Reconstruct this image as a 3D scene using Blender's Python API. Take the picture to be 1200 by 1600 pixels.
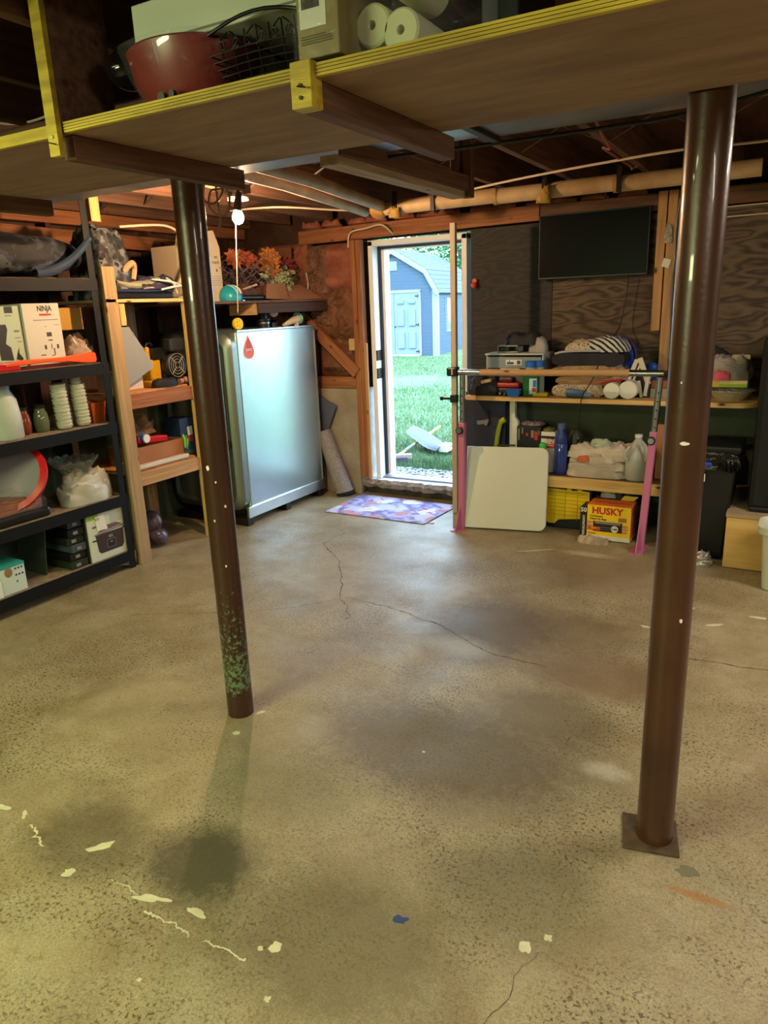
import bpy, bmesh, math, random
from mathutils import Vector, Matrix, noise, Euler

# ------------------------------------------------------------------ camera, world, lights, exposure
for o in list(bpy.data.objects): bpy.data.objects.remove(o)
S = bpy.context.scene
COL = S.collection
cam_data = bpy.data.cameras.new('camera'); cam = bpy.data.objects.new('camera', cam_data); COL.objects.link(cam)
R_ = Vector((0.87131851, 0.48934704, -0.03665415)); U_ = Vector((-0.1040138, 0.25716865, 0.96075252)); W_ = Vector((-0.4795677, 0.83330892, -0.27497465))
mx = Matrix(((R_.x, U_.x, -W_.x, 0), (R_.y, U_.y, -W_.y, 0), (R_.z, U_.z, -W_.z, 1.5), (0, 0, 0, 1)))
cam.matrix_world = mx
cam_data.sensor_fit = 'VERTICAL'; cam_data.sensor_height = 36; cam_data.lens = 1129.96 / 1600 * 36
cam_data.clip_start = 0.02; cam_data.clip_end = 300
S.camera = cam
S.view_settings.view_transform = 'Standard'; S.view_settings.look = 'None'
S.view_settings.gamma = 1; S.view_settings.use_curve_mapping = False
S.view_settings.exposure = 0.0

world = bpy.data.worlds.new('overcast_sky'); S.world = world; world.use_nodes = True
wn = world.node_tree.nodes; wl = world.node_tree.links; wn.clear()
wo = wn.new('ShaderNodeOutputWorld'); bg = wn.new('ShaderNodeBackground'); wl.new(bg.outputs[0], wo.inputs[0])
tcw = wn.new('ShaderNodeTexCoord'); sep = wn.new('ShaderNodeSeparateXYZ'); wl.new(tcw.outputs['Generated'], sep.inputs[0])
rampw = wn.new('ShaderNodeValToRGB'); wl.new(sep.outputs['Z'], rampw.inputs[0])
rampw.color_ramp.elements[0].position = 0.0; rampw.color_ramp.elements[0].color = (0.62, 0.86, 1.0, 1)
rampw.color_ramp.elements[1].position = 0.8; rampw.color_ramp.elements[1].color = (0.46, 0.70, 1.0, 1)
wl.new(rampw.outputs[0], bg.inputs[0]); bg.inputs[1].default_value = 13

def lamp(name, kind, loc, energy, color, size=0.1, size_y=None, rot=(0, 0, 0), shape=None):
    d = bpy.data.lights.new(name, kind); o = bpy.data.objects.new(name, d); COL.objects.link(o)
    o.location = loc; o.rotation_euler = rot; d.energy = energy; d.color = color
    if kind == 'AREA':
        d.size = size
        if size_y: d.shape = 'RECTANGLE'; d.size_y = size_y
    elif kind == 'SUN': d.angle = size
    else: d.shadow_soft_size = size
    return o
# soft daylight sun through thin cloud
lamp('sun', 'SUN', (0, 0, 20), 2.6, (0.85, 0.95, 1.0), math.radians(25), rot=(math.radians(35), 0, math.radians(35)))
# unseen greenish fluorescent behind the camera, set low and tilted at the overhead shelf, second shop light to the right (warm white)
lamp('shop_light_rear', 'AREA', (-2.35, -1.9, 1.68), 62, (0.90, 1.0, 0.5), 1.2, 0.2, rot=(math.radians(60), 0, math.radians(-18)))
lamp('fill_light_left', 'AREA', (-2.0, .2, 2.1), 42, (0.92, 1.0, 0.42), 1.0, 0.3)  # added downward fill in the same greenish tone, no fixture of its own
lamp('shop_light_right', 'AREA', (1.3, 3.2, 2.07), 62, (1.0, 0.84, 0.68), 1.2, 0.3)
lamp('fill_light_rear_right', 'AREA', (1.1, .3, 2.1), 50, (1.0, 0.88, 0.68), 1.2, 0.3, rot=(0, math.radians(15), 0))  # unseen warm fill to the right of the camera
BULB = Vector((-2.66, 3.2, 1.972))
pt = lamp('door_portal', 'AREA', (-2.54, 5.3, 1.05), 1, (1, 1, 1), 0.8, 1.95, rot=(math.radians(-90), 0, 0)); pt.data.cycles.is_portal = True

# ------------------------------------------------------------------ helpers
rnd = random.Random(7)
def lin(h):
    if not isinstance(h, str): return tuple(h) + (1,)
    h = h.lstrip('#'); v = [int(h[i:i + 2], 16) / 255 for i in (0, 2, 4)]
    return tuple((c / 12.92 if c <= .04045 else ((c + .055) / 1.055) ** 2.4) for c in v) + (1,)
def M(name, c1, rough=.6, metal=0, c2=None, sc=6, stretch=(1, 1, 1), bump=0, bsc=60, lo=.35, hi=.65, trans=0, alpha=1, emis=None, es=0, spec=.5, coat=0, detail=4, bstretch=None, ior=1.45):
    m = bpy.data.materials.new(name); m.use_nodes = True; nt = m.node_tree; n = nt.nodes; L = nt.links
    b = n['Principled BSDF']; b.inputs['Base Color'].default_value = lin(c1); b.inputs['Roughness'].default_value = rough
    b.inputs['Metallic'].default_value = metal; b.inputs['Specular IOR Level'].default_value = spec; b.inputs['IOR'].default_value = ior
    b.inputs['Transmission Weight'].default_value = trans; b.inputs['Alpha'].default_value = alpha; b.inputs['Coat Weight'].default_value = coat
    if emis: b.inputs['Emission Color'].default_value = lin(emis); b.inputs['Emission Strength'].default_value = es
    tc = n.new('ShaderNodeTexCoord')
    if c2:
        mp = n.new('ShaderNodeMapping'); mp.inputs['Scale'].default_value = stretch; L.new(tc.outputs['Object'], mp.inputs[0])
        nz = n.new('ShaderNodeTexNoise'); nz.inputs['Scale'].default_value = sc; nz.inputs['Detail'].default_value = detail; L.new(mp.outputs[0], nz.inputs[0])
        r = n.new('ShaderNodeValToRGB'); r.color_ramp.elements[0].position = lo; r.color_ramp.elements[1].position = hi
        r.color_ramp.elements[0].color = lin(c1); r.color_ramp.elements[1].color = lin(c2)
        L.new(nz.outputs[0], r.inputs[0]); L.new(r.outputs[0], b.inputs['Base Color'])
    if bump:
        mp2 = n.new('ShaderNodeMapping'); mp2.inputs['Scale'].default_value = bstretch or stretch; L.new(tc.outputs['Object'], mp2.inputs[0])
        nb = n.new('ShaderNodeTexNoise'); nb.inputs['Scale'].default_value = bsc; nb.inputs['Detail'].default_value = 5; L.new(mp2.outputs[0], nb.inputs[0])
        bu = n.new('ShaderNodeBump'); bu.inputs['Strength'].default_value = bump; bu.inputs['Distance'].default_value = .01
        L.new(nb.outputs[0], bu.inputs['Height']); L.new(bu.outputs[0], b.inputs['Normal'])
    return m
def wood(name, c1, c2, knot='4a2a12', rough=.7, sc=1.0):
    """lumber: grain runs along the local x axis of each board"""
    m = bpy.data.materials.new(name); m.use_nodes = True; nt = m.node_tree; n = nt.nodes; L = nt.links
    b = n['Principled BSDF']; b.inputs['Roughness'].default_value = rough; b.inputs['Specular IOR Level'].default_value = .3
    tc = n.new('ShaderNodeTexCoord'); oi = n.new('ShaderNodeObjectInfo')
    add = n.new('ShaderNodeVectorMath'); add.operation = 'ADD'; L.new(tc.outputs['Object'], add.inputs[0])
    sc_ = n.new('ShaderNodeMath'); sc_.operation = 'MULTIPLY'; sc_.inputs[1].default_value = 37; L.new(oi.outputs['Random'], sc_.inputs[0])
    L.new(sc_.outputs[0], add.inputs[1])
    mp = n.new('ShaderNodeMapping'); mp.inputs['Scale'].default_value = (1.6 * sc, 30 * sc, 30 * sc); L.new(add.outputs[0], mp.inputs[0])
    nz = n.new('ShaderNodeTexNoise'); nz.inputs['Scale'].default_value = 1.6; nz.inputs['Detail'].default_value = 6; nz.inputs['Distortion'].default_value = .6; L.new(mp.outputs[0], nz.inputs[0])
    r = n.new('ShaderNodeValToRGB'); r.color_ramp.elements[0].position = .33; r.color_ramp.elements[1].position = .68
    r.color_ramp.elements[0].color = lin(c1); r.color_ramp.elements[1].color = lin(c2); L.new(nz.outputs[0], r.inputs[0])
    mk = n.new('ShaderNodeMapping'); mk.inputs['Scale'].default_value = (5, 11, 11); L.new(add.outputs[0], mk.inputs[0])
    vo = n.new('ShaderNodeTexVoronoi'); vo.inputs['Scale'].default_value = 1.0; L.new(mk.outputs[0], vo.inputs[0])
    rk = n.new('ShaderNodeValToRGB'); rk.color_ramp.elements[0].position = .05; rk.color_ramp.elements[1].position = .14
    rk.color_ramp.elements[0].color = (1, 1, 1, 1); rk.color_ramp.elements[1].color = (0, 0, 0, 1); L.new(vo.outputs['Distance'], rk.inputs[0])
    mix = n.new('ShaderNodeMixRGB'); L.new(rk.outputs[0], mix.inputs[0]); L.new(r.outputs[0], mix.inputs[1]); mix.inputs[2].default_value = lin(knot)
    L.new(mix.outputs[0], b.inputs['Base Color'])
    bu = n.new('ShaderNodeBump'); bu.inputs['Strength'].default_value = .25; bu.inputs['Distance'].default_value = .004
    L.new(nz.outputs[0], bu.inputs['Height']); L.new(bu.outputs[0], b.inputs['Normal'])
    return m

WM = {}
def wm(o): return WM.get(o.name, Matrix.Identity(4)) if o else Matrix.Identity(4)
def setp(o, label=None, cat=None, group=None, kind=None):
    if label: o['label'] = label
    if cat: o['category'] = cat
    if group: o['group'] = group
    if kind: o['kind'] = kind
    return o
def thing(name, label, cat, loc, rz=0, group=None):
    o = bpy.data.objects.new(name, None); COL.objects.link(o); o.empty_display_size = .05
    o.location = loc; o.rotation_euler = (0, 0, rz); WM[o.name] = Matrix.Translation(loc) @ Matrix.Rotation(rz, 4, 'Z')
    return setp(o, label, cat, group)
class MB:
    def __init__(s): s.b = bmesh.new()
    def box(s, x0, y0, z0, x1, y1, z1, m=None):
        c = Vector(((x0 + x1) / 2, (y0 + y1) / 2, (z0 + z1) / 2))
        mat = Matrix.Translation(c) @ Matrix.Diagonal((abs(x1 - x0), abs(y1 - y0), abs(z1 - z0), 1))
        if m: mat = m @ mat
        bmesh.ops.create_cube(s.b, size=1, matrix=mat); return s
    def beam(s, p0, p1, w, t, up=(0, 0, 1)):
        bmesh.ops.create_cube(s.b, size=1, matrix=frame(p0, p1, up) @ Matrix.Diagonal(((Vector(p1) - Vector(p0)).length, w, t, 1))); return s
    def cyl(s, p0, p1, r0, r1=None, n=20, caps=True):
        p0 = Vector(p0); p1 = Vector(p1); r1 = r0 if r1 is None else r1
        d = p1 - p0; q = d.to_track_quat('Z', 'Y').to_matrix().to_4x4()
        bmesh.ops.create_cone(s.b, segments=n, radius1=max(r0, 1e-5), radius2=max(r1, 1e-5), depth=d.length, cap_ends=caps, matrix=Matrix.Translation((p0 + p1) / 2) @ q); return s
    def ball(s, c, r, sx=1, sy=1, sz=1, u=16, v=10, m=None):
        mat = Matrix.Translation(c) @ (m or Matrix.Identity(4)) @ Matrix.Diagonal((sx, sy, sz, 1))
        bmesh.ops.create_uvsphere(s.b, u_segments=u, v_segments=v, radius=r, matrix=mat); return s
    def tube(s, pts, r, n=8, closed=False):
        pts = [Vector(p) for p in pts]; rings = []
        N = len(pts); prev = None
        for i, p in enumerate(pts):
            if closed: t = pts[(i + 1) % N] - pts[i - 1]
            else: t = pts[min(i + 1, N - 1)] - pts[max(i - 1, 0)]
            t.normalize()
            if prev is None: a = t.orthogonal().normalized()
            else:
                a = prev - t * prev.dot(t)
                a = a.normalized() if a.length > 1e-6 else t.orthogonal().normalized()
            prev = a; bb = t.cross(a); rr = r[i] if isinstance(r, (list, tuple)) else r
            rings.append([s.b.verts.new(p + (a * math.cos(2 * math.pi * k / n) + bb * math.sin(2 * math.pi * k / n)) * rr) for k in range(n)])
        for i in range(N if closed else N - 1):
            A = rings[i]; B = rings[(i + 1) % N]
            for k in range(n): s.b.faces.new((A[k], A[(k + 1) % n], B[(k + 1) % n], B[k]))
        if not closed: s.b.faces.new(rings[0][::-1]); s.b.faces.new(rings[-1])
        return s
    def lathe(s, prof, c, n=24, m=None, cap=True, sx=1, sy=1):
        m = m or Matrix.Identity(4); c = Vector(c); rings = []
        for r, z in prof:
            rings.append([s.b.verts.new(c + m @ Vector((r * sx * math.cos(2 * math.pi * k / n), r * sy * math.sin(2 * math.pi * k / n), z))) for k in range(n)])
        for A, B in zip(rings, rings[1:]):
            for k in range(n): s.b.faces.new((A[k], A[(k + 1) % n], B[(k + 1) % n], B[k]))
        if cap: s.b.faces.new(rings[0][::-1]); s.b.faces.new(rings[-1])
        return s
    def prism(s, pts, m, t):
        """2d outline in the local xy plane of matrix m, thickness t along its z"""
        A = [s.b.verts.new(m @ Vector((x, y, 0))) for x, y in pts]; B = [s.b.verts.new(m @ Vector((x, y, t))) for x, y in pts]
        s.b.faces.new(A[::-1]); s.b.faces.new(B); n = len(pts)
        for k in range(n): s.b.faces.new((A[k], A[(k + 1) % n], B[(k + 1) % n], B[k]))
        return s
    def grid(s, f, nu, nv):
        V = [[s.b.verts.new(f(i / nu, j / nv)) for j in range(nv + 1)] for i in range(nu + 1)]
        for i in range(nu):
            for j in range(nv): s.b.faces.new((V[i][j], V[i + 1][j], V[i + 1][j + 1], V[i][j + 1]))
        return s
    def heap(s, c, lx, ly, h, seed=0, rough=.25, fs=6, rz=0, flat=2.5, nu=40, nv=26):
        """crumpled cloth heap: closed dome with folds"""
        c = Vector(c); cr, sr = math.cos(rz), math.sin(rz)
        def f(u, v):
            th = u * 2 * math.pi; ph = v * math.pi / 2
            rr = math.cos(ph); zz = math.sin(ph)
            k = 1 - .1 * noise.noise(Vector((math.cos(th) * 2 + seed, math.sin(th) * 2, seed)))
            e = 2 / flat
            x = lx / 2 * (abs(math.cos(th)) ** e) * math.copysign(1, math.cos(th)) * (rr ** .5) * k
            y = ly / 2 * (abs(math.sin(th)) ** e) * math.copysign(1, math.sin(th)) * (rr ** .5) * k
            p = Vector((x * fs * 2, y * fs * 2, zz * h * fs * 3 + seed * 3))
            d = (noise.noise(p) + .6 * abs(noise.noise(p * 2.1)) + .35 * noise.noise(p * 4.3)) * rough * h
            z = max(0, h * (zz ** .8) + d * zz); x *= 1 + d / max(lx, .05) * .5; y *= 1 + d / max(ly, .05) * .5
            return c + Vector((x * cr - y * sr, x * sr + y * cr, z))
        s.grid(f, nu, nv); bmesh.ops.remove_doubles(s.b, verts=s.b.verts[:], dist=1e-5); return s
    def rot(s, piv, axis, ang):
        m = Matrix.Translation(piv) @ Matrix.Rotation(ang, 4, axis) @ Matrix.Translation(-Vector(piv)); bmesh.ops.transform(s.b, matrix=m, verts=s.b.verts[:]); return s
    def jitter(s, a):
        for v in s.b.verts: v.co += Vector((rnd.uniform(-a, a), rnd.uniform(-a, a), rnd.uniform(-a, a)))
        return s
    def mesh(s, name, mat, smooth=True):
        me = bpy.data.meshes.new(name); bmesh.ops.recalc_face_normals(s.b, faces=s.b.faces[:]); s.b.to_mesh(me); s.b.free()
        if mat: me.materials.append(mat)
        if smooth and len(me.polygons) > 6:
            me.shade_smooth(); me.set_sharp_from_angle(angle=math.radians(38))
        return me
    def part(s, name, mat, parent, bev=0, label=None, kind=None, smooth=True):
        me = s.mesh(name, mat, smooth); me.transform(wm(parent).inverted())
        o = bpy.data.objects.new(name, me); COL.objects.link(o); o.parent = parent; WM[o.name] = wm(parent)
        if bev: bevel(o, bev)
        return setp(o, label, kind=kind)
    def solo(s, name, label, cat, mat, group=None, bev=0, kind=None, smooth=True, loc=None):
        me = s.mesh(name, mat, smooth)
        if loc is None:
            xs = [v.co for v in me.vertices]
            loc = Vector(((min(v.x for v in xs) + max(v.x for v in xs)) / 2, (min(v.y for v in xs) + max(v.y for v in xs)) / 2, min(v.z for v in xs)))
        me.transform(Matrix.Translation(-Vector(loc)))
        o = bpy.data.objects.new(name, me); COL.objects.link(o); o.location = loc; WM[o.name] = Matrix.Translation(loc)
        if bev: bevel(o, bev)
        return setp(o, label, cat, group, kind)
def bevel(o, w, seg=2):
    b = o.modifiers.new('bevel', 'BEVEL'); b.width = w; b.segments = seg; b.limit_method = 'ANGLE'; b.angle_limit = math.radians(40)
def frame(p0, p1, up=(0, 0, 1)):
    p0 = Vector(p0); p1 = Vector(p1); x = (p1 - p0).normalized(); up = Vector(up)
    if abs(x.dot(up)) > .98: up = Vector((0, 1, 0))
    y = up.cross(x).normalized(); z = x.cross(y)
    m = Matrix((x, y, z)).transposed().to_4x4(); m.translation = (p0 + p1) / 2; return m
BM = {}
def board(name, p0, p1, w, t, mat, parent=None, up=(0, 0, 1), bev=.002, label=None):
    """a length of lumber: local x along p0-p1, w sideways, t along up; grain follows local x"""
    L = round((Vector(p1) - Vector(p0)).length, 3); key = (L, w, t, mat.name)
    if key not in BM:
        b = bmesh.new(); bmesh.ops.create_cube(b, size=1, matrix=Matrix.Diagonal((L, w, t, 1)))
        me = bpy.data.meshes.new(name); b.to_mesh(me); b.free(); me.materials.append(mat); BM[key] = me
    o = bpy.data.objects.new(name, BM[key]); COL.objects.link(o)
    m = frame(p0, p1, up)
    if parent: o.parent = parent; o.matrix_local = wm(parent).inverted() @ m
    else: o.matrix_world = m
    WM[o.name] = m
    if bev: bevel(o, bev, 1)
    return setp(o, label)
def text(string, size, mat, parent, origin, xdir, ydir, name='lettering', ext=.0004, bold=0, align='CENTER', sx=1, kern=1):
    cu = bpy.data.curves.new('t', 'FONT'); cu.body = string; cu.size = size; cu.align_x = align; cu.align_y = 'CENTER'; cu.extrude = ext; cu.offset = bold; cu.resolution_u = 2; cu.space_character = kern
    o = bpy.data.objects.new('t', cu); COL.objects.link(o); dg = bpy.context.evaluated_depsgraph_get()
    me = bpy.data.meshes.new_from_object(o.evaluated_get(dg)); bpy.data.objects.remove(o); bpy.data.curves.remove(cu)
    x = Vector(xdir).normalized(); y = Vector(ydir); y = (y - x * y.dot(x)).normalized(); z = x.cross(y)
    m = Matrix((x, y, z)).transposed().to_4x4(); m.translation = origin; m = m @ Matrix.Diagonal((sx, 1, 1, 1))
    me.transform(wm(parent).inverted() @ m); me.materials.clear(); me.materials.append(mat)
    r = bpy.data.objects.new(name, me); COL.objects.link(r); r.parent = parent; WM[r.name] = wm(parent); return r
def copy_thing(o, label=None):
    c = o.copy(); COL.objects.link(c)
    for ch in o.children:
        d = ch.copy(); COL.objects.link(d); d.parent = c
        for g in ch.children:
            e = g.copy(); COL.objects.link(e); e.parent = d
    if label: c['label'] = label
    return c
def rrect(w, h, r, n=5, corners=(1, 1, 1, 1)):
    """rounded rectangle centred on 0; corners order tr, tl, bl, br"""
    P = []
    for i, (sx, sy) in enumerate(((1, 1), (-1, 1), (-1, -1), (1, -1))):
        rr = r if corners[i] else r * .08
        cx, cy = sx * (w / 2 - rr), sy * (h / 2 - rr)
        for k in range(n + 1):
            a = math.radians(90 * i + 90 * k / n); P.append((cx + rr * math.cos(a), cy + rr * math.sin(a)))
    return P
def face(o, xd, yd):
    x = Vector(xd).normalized(); y = Vector(yd).normalized(); z = x.cross(y)
    m = Matrix((x, y, z)).transposed().to_4x4(); m.translation = Vector(o); return m
def arc(c, r, a0, a1, n, ax, ay):
    c = Vector(c); ax = Vector(ax); ay = Vector(ay)
    return [c + ax * r * math.cos(math.radians(a0 + (a1 - a0) * k / n)) + ay * r * math.sin(math.radians(a0 + (a1 - a0) * k / n)) for k in range(n + 1)]
def smoothpts(P, n=8):
    P = [Vector(p) for p in P]; out = []
    for i in range(len(P) - 1):
        p0 = P[max(i - 1, 0)]; p1 = P[i]; p2 = P[i + 1]; p3 = P[min(i + 2, len(P) - 1)]
        for k in range(n):
            t = k / n; out.append(.5 * ((2 * p1) + (p2 - p0) * t + (2 * p0 - 5 * p1 + 4 * p2 - p3) * t * t + (3 * p1 - p0 - 3 * p2 + p3) * t ** 3))
    return out + [P[-1]]

# ------------------------------------------------------------------ materials
pine = wood('pine_lumber', 'a07a52', 'bf9568'); pine_old = wood('old_pine_joist', '523829', '735340'); pine_orange = wood('orange_fir_stud', '7a4a2e', '9c6640')
pine_shaded = wood('shaded_stud', '2c1f19', '3d2b22'); pine_grey = wood('weathered_post_wood', '8d7350', 'a88e68'); pine_yel = wood('yellow_pine', 'b9985a', 'd2b475'); pale_strip = wood('pale_spruce', '9a8570', 'b6a188')
yellow_paint = M('yellow_painted_edge', 'c4ab36', .55, c2='9c8424', sc=5, stretch=(1, 8, 8), bump=.2)
steel_post = M('brown_post_paint', '3b2116', .32, c2='4a2c1b', sc=5, bump=.05, bsc=90, coat=.25)
galv = M('galvanised_steel', 'b9c0c2', .36, 1, c2='cfd5d6', sc=3)
duct_m = M('duct_sheet_metal', 'a6aebb', .38, .9, c2='8f98a8', sc=9)
black_steel = M('black_powder_coat', '0a0b0d', .6, spec=.25); black_pl = M('black_plastic', '0e0f11', .4); dark_gr = M('dark_grey_plastic', '24262a', .5)
white_pl = M('white_plastic', 'cfd3c8', .4); white_paint = M('white_paint', 'dfe3ea', .45); cream = M('cream_pipe_wrap', 'c3a883', .6, c2='a88a62', sc=7, bump=.15)
white_cable = M('white_cable', 'c9b9a2', .5); tan_cord = M('brown_cord', '6a4a38', .6); black_cord = M('black_cord', '0b0b0d', .5)
chrome = M('brushed_metal', '9aa0a4', .3, 1); dark_metal = M('dark_metal', '2b2622', .45, .6)
cardboard = M('brown_cardboard', 'a3704a', .85, c2='91603d', sc=4, bump=.1); cardboard_dark = M('dark_cardboard', '7c5039', .85, c2='6b432f', sc=4)
particle = M('particle_board_shelf', '8a7a66', .8, c2='6f6150', sc=30)
clear_pl = M('clear_plastic', 'e8eeee', .12, trans=.85, alpha=.55); film = M('plastic_film', '8a8a8c', .06, trans=.3, alpha=.14, bump=1, bsc=40, spec=1)
glass_m = M('clear_glass', 'ffffff', .03, trans=1.0); red_pl = M('red_plastic', 'b3161c', .35); orange_pl = M('orange_plastic', 'e8561c', .4)
yellow_pl = M('yellow_plastic', 'e3c414', .4, c2='d3b00f', sc=5); blue_pl = M('blue_plastic', '1f64c8', .4); teal_pl = M('teal_plastic', '1794ae', .35); pink = M('pink_paint', 'b86a90', .4)
beige_paint = M('beige_painted_wood', 'a79a86', .55, c2='b3a793', sc=3)
paper_white = M('white_card', 'd6d6cc', .6); paper_red = M('red_print', 'b42a22', .5); paper_black = M('black_print', '17151a', .5); paper_grey = M('grey_print', '77756f', .6)
green_pr = M('green_print', '8fb52a', .5); yellow_pr = M('yellow_print', 'e9c31c', .5); orange_pr = M('orange_print', 'd86f2a', .5)

# ------------------------------------------------------------------ floor material
def floor_mat():
    m = bpy.data.materials.new('stained_concrete_floor'); m.use_nodes = True; nt = m.node_tree; n = nt.nodes; L = nt.links
    b = n['Principled BSDF']; b.inputs['Specular IOR Level'].default_value = .45
    tc = n.new('ShaderNodeTexCoord')
    def nz(sc, det=6, dist=0, rough=.55):
        x = n.new('ShaderNodeTexNoise'); x.inputs['Scale'].default_value = sc; x.inputs['Detail'].default_value = det; x.inputs['Distortion'].default_value = dist; x.inputs['Roughness'].default_value = rough
        L.new(tc.outputs['Object'], x.inputs[0]); return x.outputs[0]
    def ramp(src, a, bb, ca=(0, 0, 0, 1), cb=(1, 1, 1, 1)):
        r = n.new('ShaderNodeValToRGB'); r.color_ramp.elements[0].position = a; r.color_ramp.elements[1].position = bb
        r.color_ramp.elements[0].color = ca; r.color_ramp.elements[1].color = cb; L.new(src, r.inputs[0]); return r.outputs[0]
    def mix(f, a, bb, mode='MIX'):
        x = n.new('ShaderNodeMixRGB'); x.blend_type = mode
        for i, v in enumerate((f, a, bb)):
            if isinstance(v, (float, int)): x.inputs[i].default_value = v
            elif isinstance(v, tuple): x.inputs[i].default_value = v
            else: L.new(v, x.inputs[i])
        return x.outputs[0]
    def mul(a, bb):
        x = n.new('ShaderNodeMath'); x.operation = 'MULTIPLY'
        for i, v in enumerate((a, bb)):
            if isinstance(v, (float, int)): x.inputs[i].default_value = v
            else: L.new(v, x.inputs[i])
        return x.outputs[0]
    def blob(x, y, rx, ry):
        mp = n.new('ShaderNodeMapping'); mp.vector_type = 'TEXTURE'; mp.inputs['Location'].default_value = (x, y, 0); mp.inputs['Scale'].default_value = (rx, ry, 1)
        L.new(tc.outputs['Object'], mp.inputs[0]); g = n.new('ShaderNodeTexGradient'); g.gradient_type = 'SPHERICAL'; L.new(mp.outputs[0], g.inputs[0]); return g.outputs['Fac']
    c = ramp(nz(1.1, 8, .4), .3, .7, lin('8d8063'), lin('a99c80'))
    c = mix(ramp(nz(3.5, 8, .5), .45, .75), c, lin('7f6f50'))
    c = mix(mul(ramp(nz(9, 8, 0, .7), .5, .75), .45), c, lin('b3aa92'))
    c = mix(mul(ramp(nz(2.2, 7, 1.0), .5, .7), .55), c, lin('8b7a58')); c = mix(mul(ramp(nz(6.5, 8, 0, .7), .52, .72), .5), c, lin('7c6a52')); c = mix(mul(ramp(nz(19, 6, .5, .7), .5, .75), .4), c, lin('8e8a7c'))
    spots = ramp(nz(95, 5, .3, .65), .53, .60)
    zone = ramp(nz(1.7, 6, .8, .6), .38, .60)
    c = mix(mul(mul(spots, zone), .9), c, lin('40361f'))
    c = mix(mul(ramp(nz(240, 3, 0, .6), .58, .66), .45), c, lin('4a4129')); c = mix(mul(ramp(nz(33, 8, 1.2, .75), .54, .66), .42), c, lin('5e5136'))
    fine = ramp(nz(160, 3), .35, .75); c = mix(.22, c, fine, 'OVERLAY')
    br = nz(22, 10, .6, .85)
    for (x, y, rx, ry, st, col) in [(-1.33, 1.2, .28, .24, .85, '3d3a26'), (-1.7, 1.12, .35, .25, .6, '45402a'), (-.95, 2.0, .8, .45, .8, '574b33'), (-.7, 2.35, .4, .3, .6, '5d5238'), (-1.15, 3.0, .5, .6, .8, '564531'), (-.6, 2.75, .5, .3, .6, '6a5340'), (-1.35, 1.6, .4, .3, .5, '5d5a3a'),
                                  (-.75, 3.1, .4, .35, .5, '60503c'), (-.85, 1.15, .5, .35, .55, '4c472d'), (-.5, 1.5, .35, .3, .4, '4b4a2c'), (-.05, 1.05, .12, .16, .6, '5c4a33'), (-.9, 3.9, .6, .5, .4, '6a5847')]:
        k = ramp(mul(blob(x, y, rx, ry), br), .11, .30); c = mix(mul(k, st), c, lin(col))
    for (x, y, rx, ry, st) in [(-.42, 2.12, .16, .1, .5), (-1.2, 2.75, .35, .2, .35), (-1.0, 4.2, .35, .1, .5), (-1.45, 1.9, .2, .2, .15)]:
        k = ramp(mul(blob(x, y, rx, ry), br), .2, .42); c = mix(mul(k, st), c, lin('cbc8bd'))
    k = ramp(blob(-.08, 1.70, .11, .018), 0, .6); c = mix(mul(k, .7), c, lin('96602a'))
    L.new(c, b.inputs['Base Color'])
    L.new(ramp(nz(4, 6), .3, .7, (.34,) * 3 + (1,), (.56,) * 3 + (1,)), b.inputs['Roughness'])
    bu = n.new('ShaderNodeBump'); bu.inputs['Strength'].default_value = .35; bu.inputs['Distance'].default_value = .006
    L.new(nz(70, 8, 0, .75), bu.inputs['Height']); L.new(bu.outputs[0], b.inputs['Normal'])
    return m

# ------------------------------------------------------------------ room shell
def struct(o): o['kind'] = 'structure'; return o
def sbox(name, boxes, mat):
    b = MB()
    for q in boxes: b.box(*q)
    me = b.mesh(name, mat, False); o = bpy.data.objects.new(name, me); COL.objects.link(o); WM[o.name] = Matrix.Identity(4); return struct(o)
XL, XR, YB, YF = -4.1, 2.5, 5.05, -2.7
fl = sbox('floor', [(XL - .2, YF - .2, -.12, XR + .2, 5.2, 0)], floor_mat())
conc = M('rough_concrete', '857a68', .9, c2='9a8f7c', sc=5, bump=.7, bsc=35)
conc_green = M('green_painted_concrete', '454c3c', .8, c2='525a48', sc=4, bump=.4, bsc=30)
conc_white = M('pale_concrete', 'c9c9d0', .75, c2='b4b2b4', sc=9, bump=.4, bsc=50)
osb = M('old_sheathing', '3c2820', .85, c2='503629', sc=9, stretch=(1, 3, 1), bump=.2)
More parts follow.
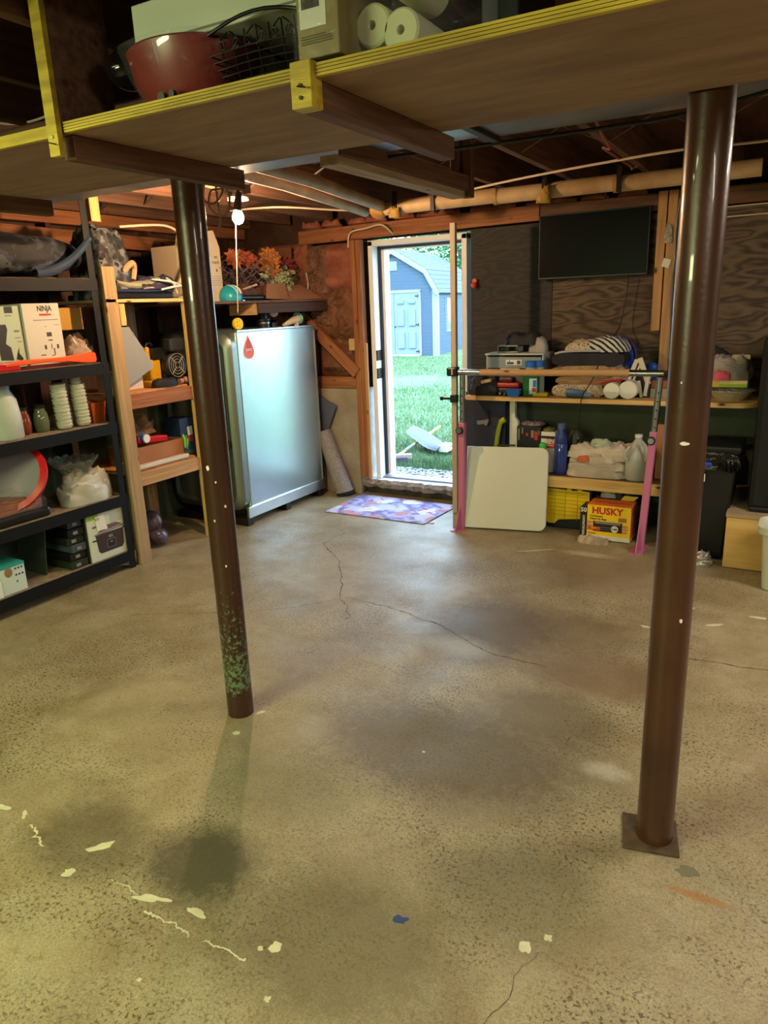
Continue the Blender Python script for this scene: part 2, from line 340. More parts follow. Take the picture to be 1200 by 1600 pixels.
def ply_mat(name, c1, c2, dist=9, sc=3.2, lo=.25, hi=.8, rough=.75):
    m = bpy.data.materials.new(name); m.use_nodes = True; nt = m.node_tree; n = nt.nodes; L = nt.links; b = n['Principled BSDF']
    b.inputs['Roughness'].default_value = rough; tc = n.new('ShaderNodeTexCoord')
    mp = n.new('ShaderNodeMapping'); mp.inputs['Scale'].default_value = (1, 1, 3.6); L.new(tc.outputs['Object'], mp.inputs[0])
    n1 = n.new('ShaderNodeTexNoise'); n1.inputs['Scale'].default_value = 2.4; n1.inputs['Detail'].default_value = 1.5; L.new(mp.outputs[0], n1.inputs[0])
    mu = n.new('ShaderNodeMath'); mu.operation = 'MULTIPLY'; mu.inputs[1].default_value = dist; L.new(n1.outputs[0], mu.inputs[0])
    fr = n.new('ShaderNodeMath'); fr.operation = 'PINGPONG'; fr.inputs[1].default_value = .5; L.new(mu.outputs[0], fr.inputs[0])
    n2 = n.new('ShaderNodeTexNoise'); n2.inputs['Scale'].default_value = 12; n2.inputs['Detail'].default_value = 6; L.new(mp.outputs[0], n2.inputs[0])
    ad = n.new('ShaderNodeMath'); ad.operation = 'MULTIPLY_ADD'; ad.inputs[1].default_value = .7; L.new(n2.outputs[0], ad.inputs[0]); L.new(fr.outputs[0], ad.inputs[2])
    r = n.new('ShaderNodeValToRGB'); r.color_ramp.elements[0].position = lo + .12; r.color_ramp.elements[1].position = hi; r.color_ramp.elements[0].color = lin(c1); r.color_ramp.elements[1].color = lin(c2)
    L.new(ad.outputs[0], r.inputs[0]); L.new(r.outputs[0], b.inputs['Base Color'])
    bu = n.new('ShaderNodeBump'); bu.inputs['Strength'].default_value = .25; bu.inputs['Distance'].default_value = .004; L.new(ad.outputs[0], bu.inputs['Height']); L.new(bu.outputs[0], b.inputs['Normal'])
    return m
ply_dark = ply_mat('dark_stained_plywood', '211f1f', '302c2b'); ply_brown = ply_mat('brown_stained_plywood', '392b22', '61503f')
ply_under = M('plywood_underside', '7d6350', .8, c2='967a62', sc=3, stretch=(1, 5, 1), bump=.15, bsc=20)

wb = sbox('wall_back', [(XL - .2, 5.0, 0, -3.06, 5.25, .86), (-2.14, 5.0, 0, XR + .2, 5.25, .86)], conc_green)
MB().box(XL, 4.96, 0, -3.06, 5.01, .862).part('foundation_face', conc, wb)
MB().box(-3.06, 4.98, .1, -3.04, 5.25, .86).part('foundation_return', M('pale_mortar', 'a9a8a8', .9, c2='8f8c88', sc=8, bump=.5, bsc=40), wb)
MB().box(XL - .2, 5.16, .86, -2.98, 5.2, 2.36).box(-2.12, 5.16, .86, XR + .2, 5.2, 2.36).box(-2.98, 5.16, 1.99, -2.12, 5.2, 2.36).part('sheathing', osb, wb)
# plywood sheets on the right of the door
MB().box(-2.1, 5.015, .86, -1.51, 5.03, 1.985).part('plywood_sheet', ply_dark, wb, label='dark stained plywood sheet')
MB().box(-1.506, 5.015, .86, -.80, 5.03, 1.985).part('plywood_sheet', ply_brown, wb, label='brown plywood sheet with wavy grain')
MB().box(-.796, 5.015, .86, .42, 5.03, 1.985).part('plywood_sheet', ply_brown, wb); MB().box(.424, 5.015, .86, 1.64, 5.03, 1.985).part('plywood_sheet', ply_brown, wb)
MB().box(1.644, 5.015, .86, XR, 5.03, 1.985).part('plywood_sheet', ply_brown, wb)
MB().box(-.56, 5.008, .02, -.12, 5.016, .73).part('painted_panel', M('green_panel', '3c5034', .7, c2='445a3a', sc=5), wb, label='green painted panel above the trash can')
board('header', (-3.55, 5.0, 2.03), (-1.6, 5.0, 2.05), .038, .10, pine_orange, wb)
board('header', (-1.6, 5.01, 2.045), (XR, 5.01, 2.045), .038, .10, pine_old, wb)
for x in (-3.045, -3.0): board('stud', (x, 4.99, .14), (x, 4.99, 1.98), .04, .06, pine_orange, wb, up=(0, 1, 0))
board('stud', (-3.52, 5.06, .96), (-3.52, 5.06, 2.0), .04, .089, pine_orange, wb, up=(0, 1, 0))
board('nailer', (-2.99, 4.972, .14), (-2.99, 4.972, 1.22), .07, .02, pine, wb, up=(0, 1, 0))
board('sill_plate', (-3.52, 5.03, .91), (-3.07, 5.03, .91), .1, .09, pine_orange, wb)
board('brace', (-3.56, 4.965, 1.44), (-3.05, 4.965, .99), .038, .09, pine_orange, wb)
for x in (-.822, -.762): board('stud', (x, 4.98, 1.28 if x < -.8 else 1.03), (x, 4.98, 2.1), .052, .06, pine, wb, up=(0, 1, 0))
MB().box(-3.12, 4.965, 1.165, -3.065, 4.98, 1.255).part('switch_box', M('switch_tan', 'b59a63', .6), wb, bev=.004)
MB().cyl((-2.06, 5.012, 1.64), (-2.06, 4.98, 1.64), .016).ball((-2.06, 4.975, 1.61), .02).part('red_hook', M('red_gloss', 'c2341e', .2), wb, label='small glossy red wall hook')
# insulation batts and kraft paper
pinkins = M('pink_insulation', '9c5f4c', .95, c2='7c4638', sc=7, bump=.9, bsc=18); kraft = M('kraft_paper_facing', '7c5236', .7, c2='5e3c26', sc=5, bump=.6, bsc=14)
def puff(x0, z0, x1, z1, y, d, seed, fs=6, amp=.03):
    def f(u, v):
        e = min(1, 6 * min(u, 1 - u, v, 1 - v)) ** .5
        p = Vector((u * fs, v * fs * (z1 - z0) / (x1 - x0), seed)); k = abs(noise.noise(p)) * 1.5 + noise.noise(p * 2.3) * .5
        return Vector((x0 + (x1 - x0) * u, y - d * e - k * amp * e, z0 + (z1 - z0) * v))
    return MB().grid(f, 40, 40)
puff(-3.42, 1.62, -3.08, 1.975, 5.1, .08, 1, 3, .03).part('insulation_batt', pinkins, wb)
puff(-3.5, 1.2, -3.08, 1.66, 5.09, .06, 5, 7, .05).part('insulation_facing', kraft, wb)
puff(-3.48, .955, -3.06, 1.28, 5.07, .03, 9, 4, .015).part('insulation_facing', kraft, wb)
puff(-3.51, 1.3, -3.30, 1.97, 5.07, .07, 3, 9, .06).part('insulation_facing', M('dusty_kraft', '6b4a3e', .8, c2='8a6350', sc=12, bump=.8, bsc=20), wb)
puff(-4.05, .9, -3.54, 2.0, 5.1, .06, 12, 5, .05).part('insulation_batt', pinkins, wb)
puff(-3.56, 1.14, -3.47, 1.3, 5.0, .03, 14, 6, .05).part('insulation_tuft', M('pink_fluff', 'a85a52', .95, c2='7c3c3a', sc=20, bump=1), wb)
text('FIBERGLAS', .055, M('ink', '2a1710', .8), wb, Vector((-3.28, 5.02, 1.005)), (1, 0, 0), (0, 0, 1), ext=.001)
for i in range(13):
    x = -3.4 + i * .2 + rnd.uniform(-.05, .05)
    MB().heap((x, 4.99, 2.092), .17, .1, .035, seed=i + 20, rough=.9, fs=14, nu=24, nv=12).part('insulation_tuft', pinkins, wb)

wl_ = sbox('wall_left', [(XL - .2, YF, 0, XL, 5.2, .86)], conc_green)
MB().box(XL - .2, YF, .86, XL - .1, 5.2, 2.36).part('sheathing', osb, wl_)
board('sill_plate', (XL - .06, YF, .88), (XL - .06, 5.0, .88), .12, .04, pine_orange, wl_); board('top_plate', (XL - .05, YF, 2.1), (XL - .05, 5.0, 2.1), .1, .08, pine_orange, wl_)
board('top_plate', (XL - .02, 2.0, 2.0), (XL - .02, 4.4, 1.97), .04, .09, pine_orange, wl_)
for i in range(19): board('stud', (XL - .05, YF + .1 + i * .41, .9), (XL - .05, YF + .1 + i * .41, 2.06), .089, .038, pine_shaded, wl_, up=(0, 1, 0))  # stud colour darkened to stand in for shade behind the rack
sbox('wall_right', [(XR, YF, 0, XR + .2, 5.2, 2.36)], conc); sbox('wall_front', [(XL, YF - .2, 0, XR, YF, 2.36)], conc)
ce = sbox('ceiling', [(XL - .3, YF - .2, 2.33, XR + .2, 5.2, 2.37)], M('subfloor_boards', '4c3022', .85, c2='5e3c2a', sc=3, stretch=(8, 1, 1)))
jx = [-0.83 + .405 * k for k in range(-8, 9)]
for i, x in enumerate(jx):
    board('joist', (x, 1.88, 2.235), (x, 5.02, 2.235), .038, .19, pine_old, ce)
    board('joist', (x + .04, YF, 2.235), (x + .04, 1.96, 2.235), .038, .19, pine_old, ce)
brace_m = M('thin_steel_bridging', '7a6a5c', .5, .7)
for x0, x1 in zip(jx, jx[1:]):
    if -4.1 < x0 < .6:
        for (a, b_) in ((2.15, 2.32), (2.32, 2.15)):
            board('bridging', (x0 + .02, 3.5, a), (x1 - .02, 3.5, b_), .014, .003, brace_m, ce, bev=0)
for k, y in enumerate((1.82, 1.86, 1.90)): board('girder_plank', (XL, y, 2.035), (XR, y, 2.035), .039, .205, pine_old, ce)

# doorway in the back wall
dr = sbox('door_1', [(-2.93, 5.13, .02, -2.15, 5.19, .1), (-2.945, 5.02, .13, -2.905, 5.2, 1.965), (-2.175, 5.02, .13, -2.135, 5.2, 1.965), (-2.945, 5.02, 1.93, -2.135, 5.2, 1.97)], white_paint); bevel(dr, .003)
for (q) in ((-2.905, 5.1, .15, -2.885, 5.12, 1.93), (-2.195, 5.1, .15, -2.175, 5.12, 1.93), (-2.905, 5.1, 1.91, -2.175, 5.12, 1.93)):
    MB().box(*q).part('weatherstrip', M('weatherstrip_dark', '1c1f2b', .6), dr)
for q in ((-2.885, 5.12, .15, -2.86, 5.2, 1.93), (-2.215, 5.12, .15, -2.195, 5.2, 1.93), (-2.885, 5.12, 1.905, -2.195, 5.2, 1.93)):
    MB().box(*q).part('door_stop', white_paint, dr)
MB().box(-2.93, 5.06, .125, -2.15, 5.13, .142).part('threshold', M('aluminium_sill', '8f94a3', .4, .6), dr)
for z in (.98, 1.12): MB().box(-2.909, 5.03, z - .04, -2.9, 5.1, z + .04).cyl((-2.9, 5.025, z - .04), (-2.9, 5.025, z + .04), .006).part('hinge', dark_metal, dr)
MB().box(-2.18, 5.03, 1.64, -2.172, 5.1, 1.78).part('strike_plate', M('brass_plate', '6e5233', .4, .8), dr)
# broken concrete step under the doorway
edge = MB()
def step():
    b = MB(); n = 46; top = []; bot = []
    for i in range(n + 1):
        x = -3.04 + (.9) * i / n
        y = 4.955 - .03 * noise.noise(Vector((x * 6, 3, 0))) * 2 - .012 * noise.noise(Vector((x * 22, 1, 0))) * 2
        z = .028 * abs(noise.noise(Vector((x * 7, 9, 0))))
        a = [b.b.verts.new((x, 5.22, .128)), b.b.verts.new((x, y + .03, .128)), b.b.verts.new((x, y, .105 - z)), b.b.verts.new((x, y + .01 + z, .06 + z)), b.b.verts.new((x, y + .07, .05 + z)), b.b.verts.new((x, 5.22, .04))]
        if i:
            for k in range(1): b.b.faces.new((prev[k], a[k], a[k + 1], prev[k + 1]))
            q_ = [[edge.b.verts.new(w_.co) for w_ in S_] for S_ in (prev, a)]
            for k in range(1, 5): edge.b.faces.new((q_[0][k], q_[1][k], q_[1][k + 1], q_[0][k + 1]))
        prev = a
    return b
st = step(); me = st.mesh('trim_1', conc_white); so = bpy.data.objects.new('trim_1', me); COL.objects.link(so); struct(so); WM['trim_1'] = Matrix.Identity(4)
bmesh.ops.remove_doubles(edge.b, verts=edge.b.verts[:], dist=1e-5); edge.part('broken_edge', M('broken_concrete', '6e5f50', .95, c2='94887a', sc=22, bump=.9, bsc=40), so)
MB().box(-3.04, 5.03, -.05, -2.14, 5.25, .06).part('step_base', M('dark_rubble', '3c342c', .95, c2='594d40', sc=14, bump=.8, bsc=30), so)

# floor marks
crk = M('crack_dark', '3a3022', .95); spl = M('old_paint_splatter', 'c9c6a8', .6, c2='b5b193', sc=20)
def ribbon(pts, w, seed, amp=.012, sub=14, z=.0008):
    b = MB(); P = []
    for i in range(len(pts) - 1):
        for k in range(sub):
            t = k / sub; P.append(Vector(pts[i] + (0,)) * (1 - t) + Vector(pts[i + 1] + (0,)) * t)
    P.append(Vector(pts[-1] + (0,))); prev = None
    for i, p in enumerate(P):
        d = (P[min(i + 1, len(P) - 1)] - P[max(i - 1, 0)]).normalized(); nn = Vector((-d.y, d.x, 0))
        p = p + nn * amp * (noise.noise(Vector((i * .23, seed, 0))) + .35 * noise.noise(Vector((i * .77, seed, 3)))) * 2
        ww = w * (.35 + 1.5 * abs(noise.noise(Vector((i * .5, seed, 7)))))
        a = (b.b.verts.new(p + nn * ww + Vector((0, 0, z))), b.b.verts.new(p - nn * ww + Vector((0, 0, z))))
        if prev: b.b.faces.new((prev[0], prev[1], a[1], a[0]))
        prev = a
    return b
ribbon([(-2.62, 4.0), (-2.62, 3.73), (-2.35, 3.5), (-2.13, 3.2), (-2.02, 2.99), (-1.93, 2.93), (-1.83, 2.78)], .003, 1).part('crack', crk, fl)
ribbon([(-2.02, 2.98), (-2.15, 2.8), (-2.4, 2.62), (-2.9, 2.35)], .0016, 2, .006).part('crack', crk, fl)
ribbon([(-2.0, 3.02), (-1.75, 3.0), (-1.4, 2.92), (-1.1, 2.75), (-.8, 2.72)], .0022, 3, .01).part('crack', crk, fl)
ribbon([(-.3, 3.05), (.2, 3.1), (.9, 3.2)], .0025, 4, .01).part('crack', crk, fl)
ribbon([(-.42, .75), (-.45, 1.1), (-.4, 1.35)], .0012, 6, .008).part('crack', crk, fl)
def splat(x, y, rx, ry, rz, seed, mat=spl, nm='paint_splatter'):
    b = MB(); N = 22; V = []
    for k in range(N):
        a = 2 * math.pi * k / N; q = 1 + .7 * noise.noise(Vector((math.cos(a) * 1.5, math.sin(a) * 1.5, seed * 3.1)))
        px, py = rx * q * math.cos(a), ry * q * math.sin(a); V.append((px * math.cos(rz) - py * math.sin(rz), px * math.sin(rz) + py * math.cos(rz)))
    b.prism(V, Matrix.Translation((x, y, .0002)), .0012); b.part(nm, mat, fl)
ribbon([(-1.345, 1.0), (-1.25, 1.005), (-1.18, 1.0)], .0045, 11, .006, z=.0012).part('paint_splatter', spl, fl)
ribbon([(-1.14, 1.0), (-1.07, 1.01), (-1.01, 1.003)], .005, 12, .006, z=.0012).part('paint_splatter', spl, fl)
ribbon([(-1.52, 1.03), (-1.45, 1.04), (-1.4, 1.03)], .0025, 13, .004, z=.0012).part('paint_splatter', spl, fl)
ribbon([(-1.92, 1.075), (-1.86, 1.06), (-1.80, 1.03)], .007, 15, .01, z=.0012).part('paint_splatter', spl, fl)
for i, (x, y, rx, ry, rz) in enumerate([(-1.645, 1.11, .045, .012, .9), (-1.64, 1.0, .018, .014, 0), (-2.08, 1.085, .03, .012, .3), (-1.98, 1.10, .02, .008, 2.4), (-1.36, 1.04, .05, .012, .3), (-1.22, 1.06, .035, .008, 0), (-.97, 1.07, .016, .013, 0), (-1.0, 1.05, .007, .006, 0),
        (-1.67, 1.75, .014, .012, 0), (-1.68, 1.9, .02, .008, 1), (-.43, 1.35, .014, .018, .3), (-.39, 1.4, .01, .01, 0), (-.35, 3.6, .03, .012, .8), (-.22, 3.45, .035, .012, .6), (-.05, 3.62, .035, .014, 0), (-1.3, 4.15, .12, .008, .6), (-.5, 3.3, .02, .01, 0), (-1.0, 1.95, .006, .006, 0), (-.9, .95, .008, .008, 0), (-1.2, .85, .006, .006, 0)]):
    splat(x, y, rx, ry, rz, i + 1)
splat(-.12, 1.78, .03, .018, .2, 40, M('grey_spot', '6f6a56', .8), 'stain_spot')
splat(-.737, 1.283, .016, .012, .3, 41, M('blue_chip', '28407a', .6), 'paint_chip')
MB().heap((-1.03, 4.44, 0), .2, .1, .03, seed=3, rough=.8, fs=12).solo('paper_scrap', 'crumpled tan scrap of paper on the floor left of the yellow bag box', 'paper', M('tan_paper', 'b8a88e', .9, c2='8d7c64', sc=20))

# ------------------------------------------------------------------ steel support posts
def post_mat():
    m = M('post_paint_peeling', '3a2015', .3, coat=.3, bump=.08, bsc=70); nt = m.node_tree; n = nt.nodes; L = nt.links; b = n['Principled BSDF']
    tc = n.new('ShaderNodeTexCoord'); a = n.new('ShaderNodeTexNoise'); a.inputs['Scale'].default_value = 60; a.inputs['Detail'].default_value = 9; a.inputs['Roughness'].default_value = .75; L.new(tc.outputs['Object'], a.inputs[0])
    s = n.new('ShaderNodeSeparateXYZ'); L.new(tc.outputs['Object'], s.inputs[0])
    mr = n.new('ShaderNodeMapRange'); mr.inputs['From Min'].default_value = .75; mr.inputs['From Max'].default_value = .12; mr.inputs['To Min'].default_value = -.12; mr.inputs['To Max'].default_value = .10; L.new(s.outputs['Z'], mr.inputs[0])
    m2 = n.new('ShaderNodeMapRange'); m2.inputs['From Min'].default_value = .14; m2.inputs['From Max'].default_value = .02; m2.inputs['To Min'].default_value = 0; m2.inputs['To Max'].default_value = -.25; L.new(s.outputs['Z'], m2.inputs[0])
    ad = n.new('ShaderNodeMath'); L.new(a.outputs[0], ad.inputs[0]); L.new(mr.outputs[0], ad.inputs[1])
    ad2 = n.new('ShaderNodeMath'); L.new(ad.outputs[0], ad2.inputs[0]); L.new(m2.outputs[0], ad2.inputs[1])
    r = n.new('ShaderNodeValToRGB'); r.color_ramp.elements[0].position = .56; r.color_ramp.elements[1].position = .6; L.new(ad2.outputs[0], r.inputs[0])
    mix = n.new('ShaderNodeMixRGB'); mix.inputs[1].default_value = lin('3a2015'); mix.inputs[2].default_value = lin('5f7a5a'); L.new(r.outputs[0], mix.inputs[0]); L.new(mix.outputs[0], b.inputs['Base Color'])
    return m
pm = post_mat()
p1 = thing('support_post', 'brown steel support post with green peeling patch near its foot, left of the two', 'post', (-1.753, 1.873, 0))
MB().cyl((-1.753, 1.873, 0), (-1.753, 1.873, 1.928), .0495, n=40).part('post_tube', pm, p1)
p2 = thing('support_post', 'glossy dark brown steel support post standing on a square base plate', 'post', (-.224, 1.874, 0))
MB().cyl((-.224, 1.874, .008), (-.224, 1.874, 1.928), .0495, n=40).part('post_tube', steel_post, p2)
MB().box(-.075, -.075, 0, .075, .075, .008, Matrix.Translation((-.236, 1.876, 0)) @ Matrix.Rotation(math.radians(12), 4, 'Z')).part('base_plate', M('rusty_plate', '5b4a36', .8, c2='3c2c1e', sc=14, bump=.3), p2, bev=.002)
chipm = M('white_chip', 'e6e2d6', .6)
def chip(p, x, y, z, rx, rz, seed):
    # paint chip lying on the tube surface facing the viewer side
    c = Vector((x, y)); d = Vector((0 - x, 0 - y)).normalized(); ang0 = math.atan2(d.y, d.x)
    V = []
    b = MB()
    for k in range(12):
        a = 2 * math.pi * k / 12; q = 1 + .5 * noise.noise(Vector((math.cos(a), math.sin(a), seed * 2.3)))
        u = rx * q * math.cos(a) + seedoff(seed); w = rz * q * math.sin(a); an = ang0 + u / .0495
        V.append(b.b.verts.new((x + .0503 * math.cos(an), y + .0503 * math.sin(an), z + w)))
    b.b.faces.new(V); b.part('paint_chip', chipm, p, smooth=False)
def seedoff(s): return ((s * 37) % 11 - 5) * .006
for i, (z, rx, rz) in enumerate([(.98, .006, .009), (.93, .003, .004), (.84, .004, .006), (.79, .003, .005), (.62, .003, .005)]): chip(p1, -1.753, 1.873, z, rx, rz, i)
for i, (z, rx, rz) in enumerate([(1.157, .011, .005), (.70, .005, .006), (1.3, .002, .003)]): chip(p2, -.224, 1.874, z, rx, rz, i + 4)

# ------------------------------------------------------------------ overhead plywood storage shelf
ZS = 1.905
oh = thing('hanging_shelf', 'long plywood storage shelf with yellow front edge hung below the joists', 'shelf', (-1.2, 1.25, ZS))
MB().box(-1.55, 1.25, ZS, -.848, 1.81, ZS + .019).part('shelf_panel', ply_under, oh)
MB().box(-2.7, 1.25, ZS - .002, -1.553, 1.81, ZS + .017).part('shelf_panel', ply_under, oh)
MB().box(-.845, 1.25, ZS, .9, 1.80, ZS + .019).part('shelf_panel', ply_under, oh)
def edging(x0, x1, z):
    for k in range(4):
        b = MB(); b.box(x0, 1.238, z + k * .0057, x1, 1.25, z + k * .0057 + .0045); b.part('edge_ply_layer', yellow_paint, oh)
edging(-1.515, -.868, ZS - .001); edging(-.822, .9, ZS - .001)
MB().box(-2.7, 1.236, ZS - .006, -1.555, 1.25, ZS + .02).part('edge_strip', yellow_paint, oh)
def cross(x):
    board('shelf_bearer', (x, 1.262, ZS - .0265), (x, 1.87, ZS - .0265), .04, .052, pine_old, oh)
cross(-1.535); cross(-.847); cross(-2.42)
MB().box(-1.552, 1.222, ZS - .05, -1.518, 1.236, 2.33).part('yellow_upright', yellow_paint, oh)
MB().box(-1.552, 1.237, ZS + .02, -1.518, 1.40, 2.33).part('upright', pine_old, oh)
MB().box(-.869, 1.225, ZS - .052, -.823, 1.262, ZS + .026).part('bearer_end', yellow_paint, oh, bev=.002)
for z in (ZS - .015, ZS - .035): MB().cyl((-.846, 1.226, z), (-.846, 1.221, z), .0035, n=10).part('screw', dark_metal, oh)
MB().tube([(-.852, 1.222, ZS - .016), (-.845, 1.216, ZS - .018), (-.83, 1.214, ZS - .022)], .0015).part('bent_nail', dark_metal, oh)
MB().cyl((-1.535, 1.224, ZS - .01), (-1.535, 1.219, ZS - .01), .004, n=10).part('screw', chrome, oh)
MB().tube([(-1.55, 1.22, ZS - .02), (-1.535, 1.215, ZS - .024), (-1.52, 1.216, ZS - .028)], .0012).part('bent_nail', dark_metal, oh)
board('cleat', (-2.75, 1.79, ZS + .05), (-1.6, 1.79, ZS + .05), .03, .08, pine_grey, oh)
board('cleat', (-1.5, 1.79, ZS + .05), (-1.1, 1.79, ZS + .05), .03, .08, pine_grey, oh)
# things stored on that shelf
rp = thing('roasting_pot', 'red pot wrapped in clear plastic film on the overhead shelf', 'pot', (-1.24, 1.36, ZS + .019))
MB().lathe([(.07, .0), (.1, .004), (.135, .06), (.15, .12), (.145, .125), (.13, .06), (.09, .012), (.0, .01)], (-1.24, 1.39, ZS + .019), 36, sx=1.05, sy=.9, cap=False).part('bowl', M('red_enamel', '7a1810', .3, coat=.5), rp)
MB().ball((-1.385, 1.335, ZS + .125), .052, 1, 1, .8).ball((-1.40, 1.33, ZS + .12), .03, 1.2, .8, .6).part('handle_knob', M('black_gloss', '0c0c0e', .12), rp)
MB().cyl((-1.235, 1.277, ZS + .035), (-1.235, 1.268, ZS + .035), .01).cyl((-1.205, 1.277, ZS + .037), (-1.205, 1.268, ZS + .037), .008).part('foot', black_pl, rp)
def shell(u, v):
    th = u * 2 * math.pi; ph = -.2 + v * 1.6
    p = Vector((math.cos(th) * (.165 + .02 * v), math.sin(th) * .145, .002 + v * .125)); k = noise.noise(p * 22) * .008 + abs(noise.noise(p * 50)) * .005
    return Vector((-1.24, 1.39, ZS + .02)) + Vector((p.x * (.55 + .45 * v ** .6) * (1 + k * 5), p.y * (.6 + .4 * v ** .6) * (1 + k * 5), p.z))
MB().grid(shell, 60, 14).part('plastic_film', film, rp)
wbx = thing('white_box', 'large white box lying across the red pot and wire basket overhead', 'box', (-1.1, 1.6, 2.052))
MB().box(-1.335, 1.31, 2.052, -.88, 1.78, 2.138).part('carton', M('white_box_card', 'c4cbb9', .6), wbx, bev=.003)
MB().box(-1.30, 1.308, 2.058, -.88, 1.3095, 2.062).part('flap_seam', M('seam_shadow', '77796d', .7), wbx)
wire = M('black_wire', '0d0c0d', .35, .5)
bk = thing('wire_basket', 'black scrolled wire basket on the overhead shelf beside the red pot', 'basket', (-.98, 1.42, ZS + .019))
def rectpath(x0, x1, y0, y1, z, dip=0):
    P = []
    for (a, b_, c, d) in ((x0, y0, x1, y0), (x1, y0, x1, y1), (x1, y1, x0, y1), (x0, y1, x0, y0)):
        for k in range(8):
            t = k / 8; P.append((a + (c - a) * t, b_ + (d - b_) * t, z + dip * math.sin(math.pi * t)))
    return P
zb = ZS + .022
MB().tube(rectpath(-1.10, -.868, 1.28, 1.6, zb + .105, .02), .0035, closed=True).part('rim', wire, bk)
b = MB()
for k in range(6): b.tube(rectpath(-1.07 - .006 * k, -.878 + .001 * k, 1.30 - .004 * k, 1.58, zb + .004 + k * .0125, .004), .0015, 6, closed=True)
b.part('side_wires', wire, bk)
b = MB()
for k in range(7):
    x = -1.07 + k * .03; b.tube([(x, 1.28, zb + .1), (x, 1.285, zb + .06), (x + .001, 1.30, zb), (x, 1.58, zb)], .0018, 6)
b.part('upright_wires', wire, bk)
b = MB()
for cx in (-1.05, -.985, -.92):
    for sgn in (-1, 1):
        P = [(cx + sgn * (.002 + .018 * math.sin(t / 14 * 3.1) - .010 * (t / 14) ** 2 * 0), 1.281, zb + .068 + .034 * t / 14) for t in range(15)]; b.tube(P, .0013, 6)
        b.tube(arc((cx + sgn * .018, 1.281, zb + .08), .008, 0, 320, 16, (1, 0, 0), (0, 0, 1)), .0013, 6)
b.part('scrolls', wire, bk)
def card_box(nm, label, x0, y0, z0, x1, y1, z1, mat, cat='box', rz=0):
    t = thing(nm, label, cat, ((x0 + x1) / 2, (y0 + y1) / 2, z0)); MB().box(x0, y0, z0, x1, y1, z1).part('carton', mat, t, bev=.002); return t
cb = card_box('shrink_wrapped_carton', 'shrink-wrapped carton with barcode label at the shelf front', -.853, 1.235, ZS + .028, -.765, 1.42, 2.14, M('kraft_print', '8c7d4c', .6, c2='7e7044', sc=8))
MB().box(-.846, 1.2335, ZS + .075, -.79, 1.2345, ZS + .128).part('barcode_label', paper_white, cb)
b = MB()
x = -.840
while x < -.802:
    w = rnd.choice((.0008, .0014, .0022)); b.box(x, 1.2325, ZS + .105, x + w, 1.2334, ZS + .121); x += w + .0012
b.part('barcode', paper_black, cb)
for i in range(7):
    z = ZS + .062 - i * .004 if i < 4 else ZS + .145 - (i - 4) * .005
    MB().box(-.845, 1.2335, z, -.775 - rnd.uniform(0, .02), 1.2345, z + .0015).part('print_line', M('brown_print', '4f4527', .7), cb)
def wrapc(u, v):
    x = -.857 + u * .097; z = ZS + .024 + v * .21; return Vector((x, 1.228 - .004 * abs(noise.noise(Vector((u * 8, v * 12, 2)))), z))
MB().grid(wrapc, 20, 30).part('film_wrap', film, cb)
rl = thing('paper_towel_pack', 'clear bag of white paper rolls on the overhead shelf', 'paper rolls', (-.68, 1.4, ZS + .019))
for (x, z) in ((-.735, 1.985), (-.675, 2.055), (-.677, 1.967)):
    prof = [(.008, 0), (.032, 0), (.036, .004), (.036, .13), (.032, .134), (.008, .134), (.008, 0)]
    MB().lathe(prof, (x, 1.30, z + 0), 26, Matrix.Rotation(math.radians(-90), 4, 'X'), cap=False).part('paper_roll', M('roll_paper', 'd9dcae', .8), rl)
MB().heap((-.67, 1.37, ZS + .0195), .235, .24, .2, seed=4, rough=.15, fs=7, flat=4).part('bag', film, rl)
dk = thing('dark_bottle_case', 'grey and black case beyond the paper rolls on the overhead shelf', 'case', (-.56, 1.45, ZS + .019))
MB().box(-.565, 1.4, ZS + .02, -.53, 1.6, 2.13).part('case_side', M('grey_case', '4a4a52', .4), dk, bev=.004); MB().box(-.528, 1.39, ZS + .02, -.49, 1.6, 2.13).part('case_body', black_pl, dk, bev=.004)
MB().tube(smoothpts([(-.86, 1.2, 2.09), (-.72, 1.21, 2.06), (-.6, 1.22, 2.04), (-.5, 1.22, 2.048), (-.4, 1.23, 2.07), (-.25, 1.24, 2.10)]), .004).solo('extension_cord', 'black cord sagging in front of the clear bag at the top', 'cord', black_cord)
MB().tube(smoothpts([(-2.9, 1.9, 2.3), (-2.6, 1.86, 2.18), (-2.2, 1.75, 2.13), (-1.62, 1.5, 2.10)]), .004).solo('grey_cable', 'pale grey cable strung under the joists at top left', 'cable', white_cable)

# ------------------------------------------------------------------ duct, pipes, cables, hung frame under the joists
du = thing('air_duct', 'galvanised sheet metal air duct running behind the overhead shelf', 'duct', (-1.5, 2.16, 2.0))
MB().box(-3.45, 1.945, 2.0, -.93, 2.37, 2.135).part('duct_section', duct_m, du, bev=.004); MB().box(-.91, 1.945, 2.0, .7, 2.40, 2.135).part('duct_section', duct_m, du, bev=.004)
MB().box(-.935, 1.935, 1.985, -.905, 2.41, 2.14).part('duct_seam', dark_metal, du, bev=.003)
MB().tube(smoothpts([(-1.6, 2.39, 1.995), (-1.1, 2.40, 1.985), (-.6, 2.42, 1.985), (-.3, 2.3, 1.97), (.2, 1.99, 1.97)]), .006).solo('duct_cable', 'black cable running along the lower edge of the duct', 'cable', black_cord)
hf = thing('lumber_cradle', 'pale wooden storage frame hung under the joists beyond the duct', 'frame', (-1.33, 2.6, 1.93))
board('bottom_rail', (-1.36, 2.1, 1.945), (-1.36, 3.12, 1.945), .07, .03, pale_strip, hf); board('side_rail', (-1.315, 2.1, 1.985), (-1.315, 3.12, 1.985), .02, .06, pine_old, hf)
